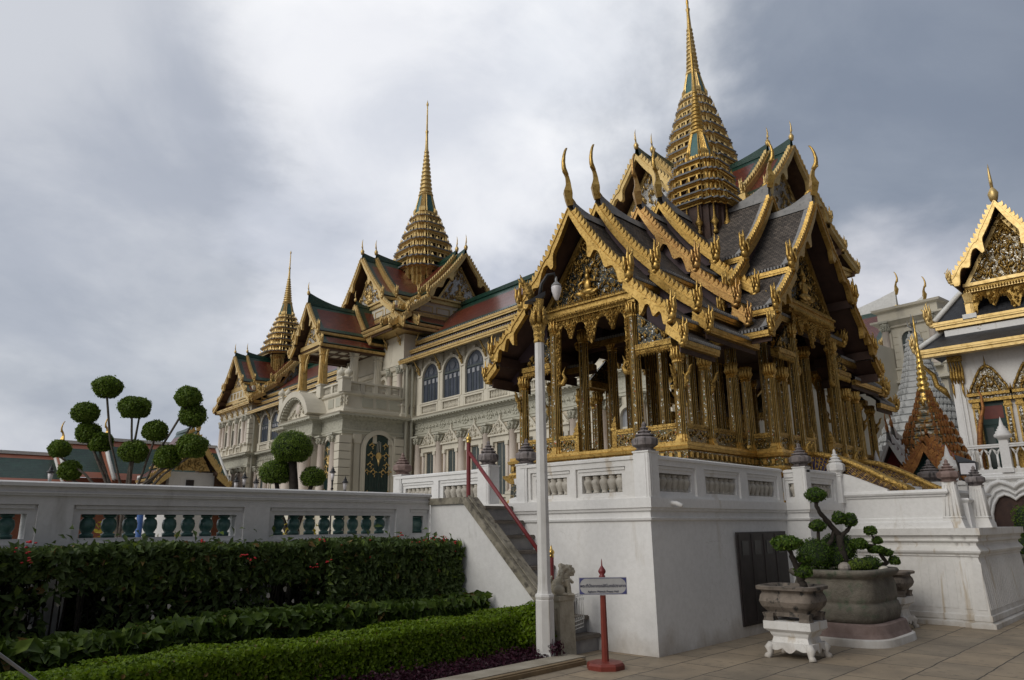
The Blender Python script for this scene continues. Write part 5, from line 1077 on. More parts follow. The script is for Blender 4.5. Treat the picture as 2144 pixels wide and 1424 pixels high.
# --- central tower: upper storey
mb=B()
mb.loft(rect(-.9,.0,9.2,10.1),[(.05,12.45),(.05,12.55),(.22,12.62),(.30,12.78),(.34,12.86),(0,12.9)],caps=(0,0)); mb.loft(rect(-.9,.0,9.2,10.1),[(.08,13.2),(.08,14.7),(.0,14.72)],caps=(0,0)); mb.loft(rect(-.9,.0,9.2,10.1),[(.12,13.0),(.12,13.2)],caps=(0,0))
mb.loft(rect(-.9,.0,9.2,10.1),[(.25,9.2),(.25,9.4),(.12,9.5),(.12,9.95),(.18,10.0),(.18,10.12),(0,10.13)],caps=(0,0))
for z in np.arange(10.2,12.4,.42): mb.box(-.97,.75,z,-.9,1.35,z+.39); mb.box(-.97,8.75,z,-.9,9.35,z+.39)
for y in (1.6,3.2,6.9,8.5): mb.box(-1.0,y-.05,13.35,-.96,y+.05,14.5)
pp('moulding',mb,['palace'])
for y in (.3,1.65,3.1,7.0,8.45,9.8): col(C2,-1.05,y,9.95,.95)
col(C2,.35,-.12,9.95,.9)
for y in (2.4,7.7,5.05):
    mb=B(); ring(mb,.72,2.2,.2,-1.15,-.88,0,cy=y,cz=10.0); o=pp('window',mb,['palace']); mb=B(); mb.box(-.93,y-.35,10.0,-.905,y+.35,11.55); inst(mb.mesh('shutter',['maroon_door']),'shutter',o)
for k in range(6): inst(BRP,'eave_bracket',PA,(-.95,.4+k*1.86,14.35)); 
for k in range(2): inst(BRP,'eave_bracket',PA,(.0+k*1.4,-.05,14.35),PI/2)
# --- porch
for y in (.62,2.45,7.75,9.5): col(C1,-5.62,y,3.55,1.1)
for y in (3.35,4.05,6.1,6.85): col(C3,-6.35,y,2.95)
mb=B(); quoins(mb,-5.3,.15,3.5,7.75,.75); quoins(mb,-5.3,9.95,3.5,7.75,.75); quoins(mb,-1.25,.12,3.5,7.75,.6)
mb.loft(rect(-5.6,-.1,-.85,10.2),[(.1,0),(.1,2.9),(.22,2.95),(.22,3.1),(.08,3.14),(.08,3.45),(0,3.5)],caps=(0,0)); mb.loft(rect(-6.6,2.9,-5.3,7.3),[(.1,0),(.1,2.3),(.2,2.4),(.0,2.95)],caps=(0,1))
for x in (-4.35,-1.75): mb.box(x-.2,-.08,3.5,x+.2,.05,7.2); mb.box(x-.28,-.14,7.2,x+.28,.05,7.8); mb.box(x-.26,-.13,3.5,x+.26,.05,3.75)
mb.box(-3.2,-.09,7.25,-2.9,.05,7.8)
pp('moulding',mb,['palace'])
mb=B(); mb.loft(rect(-5.4,.02,-.85,10.08),[(-.02,9.2),(-.02,9.45),(-.08,9.5),(-.08,10.35),(.06,10.42),(.10,10.52),(-.05,10.56)],caps=(0,1))
for k in range(3): mb.box(-4.0+k*1.05,.06,9.65,-3.2+k*1.05,.11,10.25,1)
for k in range(2):
    for y in (.5+k*1.1,8.2+k*1.1): mb.box(-5.36,y,9.65,-5.30,y+.75,10.25,1)
for x,y in ((-5.38,.35),(-5.1,.05)):
    for k in range(14): a=k*.9; mb.tube([(x,y,9.7+.04*k),(x-.08,y-.05+.1*math.sin(a),9.75+.04*k),(x-.05,y+.15*math.cos(a),9.8+.04*k)],[.05,.06,.02],5,0)
pp('attic',mb,['palace','palace_green'])
lowbal((-5.0,.15),(-1.0,.15),10.56,11.3,.2,6,4); lowbal((-5.28,.5),(-5.28,3.3),10.56,11.3,.2,5,2); lowbal((-5.28,6.9),(-5.28,9.6),10.56,11.3,.2,5,2); lowbal((-5.28,3.6),(-5.28,6.6),10.56,11.3,.2,6,2)
for x,y in ((-5.3,.2),(-5.3,3.45),(-5.3,6.75),(-5.3,9.9)):
    mb=B(); mb.box(x-.32,y-.32,10.54,x+.32,y+.32,11.42); mb.box(x-.38,y-.38,11.42,x+.38,y+.38,11.52)
    for dx,dy in (((0,0),) if 1<y<9 else ((-.16,.2),(.16,-.2))): mb.lathe(x+dx,y+dy,[(.12,11.52),(.1,11.6),(.26,11.72),(.30,11.86),(.2,12.02),(.1,12.08),(.05,12.2),(.0,12.28)],10)
    pp('parapet_urn',mb,['palace'])
# arched pediment over the porch front
mb=B(); n=20; r=2.35; yc,zc=5.1,8.35
for i in range(n):
    a,b=PI*(.12+.76*i/n),PI*(.12+.76*(i+1)/n)
    q=[(yc+rr*math.cos(t),zc+rr*math.sin(t)) for rr in (r,r+.42) for t in (a,b)]; v=[(x,*q[k]) for x in (-6.75,-5.3) for k in (0,1,3,2)]
    mb.add(v,[(3,2,1,0),(4,5,6,7),(0,1,5,4),(2,3,7,6),(1,2,6,5),(3,0,4,7)],0)
    t=(a+b)/2; y,z=yc+(r-.08)*math.cos(t),zc+(r-.08)*math.sin(t); mb.box(-6.68,y-.07,z-.07,-6.3,y+.07,z+.07,1)
mb.plate([(yc+r*math.cos(t),zc+r*math.sin(t)) for t in np.linspace(PI*.1,PI*.9,16)],lambda p:(-6.2,p[0],p[1]),lambda p:(-5.3,p[0],p[1]),2)
mb.ell((-6.25,yc,9.95),(.12,.32,.42),3); 
for k in range(26): t=random.uniform(-1.5,1.5); z=9.35+random.random()*(1.0-.4*abs(t)); mb.tube([(-6.2,yc+t,z),(-6.3,yc+t+.1,z+.1),(-6.25,yc+t-.1,z+.25)],[.06,.08,.02],5,2)
pp('arched_pediment',mb,['palace','palace_green','palace','pink'])
# doors
def lacquer_door(name,tx,w,h,z,face):
    """face: 'y' faces -y at y=0 ; 'x' faces -x"""
    if face=='y': o=(tx,-.03,z); a=(1,0)
    else: o=(face,tx,z); a=(0,-1)
    mb=MB(o,a,(a[1],-a[0])) if False else MB(o,a)
    f=lambda d: (lambda p:(p[0],-d if face=='y' else -d,p[1]))
    p=arch_pts(w,h,16); mb.plate(p,lambda q:(q[0],-.02,q[1]),lambda q:(q[0],.05,q[1]),0)
    for k in range(9): x=-w/2+.12+k*(w-.24)/8; mb.box(x-.02,-.05,.0,x+.02,-.02,h*.52,0)
    mb.box(-.035,-.06,0,.035,-.02,h*.55,0)
    mb.plate([(.21*math.cos(t),h*.70+.25*math.sin(t)) for t in np.linspace(0,2*PI,16)[:-1]],lambda q:(q[0],-.07,q[1]),lambda q:(q[0],-.03,q[1]),1); mb.tube([(0,-.05,h*.66),(0,-.05,h*.56)],[.12,.01],6,1)
    for k in range(-1,2): mb.tube([(k*.13,-.05,h*.75),(k*.13,-.05,h*.90+(.06 if k==0 else 0))],[.02,.012],5,2)
    for sg in (-1,1):
        for (cx,cz,r_) in ((.55,.70,.2),(.6,.57,.17),(.35,.47,.2),(.82,.48,.14),(.5,.84,.16),(.6,.08,.2),(.3,.12,.17),(.75,.18,.16)):
            pts=[(sg*(cx*w/2+r_*math.cos(t)*(1-t/9)),-.05,cz*h+r_*math.sin(t)*(1-t/9)) for t in np.linspace(0,5.2,9)]; mb.tube(pts,[.05,.045,.04,.04,.035,.03,.03,.05,.03],5,1)
            for q in range(4): tt=q*1.4; mb.tube([(sg*(cx*w/2+r_*math.cos(tt)),-.05,cz*h+r_*math.sin(tt)),(sg*(cx*w/2+r_*1.6*math.cos(tt+.3)),-.06,cz*h+r_*1.6*math.sin(tt+.3))],[.05,.006],4,1)
    d=part(name,mb,['dark_green','gold_far','palace'],PA)
    mb=MB(o,a); 
    r_=w/2
    for t in (.16,.30):
        ou=[(-r_-t,0)]+[((r_+t)*math.cos(q),h-r_+(r_+t)*math.sin(q)) for q in np.linspace(PI,0,18)]+[(r_+t,0)]; inn=[(-r_,0)]+[(r_*math.cos(q),h-r_+r_*math.sin(q)) for q in np.linspace(PI,0,18)]+[(r_,0)]; dd=.20-t*.3
        for i in range(len(ou)-1):
            v=[(y[0],-dd,y[1]) for y in (ou[i],ou[i+1],inn[i+1],inn[i])]+[(y[0],.04,y[1]) for y in (ou[i],ou[i+1],inn[i+1],inn[i])]; mb.add(v,[(0,1,2,3),(0,4,5,1),(2,6,7,3),(1,5,6,2),(3,7,4,0)],0)
    inst(mb.mesh('door_frame',['palace']),'door_frame',d)
lacquer_door('door',-2.72,2.05,4.75,3.1,'y'); lacquer_door('door',1.62,1.1,4.2,3.3,-5.43); lacquer_door('door',8.5,1.1,4.2,3.3,-5.43); lacquer_door('door',5.1,1.7,4.5,2.95,-6.13)
# --- canopy over the balcony
gable(PA,(0,5.1),(-1,0),[dict(s0=.9,s1=6.0,dz=0,hook=1,open=1,inset=.7,rise=.7,ch=.55)],dict(STF,k=1.5,w=.28,levels=[(0,17.75,1.95,15.35),(1.85,15.05,2.62,14.32)],sag=(.06,.03),naga=(.9,.8)))
gable(PA,(0,5.1),(-1,0),[dict(s0=.6,s1=2.2,dz=0,rise=.3,ch=.55,inset=.1)],dict(STF,k=1.3,w=.26,levels=[(0,18.3,2.6,14.9)],sag=(.06,),naga=(.8,)))
pediment(PA,(0,5.1),(-1,0),STF,5.35,14.9,17.0,1.45,('mosaic_pale','gold_far_carved','gold_far'),50,.24,False)
mb=B(); mb.box(-5.6,3.3,14.45,-5.1,6.9,14.75); mb.box(-5.45,3.3,14.2,-5.2,6.9,14.45); mb.box(-5.5,2.75,14.0,-.9,2.95,14.35,1); mb.box(-5.5,7.2,14.0,-.9,7.4,14.35,1); mb.box(-5.5,2.75,14.35,-.9,7.4,14.42,1)
for k in range(5):
    for j in range(3): mb.box(-5.0+k*.8,3.3+j*1.3,14.32,-4.5+k*.8,3.9+j*1.3,14.345,2)
    for y in (2.73,7.42): mb.box(-5.1+k*.82,y-.015,14.06,-4.6+k*.82,y+.015,14.3,2)
pp('canopy_ceiling',mb,['gold_far','soffit_far','palace'])
for x,y,m in ((-5.35,3.45,'gold_far'),(-5.35,6.75,'gold_far'),(-1.25,3.0,'palace'),(-1.25,7.2,'palace'),(-3.2,3.0,'palace')):
    mb=B(); mb.shape(x,y,OCT,[(.34,11.5),(.34,11.7),(.30,11.75),(.26,13.6),(.34,13.65),(.28,13.75),(.40,14.2)],0); o=pp('canopy_column',mb,[m])
    if m=='gold_far':
        for sg in (-1,1): mb=B(); mb.tube([(x,y+sg*.2,12.8),(x,y+sg*.45,13.2),(x,y+sg*.5,13.7),(x,y+sg*.85,14.2)],[.05,.08,.07,.02],6); inst(mb.mesh('eave_bracket',['gold_far']),'eave_bracket',o)
# --- rear stone wing seen past the pavilion
mb=B(); R_=rect(14,-29.4,24,-26.45); mb.loft(R_,[(.0,12.15),(.12,12.2),(.12,12.3),(.3,12.45),(.42,12.52),(.42,12.62),(.1,12.66),(.1,13.15),(.3,13.2),(.34,13.32),(0,13.34)],caps=(0,1)); mb.loft(R_,[(.1,9.0),(.35,9.05),(.35,9.2),(.12,9.25),(.12,9.75),(.2,9.8),(.2,9.9),(0,9.92)],caps=(0,0)); mb.loft(R_,[(.05,7.7),(.05,8.9),(.1,8.95)],caps=(0,0))
for y in (-26.75,-29.1): mb.box(13.82,y-.25,9.9,14.02,y+.25,11.9)
for z in np.arange(9.95,12.0,.42): mb.box(13.97,-28.95,z+.015,14.0,-26.9,z+.40)
ring(mb,.8,1.95,.2,13.85,14.02,0,cy=-27.9,cz=9.9); pp('rear_wing_moulding',mb,['palace'])
for y in (-26.75,-29.15): col(C2,13.75,y,9.65,.9); col(C1,13.75,y,3.5,.9)
mb=B(); p=arch_pts(.8,1.95); mb.plate(p,lambda q:(13.95,-27.9+q[0],9.9+q[1]),lambda q:(14.0,-27.9+q[0],9.9+q[1]),0); 
for z in (10.5,11.1): mb.box(13.93,-28.3,z,13.96,-27.5,z+.06,1)
mb.box(13.93,-27.93,9.9,13.96,-27.87,11.85,1); pp('rear_window',mb,['dark_pane','iron_white'])
# ================================================================== FRONT STAIRCASE of the pavilion (right)
FS=thing('front_staircase','white staircase block with fluted base and gilded naga rails right of the terrace','staircase',(14.55,5.39,0))
FO=[(14.60,5.40),(14.60,3.60),(14.53,3.60),(14.53,3.40),(14.46,3.40),(14.46,3.17),(17.9,3.17),(17.9,5.40)]
mb=MB(); mb.loft(FO,[(.06,0),(.06,.07),(.0,.09),(.0,.10),(.015,.11),(.015,.19),(-.005,.20),(-.005,.24),(-.075,1.10),(-.055,1.115),(-.055,1.135),(-.02,1.17),(-.01,1.20),(-.03,1.23),(-.07,1.29),(-.07,1.33),(-.02,1.36),(-.02,1.38),(-.03,1.40),(-.02,1.43),(.0,1.455),(.03,1.46),(.03,1.575)])
part('base',mb,['plaster_old'],FS,True)
mb=MB()
def flute(p0,p1,n):
    p=Vector(p0);q=Vector(p1);d=(q-p).normalized();nr=Vector((d.y,-d.x));L=(q-p).length
    for k in range(n):
        c=p+d*(k+.5)*L/n; w=L/n*.36; pts=[(-w,.28),(w,.28),(w,1.0),(w*.7,1.04),(0,1.06),(-w*.7,1.04),(-w,1.0)]
        f=lambda e:(lambda u:(c.x+d.x*u[0]+nr.x*(e-.004-.075*(u[1]-.24)/.86),c.y+d.y*u[0]+nr.y*(e-.004-.075*(u[1]-.24)/.86),u[1]))
        mb.plate(pts,f(.009),f(-.02))
flute((14.60,5.35),(14.60,3.64),13); flute((14.53,3.58),(14.53,3.42),1); flute((14.46,3.38),(14.46,3.19),1); flute((14.5,3.17),(17.85,3.17),26)
part('fluting',mb,['plaster_old'],FS,True)
mb=MB(); mb.loft(rect(14.68,3.62,17.8,5.42),[(.06,1.575),(.05,1.67),(.0,1.70),(.0,1.74),(-.03,1.76),(-.03,2.10),(.0,2.12),(.0,2.15),(.04,2.16),(.055,2.19),(.04,2.235),(0,2.24)]); part('side_wall',mb,['plaster'],FS,True)
mb=MB(); mb.loft(rect(15.0,3.36,15.30,3.6),[(.0,1.575),(-.02,2.0),(0,2.02),(.02,2.05),(0,2.08)]); part('front_wall',mb,['plaster'],FS,True)
for x,y,z,m,us,h in ((14.82,3.57,1.576,URNR,.95,.78),(15.44,3.30,1.576,URN,.85,.72)):
    mb=MB(); mb.shape(x,y,rect(-1,-1,1,1),[(.19,z),(.15,z+.12),(.135,z+.16),(.15,z+.175),(.135,z+.20),(.095,z+h-.02),(.10,z+h)])
    for k in (-.06,-.02,.02,.06): mb.tube([(x-.138,y+k*1.6,z+.2),(x-.10,y+k,z+h-.05)],.008,4); mb.tube([(x+k*1.6,y-.138,z+.2),(x+k,y-.10,z+h-.05)],.008,4)
    q=part('post',mb,['plaster_old'],FS,True); inst(m,'urn_finial',q,(x-FS.location.x,y-FS.location.y,z+h),0,(us,us,us))
# curved steps + naga rails
for k in range(7):
    mb=MB(); mb.box(15.05,4.35+k*.18,2.2,17.4,5.95,2.25+k*.075); part('step',mb,['plaster'],FS,True)
for x in (14.82,15.0,17.45):
    mb=MB(); cv=[(5.95,3.02),(5.75,2.99),(5.5,2.93),(5.2,2.80),(4.9,2.64),(4.6,2.46),(4.3,2.30),(4.2,2.24)]
    mb.tube([(x,y,z) for y,z in cv],[.05,.06,.065,.065,.062,.06,.058,.05],8,0); 
    mb.plate([(y,z-.03) for y,z in cv]+[(5.95,2.24)],lambda p:(x-.02,p[0],p[1]),lambda p:(x+.02,p[0],p[1]),1)
    for y in np.arange(4.3,6.0,.085):
        zt=np.interp(y,[c[0] for c in cv[::-1]],[c[1] for c in cv[::-1]])-.03
        for s_ in (1,-1): mb.tube([(x-.022,y,max(2.24,zt-.0)),(x-.022,min(5.95,max(4.2,y+s_*(zt-2.24))),2.24)],.009,4,0)
    mb.tube([(x,5.95,3.0),(x-.02,6.0,3.1),(x-.02,5.96,3.2),(x,5.9,3.28)],[.06,.06,.04,.004],6,0)
    part('naga_rail',mb,['gold_carved','lattice'],FS,True)
mb=MB(); pts=[(5.42,2.62),(5.2,2.56),(5.0,2.47),(4.85,2.40),(4.7,2.33),(4.55,2.27),(4.55,2.2),(5.42,2.2)]; mb.plate(pts,lambda p:(14.66,p[0],p[1]),lambda p:(14.78,p[0],p[1])); part('scrolled_wing',mb,['plaster'],FS,True)
# floodlight
FL=thing('floodlight','dark floodlight on a short pole behind the white staircase pillars','floodlight',(16.3,3.60,2.42))
mb=MB((0,0,0),(RT.x/nrm,RT.y/nrm)); mb.tube([(0.06,0,-.6),(.06,0,.18)],.07,8,0); mb.tube([(-.2,-.05,.1),(-.15,-.08,.02),(.0,-.08,-.02),(.06,-.05,.05)],.015,5,0); mb.ell((-.02,-.1,.0),(.05,.03,.03),0); part('pole',mb,['black_iron'],FL)
mb=MB((0,0,0),(RT.x/nrm,RT.y/nrm)); q=[(-.24,-.16,.10),(.10,-.16,.10),(.14,-.10,.36),(-.20,-.10,.36)]; r=[(-.10,.08,.18),(.18,.08,.18),(.30,.06,.36),(-.12,.12,.52)]
mb.add(q+r,[(0,1,2,3),(7,6,5,4),(0,4,5,1),(1,5,6,2),(2,6,7,3),(3,7,4,0)],0); part('housing',mb,['black_iron'],FL)
mb=MB((0,0,0),(RT.x/nrm,RT.y/nrm)); q=[(-.215,-.165,.125),(.08,-.165,.125),(.115,-.115,.335),(-.18,-.115,.335)]; mb.add(q,[(0,1,2,3)],0); part('glass',mb,['globe'],FL)
# ================================================================== PLANTERS
def superell(a,b,n=40,e=4): return [(a*abs(math.cos(t))**(2/e)*(1 if math.cos(t)>0 else -1),b*abs(math.sin(t))**(2/e)*(1 if math.sin(t)>0 else -1)) for t in [2*PI*i/n for i in range(n)]]
def pedestal(name,label,x,y,a,b,h,group=None):
    t=thing(name,label,'pedestal',(x,y,0),0,group); mb=MB(); mb.loft(rect(-a,-b,a,b),[(.0,.14*h/.55),(-.03,.22*h/.55),(-.05,h-.2),(-.03,h-.17),(-.02,h-.14),(.01,h-.12),(.035,h-.10),(.035,h-.005),(.02,h)]); part('body',mb,['plaster_old'],t)
    for sx in (-1,1):
        for sy in (-1,1):
            mb=MB(); X,Y=sx*(a-.03),sy*(b-.03); mb.tube([(X,Y,.17),(X+sx*.03,Y+sy*.03,.12),(X+sx*.02,Y+sy*.02,.06),(X+sx*.045,Y+sy*.045,.025),(X+sx*.05,Y+sy*.05,.0)],[.05,.06,.04,.045,.05],6); part('leg',mb,['plaster_old'],t)
    mb=MB()
    for (hw,f) in ((b,lambda u,z,d:(-a-d,u,z)),(b,lambda u,z,d:(a+d,u,z)),(a,lambda u,z,d:(u,-b-d,z)),(a,lambda u,z,d:(u,b+d,z))):
        n=24; us=[-hw+2*hw*i/n for i in range(n+1)]; lo=[.13-.045*abs(math.sin(3*PI*i/n))*(1.3 if 8<=i<=16 else .7) for i in range(n+1)]
        pts=[(u,.19) for u in us]+[(u,z) for u,z in zip(us[::-1],lo[::-1])]
        mb.plate(pts,lambda p:f(p[0],p[1],.012),lambda p:f(p[0],p[1],-.03))
    part('apron',mb,['plaster_old'],t); return t
def pot(label,x,y,z,a,b,h,group=None):
    t=thing('planter',label,'planter',(x,y,z),0,group); mb=MB(); P_=superell(a,b,40,6)
    mb.loft(P_,[(-.11,.05*h/.4),(-.10,.10*h/.4),(-.03,.16*h/.4),(.0,.22*h/.4),(-.015,.28*h/.4),(-.045,.32*h/.4),(-.03,.345*h/.4),(.025,.355*h/.4),(.03,h-.01),(.01,h),(-.03,h),(-.05,h-.04)],sm=False)
    part('bowl',mb,['pot'],t)
    mb=MB()
    for sx in (-1,1):
        for sy in (-1,1): mb=MB(); mb.shape(sx*(a-.13),sy*(b-.13),rect(-1,-1,1,1),[(.07,0),(.06,.04),(.075,.09*h/.4)]); part('foot',mb,['pot'],t)
    mb=MB(); mb.loft(offset(P_,-.05),[(0,h-.06),(0,h-.05)]); part('earth',mb,['soil'],t); return t
pedestal('planter_pedestal','white plaster pedestal with carved feet under the nearest small stone planter',9.97,4.44,.235,.275,.455); pot('grey weathered square planter on white pedestal nearest the viewer',9.97,4.44,.455,.325,.365,.435)
pedestal('planter_pedestal','white plaster pedestal half hidden behind the large round planter',13.72,4.42,.22,.24,.50); pot('small grey planter half hidden behind the large round planter',13.72,4.42,.50,.30,.33,.40)
BP=thing('large_planter','big round cornered mossy stone planter on a reddish plinth by the terrace wall','planter',(12.08,4.53,0))
mb=MB(); P_=superell(.70,.59,60,5.)
mb.loft(P_,[(.0,.29),(.025,.36),(.03,.46),(.012,.53),(-.015,.555),(-.005,.57),(.008,.62),(.0,.80),(-.03,.88),(-.02,.895),(.02,.91),(.06,.95),(.07,.98),(.05,1.01),(-.01,1.015),(-.05,.96)],sm=True); part('bowl',mb,['pot_green'],BP)
mb=MB(); mb.loft(P_,[(.14,.10),(.11,.16),(.08,.27),(.04,.29)]); part('plinth',mb,['pot_base'],BP)
mb=MB(); mb.loft(P_,[(.19,0),(.175,.09),(.14,.105)]); part('footing',mb,['plaster_old'],BP)
mb=MB(); mb.loft(offset(P_,-.04),[(0,.94),(0,.96)]); part('earth',mb,['soil'],BP)
def stem(o,pts,r0,r1,m='bark_dark',name='trunk'):
    q=[]; n=len(pts)-1
    for i in range(n):
        for f in (0,.33,.67): t=(i+f)/n; w=(r0+(r1-r0)*t); p=Vector(pts[i]).lerp(Vector(pts[i+1]),f); q.append((p+Vector((random.uniform(-1,1),random.uniform(-1,1),0))*w*(.22 if i+f>0 else 0),w*random.uniform(.86,1.16)))
    q.append((Vector(pts[-1]),r1)); mb=MB(); mb.tube([a for a,b in q],[b for a,b in q],7); return part(name,mb,[m],o,True)
def bonsai(name,label,base,stems,balls,nl=1300,size=.036,cat='bonsai tree',bark='bark_dark',leafm='leaf_bonsai',lump=.07):
    t=thing(name,label,cat,base)
    for pts,r0,r1 in stems: stem(t,pts,r0,r1,bark)
    for x,y,z,a,b in balls: ball(t,(x-base[0],y-base[1],z-base[2]),(a,a,b),int(nl*max(.25,(a/.2)**1.6)),size,leafm,lump=lump)
    return t
b0=(12.02,4.50,.95)
bonsai('bonsai_tree','crooked cloud pruned bonsai in the big planter with foliage pads on a zigzag stem',b0,[([(12.03,4.5,.95),(12.0,4.5,1.2),(11.99,4.5,1.5)],.075,.06),([(11.99,4.5,1.48),(11.93,4.55,1.60),(11.79,4.60,1.72),(11.66,4.63,1.84),(11.60,4.65,1.93),(11.62,4.65,2.06)],.05,.025),([(11.99,4.5,1.48),(12.06,4.42,1.54),(12.09,4.36,1.62),(12.10,4.34,1.68)],.04,.022),([(11.93,4.56,1.55),(11.88,4.58,1.42),(11.80,4.66,1.30),(11.80,4.68,.98)],.03,.035)],
 [(11.62,4.65,2.1,.16,.12),(11.92,4.46,1.75,.10,.11),(12.07,4.34,1.72,.11,.11)])
bonsai('bonsai_tree','small single stemmed bonsai rising left of the zigzag bonsai in the big planter',(11.70,4.78,.95),[([(11.70,4.78,.95),(11.72,4.74,1.3),(11.73,4.71,1.6)],.03,.022)],[(11.73,4.71,1.64,.125,.095)])
bonsai('bonsai_tree','leaning bonsai arching over the right rim of the big planter',(12.55,4.25,.95),[([(12.55,4.25,.95),(12.56,4.05,1.08),(12.46,4.10,1.24),(12.38,4.14,1.33),(12.22,4.30,1.36)],.04,.022),([(12.40,4.13,1.32),(12.36,4.12,1.42),(12.31,4.14,1.52)],.018,.012)],[(12.3,4.14,1.56,.10,.07),(12.40,4.09,1.41,.08,.06),(12.40,4.12,1.28,.14,.06),(12.20,4.30,1.36,.14,.09),(12.53,4.03,1.23,.10,.06),(12.64,3.96,1.11,.085,.07)])
def shrub(label,c,r,n,lm='leaf_bonsai',size=.03,cat='shrub',lump=.04,flat=.85):
    t=thing('clipped_shrub',label,cat,(c[0],c[1],c[2]-r[2])); ball(t,(0,0,r[2]),r,n,size,lm,lump=lump,flat=flat); return t
shrub('dense round clipped shrub ball at the left of the big planter',(11.70,4.80,1.20),(.27,.27,.27),3000,size=.026)
shrub('dark rounded shrub behind the zigzag bonsai in the big planter',(12.20,4.62,1.28),(.30,.28,.26),2200,size=.03)
shrub('yellow green low shrub at the front rim of the big planter',(12.02,4.28,1.05),(.20,.16,.11),1400,'leaf_new',.03,lump=.12)
shrub('small green mound at the front right of the big planter',(12.36,4.22,1.06),(.17,.15,.13),1200,'leaf_bonsai',.028,lump=.12)
shrub('tiny dark shrub between the round ball and zigzag bonsai',(11.92,4.60,1.12),(.14,.14,.15),700,'leaf_bonsai',.03,lump=.12)
for lab,x,y,z,r in (('pale boulder at the left rim of the big planter',11.82,4.42,1.02,(.11,.09,.09)),('white broken stone at the right rim of the big planter',12.38,4.05,.99,(.10,.07,.05))):
    mb=MB(); mb.ell((0,0,0),r,0,9,6,False); mb.v=[(a*(1+.15*math.sin(9*b+5*c)),b*(1+.18*math.sin(8*a+3*c)),c*(1+.15*math.sin(11*a))) for a,b,c in mb.v]; solo('rock',mb,['rock' if 'boulder' in lab else 'petal_pale'],lab,'rock',None,(0,0,0)).location=(x,y,z)
bonsai('bonsai_tree','bushy topped bonsai growing in the small grey planter on white pedestal',(9.990,4.360,0.870),[([(10.020,4.300,0.870),(10.000,4.320,0.970),(9.980,4.300,1.050),(9.900,4.340,1.190),(9.860,4.350,1.290),(9.830,4.360,1.410)],.055,.025),([(9.930,4.300,1.150),(9.990,4.260,1.190)],.02,.012)],[(9.800,4.370,1.430,.19,.10),(9.720,4.420,1.420,.11,.08),(10.020,4.250,1.220,.10,.06),(10.020,4.280,1.060,.115,.085)],1300,.042,lump=.14)
# ================================================================== TEMPLE HALL at the right
HL=thing('temple_hall','white temple hall with slate roof, gilded gable porch and gilded window frames','temple hall',(30,4.3,0))
mb=MB(); mb.box(30,-8,0,44,6.62,8.5); part('wall',mb,['plaster'],HL,True)
mb=MB()
for y in (6.62,6.30): mb.box(29.93,y-.22 if y>6.5 else y-.03,3.2,30.02,y+.02,7.0)
mb.box(29.92,6.45,3.2,30.0,6.64,7.0); part('corner_pilaster',mb,['plaster'],HL,True)
mb=MB()
for k in range(5): y=6.60-k*.09; mb.tube([(29.93,y,6.5),(29.86,y,6.75),(29.92,y,7.0),(29.80,y,7.3)],[.03,.06,.045,.03],5)
for k in range(2): mb.tube([(29.92,6.6-k*.3,6.5),(29.9,6.6-k*.3,6.2),(29.93,6.58-k*.3,5.95)],[.05,.04,.005],5)
mb.box(29.84,6.2,7.3,30.0,6.66,7.5); mb.tube([(29.95,6.75,6.0),(29.9,6.9,6.3),(29.85,7.1,6.5),(29.8,7.15,6.9),(29.6,7.4,7.25),(29.4,7.45,7.5)],[.03,.12,.10,.09,.06,.02],6); part('gilded_capital',mb,['gold_carved'],HL,True)
mb=MB()
def hip(x0,z0,x1,z1,yl0,yl1,yr):
    L=math.hypot(x1-x0,z1-z0); mb.add([(x0,yl0,z0),(x0,yr,z0),(x1,yr,z1),(x1,yl1,z1)],[(0,1,2,3)],0,False,[[(0,-L),(yl0-yr,-L),(yl0-yr,0),(0,0)]])
    mb.add([(x0,yl0,z0),(x1,yl1,z1),(x1+3,yl1,z1),(x0+3,yl0,z0)],[(0,1,2,3)],0); mb.add([(x0,yl0,z0-.1),(x0,yr,z0-.1),(x1+.5,yr,z0-.05),(x1+.5,yl1,z0-.05)],[(3,2,1,0)],3)
    mb.tube([(x0-.02,yl0+.02,z0+.05),((x0+x1)/2,(yl0+yl1)/2,(z0+z1)/2+.05),(x1,yl1,z1+.06)],.10,6,1); mb.tube([(x1,yl1,z1+.04),(x1,yr,z1+.04)],.08,6,1)
    for q,(d,a,b) in enumerate(((.08,.18,.02),(.03,.30,.18))): mb.box(x0-d,yr,z0-a,x0+.3,yl0+d,z0-b,2)
    mb.box(x0-.10,yr,z0-.12,x0-.08,yl0+.1,z0-.07,2)
hip(29.15,7.75,30.35,8.5,7.35,6.75,-8); hip(29.95,8.85,33.6,12.2,6.85,5.0,-8)
part('roof',mb,['tile_dark','iron_white','gold_far','soffit'],HL,True)
for y in (6.95,): inst(STF['meshes']['gold_far'][1],'naga_finial',HL,(29.95-30,y-4.3,8.75),PI,(1.3,-1.3,1.3)); inst(STF['meshes']['gold_far'][1],'naga_finial',HL,(29.2-30,7.4-4.3,7.65),PI,(1.1,-1.1,1.1))
gable(HL,(2.4,0),(-1,0),[dict(s0=0,s1=2.9,dz=0,hook=1,open=1,inset=.7,rise=.05,ch=1.0)],dict(STF,k=1.15,w=.22,levels=[(0,12.75,1.72,10.2)],sag=(.05,),naga=(.75,),tile='tile_dark',tborder='lead',ridge='iron_white'))
pediment(HL,(2.4,0),(-1,0),STF,2.35,10.1,12.35,1.35,('mosaic_mid','gold_carved','gold_far'),420,.15,False)
mb=MB((2.4,0,0),(-1,0)); mb.box(2.1,-1.5,9.98,2.42,1.5,10.1,0); mb.box(2.1,-1.46,9.84,2.36,1.46,9.98,1); mb.box(2.1,-1.5,9.74,2.45,1.5,9.84,0)
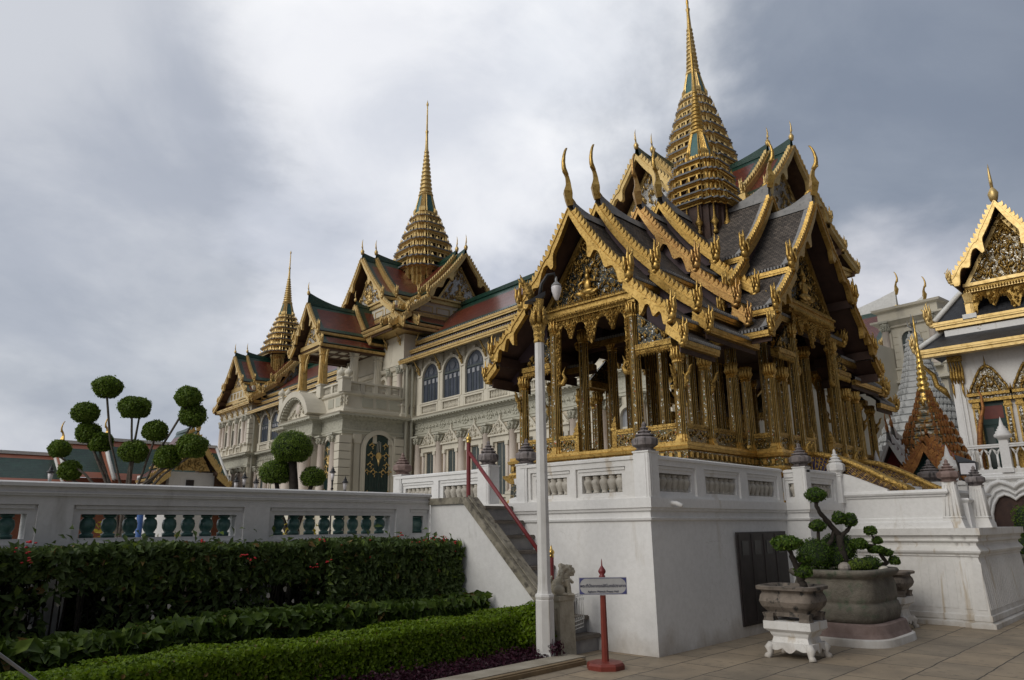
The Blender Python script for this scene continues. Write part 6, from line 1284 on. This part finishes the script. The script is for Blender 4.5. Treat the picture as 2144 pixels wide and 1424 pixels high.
for j in range(34): t=-1.45+j*.088; mb.tube([(2.42,t,9.86),(2.46,t,9.8),(2.42,t,9.70)],[.03,.04,.004],4,1,False)
n=60
for i in range(n):
    def dz(u): au=abs(u); return .22+.75*math.exp(-(au/.14)**2)+.40*math.exp(-((au-.5)/.11)**2)+(1.3 if au>.90 else .35*math.exp(-((au-.92)/.1)**2))
    u0,u1=-1+2*i/n,-1+2*(i+1)/n; 
    for s_ in (2.32,2.26): mb.add([(s_,u0*1.3,9.76),(s_,u1*1.3,9.76),(s_,u1*1.3,9.76-dz(u1)),(s_,u0*1.3,9.76-dz(u0))],[(0,1,2,3)],1)
for j in range(260):
    u=random.uniform(-1,1); z=9.74-random.random()*dz(u); mb.tube([(2.32,u*1.3,z),(2.38,u*1.3+.03,z-.03),(2.34,u*1.3,z-.1)],[.03,.045,.01],4,1,False)
for sg in (-1,1): mb.shape(2.28,sg*1.42,OCT,[(.13,8.9),(.13,9.35),(.15,9.40),(.12,9.44),(.17,9.74)],0); mb.box(2.1,sg*1.42-.22,8.75,2.55,sg*1.42+.22,8.95,2)
part('gable_porch',mb,['gold_far','gold_carved','iron_white'],HL)
def hall_window(y):
    mb=MB((0,y-4.3,0),(-1,0),(0,-.70)); w=.52
    for sg in (-1,1): mb.box(-.05,sg*.68-.15,3.3,.14,sg*.68+.15,5.75,0); mb.box(.14,sg*.68-.07,3.5,.155,sg*.68+.07,5.5,1); mb.box(-.05,sg*.68-.18,5.55,.17,sg*.68+.18,5.62,0)
    mb.box(-.05,-.95,5.75,.2,.95,5.86,0); mb.box(-.05,-.9,5.86,.15,.9,5.96,1); mb.box(-.05,-.98,5.96,.24,.98,6.06,0)
    pts=[(-.82,6.06),(-.78,6.25),(-.66,6.38),(-.5,6.62),(-.28,6.88),(0,7.02),(.28,6.88),(.5,6.62),(.66,6.38),(.78,6.25),(.82,6.06)]; mb.plate(pts,lambda p:(.10,p[0],p[1]),lambda p:(-.05,p[0],p[1]),1)
    for a,b in zip(pts,pts[1:]): mb.tube([(.12,a[0],a[1]),(.12,b[0],b[1])],.055,5,0)
    for a,b in zip(pts,pts[1:]): mb.tube([(.13,a[0]*.6,6.06+(a[1]-6.06)*.62),(.13,b[0]*.6,6.06+(b[1]-6.06)*.62)],.04,5,0)
    for k in range(30): t=random.uniform(-.55,.55); z=6.1+random.random()*max(.05,.75-abs(t)*1.1); mb.tube([(.1,t,z),(.16,t+.04,z+.04),(.13,t,z+.11)],[.03,.04,.006],4,0,False)
    for k in range(22): t=-.8+1.6*k/21; z=np.interp(t,[p[0] for p in pts],[p[1] for p in pts]); mb.tube([(.12,t,z),(.12,t*1.04,z+.10)],[.03,.003],4,0,False)
    mb.tube([(.1,0,7.0),(.1,0,7.12),(.1,0,7.4)],[.06,.045,.003],5,0)
    for sg in (-1,1): mb.tube([(.16,sg*.9,6.06),(.16,sg*.94,6.3)],[.06,.004],4,0)
    o=part('window',mb,['gold_carved','mosaic_mid'],HL)
    mb=MB((0,y-4.3,0),(-1,0),(0,-.70)); mb.box(-.03,-w,3.3,.02,w,5.75,0); mb.box(.02,-.03,3.3,.04,.03,4.95,0); mb.box(.02,-w,4.95,.05,w,5.03,0); mb.box(.02,-w+.1,5.15,.03,w-.1,5.6,2)
    for sg in (-1,1): mb.box(.02,min(sg*.1,sg*.42),3.5,.03,max(sg*.1,sg*.42),4.85,1)
    inst(mb.mesh('shutter',['dark_green','dark_pane','maroon_door']),'shutter',o)
hall_window(5.52); hall_window(4.22); hall_window(2.92)
# white terrace in front of the hall
TW=thing('hall_terrace','white terrace wall with pointed finials and a cusped archway before the temple hall','terrace',(29,4.1,0))
mb=MB(); mb.loft(rect(29,-8,30.0,6.75),[(.10,0),(.10,.4),(0,.5),(0,2.95),(.05,3.0),(.10,3.05),(.10,3.12),(.04,3.16),(.04,3.22),(0,3.25)]); part('terrace_wall',mb,['plaster'],TW,True)
cusp=[]
for t in np.linspace(PI,.42*PI,9): cusp.append((.46+.5*math.cos(t)-.02,1.95+.55*math.sin(t)))
hl=[(-1.02,.0),(-1.02,.8),(-.88,1.05),(-.93,1.4)]+[(-p[0]*1.0-.44+.0,p[1]) for p in []]
lob=[(-1.05,0),(-1.05,.75),(-.92,.92),(-.88,1.15),(-1.0,1.4),(-.98,1.75),(-.86,2.05),(-.65,2.28),(-.4,2.36),(-.18,2.30),(0,2.18)]
full=lob+[(-a,b) for a,b in lob[::-1][1:]]
mb=MB(); mb.plate(full,lambda p:(28.985,5.12+p[0]*.74,p[1]+.20),lambda p:(29.02,5.12+p[0]*.74,p[1]+.20),0); o=part('archway',mb,['soffit'],TW,True)
mb=MB()
for w_,x_ in ((1.0,28.93),(1.14,28.96),(1.32,28.965)):
    pts=[(28.96 if w_>1.2 else x_,5.12+a*w_*.74,.20+b*(1+(w_-1)*.55)) for a,b in full]; mb.tube(pts,.05 if w_<1.2 else .085,6,0)
for k in range(80):
    i=random.randrange(3,len(full)-3); a,b=full[i]; mb.tube([(28.95,5.12+a*.96+random.uniform(-.1,.1),.20+b*1.17+random.uniform(-.05,.05)),(28.9,5.12+a*.98,.28+b*1.18)],[.04,.02],4,0)
inst(mb.mesh('arch_moulding',['plaster'],TW.location),'arch_moulding',o)
def latt(y0,y1):
    mb=MB(); mb.box(28.98,y1,4.08,29.16,y0,4.2); mb.box(28.96,y1,4.15,29.18,y0,4.19); mb.box(29.0,y1,3.25,29.14,y0,3.38)
    n=int((y0-y1)/.24)
    for k in range(n):
        y=y0-(k+.5)*(y0-y1)/n; mb.tube([(29.07,y,3.36),(29.07,y,3.85)],.035,6); mb.box(29.03,y-.05,3.36,29.11,y+.05,3.44)
        for sg in (-1,1): mb.tube([(29.07,y,3.8),(29.07,y+sg*.06,3.95),(29.07,y+sg*.12,4.09)],.025,5)
        mb.tube([(29.07,y-.07,4.02),(29.07,y,3.93),(29.07,y+.07,4.02)],.018,5)
    part('lattice_balustrade',mb,['plaster'],TW,True)
latt(6.55,5.33); latt(5.07,3.88); latt(3.62,1.5)
for y in (6.65,5.2,3.75): 
    mb=MB(); mb.shape(29.07,y,rect(-1,-1,1,1),[(.17,3.25),(.17,3.4),(.14,3.42),(.13,4.3),(.16,4.33)]); mb.lathe(29.07,y,[(.12,4.33),(.26,4.42),(.27,4.48),(.20,4.56),(.21,4.60),(.15,4.63),(.16,4.68),(.11,4.71),(.12,4.75),(.07,4.79),(.05,4.9),(.02,5.02),(.0,5.1)],10); part('finial_post',mb,['plaster'],TW,True)
# things standing on that terrace
mb=MB(); mb.tube([(29.55,6.0,3.25),(29.55,5.98,4.3),(29.55,5.92,4.8),(29.55,5.82,5.2),(29.55,5.72,5.5),(29.55,5.72,5.9),(29.55,5.80,6.2)],[.08,.10,.09,.07,.06,.04,.01],6); solo('carved_finial',mb,['orange_carve'],'slender reddish carved finial curving up in front of the white hall wall','finial')
mb=MB(); mb.ell((29.5,4.95,4.15),(.1,.3,.12)); mb.tube([(29.5,5.2,4.2),(29.5,5.3,4.4),(29.5,5.22,4.55),(29.5,5.36,4.6)],[.08,.06,.05,.01],6); mb.tube([(29.5,4.7,4.2),(29.5,4.6,4.35),(29.5,4.64,4.5)],[.06,.05,.004],6); mb.box(29.4,4.7,3.25,29.6,5.2,4.06); solo('gilded_creature',mb,['gold_carved'],'small gilded mythical creature on the hall terrace below the window','statue')
# ================================================================== SHRINE ROOF, STUPA, PRANG between pavilion and hall
SH2=thing('shrine','small shrine with orange gilded gable boards and red roof in front of the stupa','shrine',(22.6,5.62,0))
gable(SH2,(0,0),(-1,0),[dict(s0=0,s1=1.2,dz=-.12,open=1,inset=.3,rise=.03,ch=.42),dict(s0=-.4,s1=.75,dz=.12,rise=.03,ch=.42)],dict(STF,k=.75,w=.20,levels=[(0,3.80,.86,2.72)],sag=(.06,),naga=(.5,),gold='orange_carve',tile='red_lacquer',tborder='tile_green',infill='teal',ridge='orange_carve',fin=.15,finh=.2,meshes={'orange_carve':(chofa_small('orange_carve'),naga('orange_carve'))}))
mb=MB(); mb.box(-.6,-.7,0,.9,.7,2.7); part('body',mb,['teal'],SH2)
SH3=thing('shrine','small green tiled shrine roof with white verge and red finials left of the orange gable','shrine',(24.0,6.95,0))
gable(SH3,(0,0),(-1,0),[dict(s0=0,s1=.9,dz=0,open=1,inset=.2,rise=.3,ch=.55),dict(s0=-.6,s1=.45,dz=.18,rise=.3,ch=.55)],dict(STF,k=.8,w=.12,levels=[(0,4.0,.55,3.1)],sag=(.06,),naga=(.5,),gold='iron_white',tile='tile_green',tborder='tile_red',infill='red_lacquer',ridge='iron_white',fin=.2,finh=.12,meshes={'iron_white':(chofa_big('orange_carve'),naga('orange_carve'))}))
mb=MB(); mb.box(-.8,-.5,0,.6,.5,3.0); part('body',mb,['plaster'],SH3)
SU=thing('stupa','slender stupa clad in glass mosaic with a golden ringed spire','stupa',(24.2,6.12,0))
mb=MB(); pr=[(1.1,0),(1.1,2.5)]; z=2.5; R3=lambda z:float(np.interp(z,(2.5,3.4,4.25,4.75,5.1,5.4),(1.0,.85,.62,.36,.25,.17)))
while z<5.3:
    r=R3(z); h=.14+.14*r; pr+=[(r,z),(r*1.04,z+h*.2),(r*.9,z+h*.35),(r*.86,z+h*.8),(r*.95,z+h*.9)]
    for x,y in RED: mb.tube([(x*r,y*r,z+h*.2),(x*r,y*r,z+h*.55),(x*r*.97,y*r*.97,z+h*1.15)],[.05*r+.015,.045*r+.015,.004],4,1,False)
    z+=h
mb.shape(0,0,RED,pr+[(.12,z)],0); part('tiered_base',mb,['stupa','orange_carve'],SU)
mb=MB(); pr=[]
for k in range(10): r=.20*(1-k/11.5); pr+=[(r,5.3+k*.17),(r*1.05,5.37+k*.17),(r*.72,5.42+k*.17)]
mb.lathe(0,0,[(.24,5.1),(.27,5.2),(.22,5.28)]+pr+[(.04,7.0),(.05,7.25),(.02,7.35),(.035,7.5),(.0,7.85)],10,0)
for k in range(10): a=2*PI*k/10; mb.tube([(.27*math.cos(a),.27*math.sin(a),5.02),(.22*math.cos(a),.22*math.sin(a),5.25)],[.05,.03],5,0)
part('ringed_spire',mb,['knob'],SU)
PR=thing('prang','pale grey stone tower with many stepped tiers behind the golden stupa','tower',(34,8.67,0))
mb=MB(); pr=[(2.6,0),(2.6,2.5)]; z=2.5; R2=lambda z:float(np.interp(z,(2.7,4.6,5.5,6.5,7.4,8.3,9.15,9.55),(2.1,1.9,1.5,1.0,.69,.48,.30,.12)))
tl=[]
while z<9.4: r=R2(z); h=.16+.12*r; tl.append((z,r,h)); pr+=[(r,z),(r*1.05,z+h*.15),(r*.93,z+h*.28),(r*.92,z+h*.9)]; z+=h
mb.shape(0,0,RED,pr+[(.08,z)])
for z,r,h in tl:
    for x,y in RED: mb.tube([(x*r,y*r,z+h*.15),(x*r,y*r,z+h*.5),(x*r*.98,y*r*.98,z+h*.95)],[.035*r+.02,.03*r+.02,.004],4,0,False)
part('tower_body',mb,['prang'],PR)
mb=MB(); mb.tube([(0,0,9.3),(0,0,10.4)],[.07,.01],5); 
for k in range(4): a=PI/2*k; mb.tube([(0,0,9.7+k*.05),(.18*math.cos(a),.18*math.sin(a),9.85+k*.05),(.19*math.cos(a),.19*math.sin(a),10.15)],[.03,.03,.004],4)
part('trident',mb,['grey_metal'],PR)
UW=thing('low_wall','low white wall with small finials beyond the front staircase','wall',(21,4.5,0)); mb=MB(); mb.box(20.6,4.6,0,20.9,7.2,2.55); mb.box(20.55,4.6,2.55,20.95,7.2,2.65); part('wall_body',mb,['plaster'],UW,True)
mb=MB(); inst(URN,'urn_finial',UW,(-.25,.9,2.65),0,(1.5,1.5,1.35)); 
for y in (4.95,6.6): mb=MB(); mb.box(20.6,y-.14,2.65,20.9,y+.14,2.85); mb.lathe(20.75,y,[(.13,2.85),(.24,2.95),(.24,3.02),(.17,3.10),(.18,3.14),(.12,3.18),(.13,3.22),(.07,3.27),(.03,3.45),(0,3.55)],10); part('finial_post',mb,['plaster'],UW,True)
# potted shrubs far right
def ptree(label,x,y,z,balls):
    t=thing('potted_shrub',label,'shrub',(x,y,0))
    for bx,by,bz,a,b in balls: ball(t,(bx,by,bz),(a,a,b),700,.06,'leaf_topiary',lump=.15)
    stem(t,[(x,y,0),(x,y,z)],.05,.03,'bark_dark'); return t
ptree('dark clipped shrub in a stone tub at the far right by the archway',21.2,3.62,1.6,[(0,0,1.55,.30,.55),(-.1,.2,1.1,.35,.35),(.0,-.3,1.2,.35,.4)])
t=thing('stone_tub','round mossy stone tub at the far right edge behind the staircase','planter',(21.2,3.55,0)); mb=MB(); mb.loft(superell(.75,.75,32,2.6),[(.1,0),(.1,.25),(0,.28),(.03,.5),(.0,.82),(.06,.88),(.06,.95),(-.05,.95)]); part('bowl',mb,['pot_green'],t)
# ================================================================== FAR TEMPLE behind the palace, right
FT=thing('far_temple','distant temple with red and green roof and white ridge beyond the palace','temple',(49.55,13.3,0))
gable(FT,(0,0),(-.1155,-.9933),[dict(s0=-3,s1=1.6,dz=-.75,rise=.9,ch=.8),dict(s0=-9,s1=0,dz=0,rise=.9,ch=.8)],dict(STF,k=1.5,w=.3,levels=[(0,15.1,3.4,11.9),(3.2,11.6,5.0,10.3)],sag=(.05,.03),naga=(.6,.5),ridge='iron_white',meshes={'gold_far':(STP['meshes']['gold'][0],STF['meshes']['gold_far'][1])}))
mb=MB(); mb.box(-4,-1,0,4,9,10.4); part('wall',mb,['plaster'],FT)
# ================================================================== LEFT BACKGROUND
BH=thing('gallery','long low gallery with terracotta bordered green tiled roof far behind the garden','building',(30,72,0))
mb=MB()
def lr(x0,x1,y,z0,z1,dp=6):
    mb.box(x0,y,0,x1,y+dp,z0,0)
    L=math.hypot(dp*.5,z1-z0)
    for f0,f1,m in ((0,.16,1),(.16,.84,2),(.84,1,1)): mb.add([(x0,y-.5+f0*(dp*.5+.5),z0+f0*(z1-z0)),(x1,y-.5+f0*(dp*.5+.5),z0+f0*(z1-z0)),(x1,y-.5+f1*(dp*.5+.5),z0+f1*(z1-z0)),(x0,y-.5+f1*(dp*.5+.5),z0+f1*(z1-z0))],[(0,1,2,3)],m,False,[[(0,0),(x1-x0,0),(x1-x0,2),(0,2)]])
    mb.box(x0,y+dp*.5-.2,z1-.05,x1,y+dp*.5+.2,z1+.22,3); 
    for xx in (x0,x1): mb.add([(xx,y-.5,z0),(xx,y+dp*.5,z1),(xx,y+dp,z0)],[(0,1,2)],1); mb.tube([(xx,y-.5,z0+.05),(xx,y+dp*.25-.1,(z0+z1)/2+.05),(xx,y+dp*.5,z1+.05)],.18,5,3)
lr(-4,19.3,70,5.6,8.2); lr(19.3,32.6,69.5,6.2,9.3); lr(22.5,32.6,68,6.0,9.6); lr(-4,31.5,66,3.2,4.6,3)
part('roof',mb,['brick_red','glaze_strip','tile_green','iron_white'],BH,True)
for x,y,z in ((19.4,71.5,9.2),(22.6,70.8,9.8)): inst(STP['meshes']['gold'][0],'chofa',BH,(x-30,y-72,z),PI,(1.6,1.6,1.6))
GP=thing('gilded_hall','small gilded gable hall with white wall behind the topiary tree','building',(25.2,60,0))
gable(GP,(0,0),(-.1,-1),[dict(s0=0,s1=2.2,dz=0,open=1,inset=.5,rise=.2,ch=.9),dict(s0=-3,s1=1.0,dz=.5,rise=.2,ch=.9)],dict(STF,k=1.5,w=.3,levels=[(0,9.2,1.9,6.4),(1.8,6.1,2.8,5.3)],sag=(.06,.04),naga=(.6,.5)))
pediment(GP,(0,0),(-.1,-1),STF,1.6,6.3,8.6,1.3,('gold_far_carved','gold_far_carved','gold_far'),60,.3,False)
mb=MB(); mb.box(-1.8,-1.5,0,1.8,5,6.2); part('wall',mb,['plaster'],GP); mb=MB(); mb.box(-.5,-1.56,3.0,.1,-1.48,5.6); part('window',mb,['door_dark'],GP)
RW=thing('red_house','terracotta walled house with grey flat roof far behind the left end of the palace','building',(40,90,0)); mb=MB(); mb.box(-2.5,0,0,9,8,10.6,0); mb.box(-1.4,-.05,3,.4,.0,8,1); mb.box(-2.6,-.1,8.9,9,0,9.4,2); part('wall',mb,['brick_red','dark_pane','palace'],RW)
mb=MB(); mb.box(-3.2,-.5,10.6,9.5,8.5,11.1); part('roof',mb,['lead_dark'],RW)
mb=MB(); mb.box(17.0,58,4.55,19.6,60,4.62); mb.box(17.1,58.1,0,17.2,58.2,4.55); mb.box(19.4,58.1,0,19.5,58.2,4.55); solo('awning',mb,['blue_cloth'],'blue canvas awning beyond the garden wall at the left','awning',None,(18,58,0))
# topiary trees
CT=thing('topiary_tree','wide many stemmed cloud topiary tree with round balls on bare grey branches','topiary tree',(11.9,33.9,0))
TB=[(10.57,33.78,7.68,.629,.467),(10.1,34.67,6.61,.568,.447),(10.31,34.74,5.8,.528,.426),(10.75,34.43,5.4,.507,.406),(9.6,35.73,5.14,.447,.365),(10.07,35.57,4.25,.487,.406),(11.45,33.15,6.82,.62,.467),(11.85,33.4,6.88,.42,.43),(12.28,32.66,5.83,.548,.426),(11.81,33.46,4.99,.629,.467),(13.0,31.39,7.21,.568,.447),(13.38,31.6,6.5,.589,.487),(13.47,31.64,5.2,.67,.507),(12.85,32.46,4.76,.568,.507)]
B0=Vector((11.9,33.9,2.2)); stem(CT,[(11.95,33.95,0),(11.93,33.93,.4),(11.9,33.9,.9)],.36,.22,'bark')
for i,(x,y,z,a,b) in enumerate(TB):
    top=Vector((x,y,z-b*.8)); st_=B0+Vector((((-1)**i)*.05*(i%4),.05*(i%3),-1.6)); d_=top-st_; lw=z<5.3; m1=st_+Vector((d_.x*(.16+.06*math.sin(i*2)),d_.y*.16,d_.z*(.52 if lw else .40))); m2=st_+Vector((d_.x*((.5 if lw else .62)+.12*math.sin(i*1.7+1)),d_.y*.55,d_.z*(.82 if lw else .72)))
    stem(CT,[tuple(st_),tuple(m1),tuple(m2),tuple(top),(x,y,z)],.085 if i%2 else .065,.032,'bark',name='branch')
    ball(CT,(x-11.9,y-33.9,z),(a*.95,a*.95,b*1.04),3200,.11,'leaf_topiary',lump=.06)
TT3=thing('topiary_tree','topiary tree with one big and two smaller clipped balls before the palace porch','topiary tree',(11.1,19.0,0))
stem(TT3,[(11.12,18.95,0),(11.1,18.97,1.6),(11.05,18.97,2.6),(10.93,18.97,3.7)],.16,.12,'bark_dark'); stem(TT3,[(11.1,18.97,1.2),(10.8,19.35,2.3),(10.72,19.42,3.1)],.09,.06,'bark_dark','branch'); stem(TT3,[(11.12,18.95,1.5),(11.35,18.8,2.55),(11.45,18.7,3.0)],.07,.05,'bark_dark','branch')
for x,y,z,a,b in ((10.9,18.97,3.92,.579,.499),(10.71,19.42,3.26,.472,.377),(11.45,18.7,3.12,.35,.31)): ball(TT3,(x-11.1,y-19,z),(a,a,b),int(6500*(a/.58)**2),.052,'leaf_topiary',lump=.025,flat=.75)
# black garden lamps in the court
def court_lamp():
    t=thing('court_lamp','black garden lamp standing by the palace porch corner','lamp',(15.52,24,0),0,'black lamps in the palace court')
    mb=MB(); mb.lathe(0,0,[(.16,0),(.16,.1),(.06,.2),(.035,1.6),(.05,1.65),(.03,1.7),(.025,3.1),(.06,3.14),(.03,3.2),(.035,3.4),(.055,3.46)],8); part('post',mb,['black_iron'],t)
    mb=MB(); mb.lathe(0,0,[(.05,3.46),(.085,3.74)],6); part('glass',mb,['globe'],t)
    mb=MB(); mb.lathe(0,0,[(.125,3.735),(.125,3.76),(.08,3.80),(.06,3.83),(.065,3.85),(.035,3.90),(.012,3.96),(.0,4.03)],8); part('hood',mb,['black_iron'],t); return t
L0=court_lamp()
for x,y,dz_,lab in ((16.08,24,-.35,'black garden lamp just right of the porch corner lamp with a visible glass'),(14.1,28,-.05,'black garden lamp before the left palace tower'),(13.77,28,-.2,'black garden lamp left of the one before the palace tower'),(14.6,28,-.22,'black garden lamp nearest the drain pipe of the left tower'),(7.1,27,-.2,'black garden lamp at the far left below the green roof')):
    dup(L0,None,(x,y,dz_),.3*x,lab)
# planting seen through the garden wall
for k,(x,y,r) in enumerate(((3.55,12.6,.42),(4.05,12.4,.36),(5.2,12.5,.4),(6.6,12.7,.45),(7.0,12.3,.5),(8.2,13.2,.55),(2.0,12.5,.4))):
    lab=['yellow croton shrub behind the leftmost green balusters of the long panel','yellow croton shrub beside the blue post behind the garden wall','yellow croton shrub behind the middle of the garden wall panel','yellow croton shrub behind the second baluster panel from the stairs','tall yellow croton shrub behind the panel next to the stairs','yellow croton shrub behind the stair landing','yellow croton shrub at the far left behind the garden wall'][k]
    t=thing('croton_shrub',lab,'shrub',(x,y,0),0,'yellow shrubs behind the garden wall'); P,D=ball_pts((0,0,1.15),(r*.8,r*.8,.62),500,.2,.2); inst(leafmesh('foliage',P,D,.13,.4,['leaf_yellow']),'foliage',t); stem(t,[(x,y,0),(x,y,1.2)],.03,.02)
mb=MB(); mb.tube([(4.5,12.2,0),(4.5,12.2,2.0)],.05,8); solo('blue_post',mb,['blue_cloth'],'blue post standing behind the garden wall among yellow shrubs','post',None,(4.5,12.2,0))
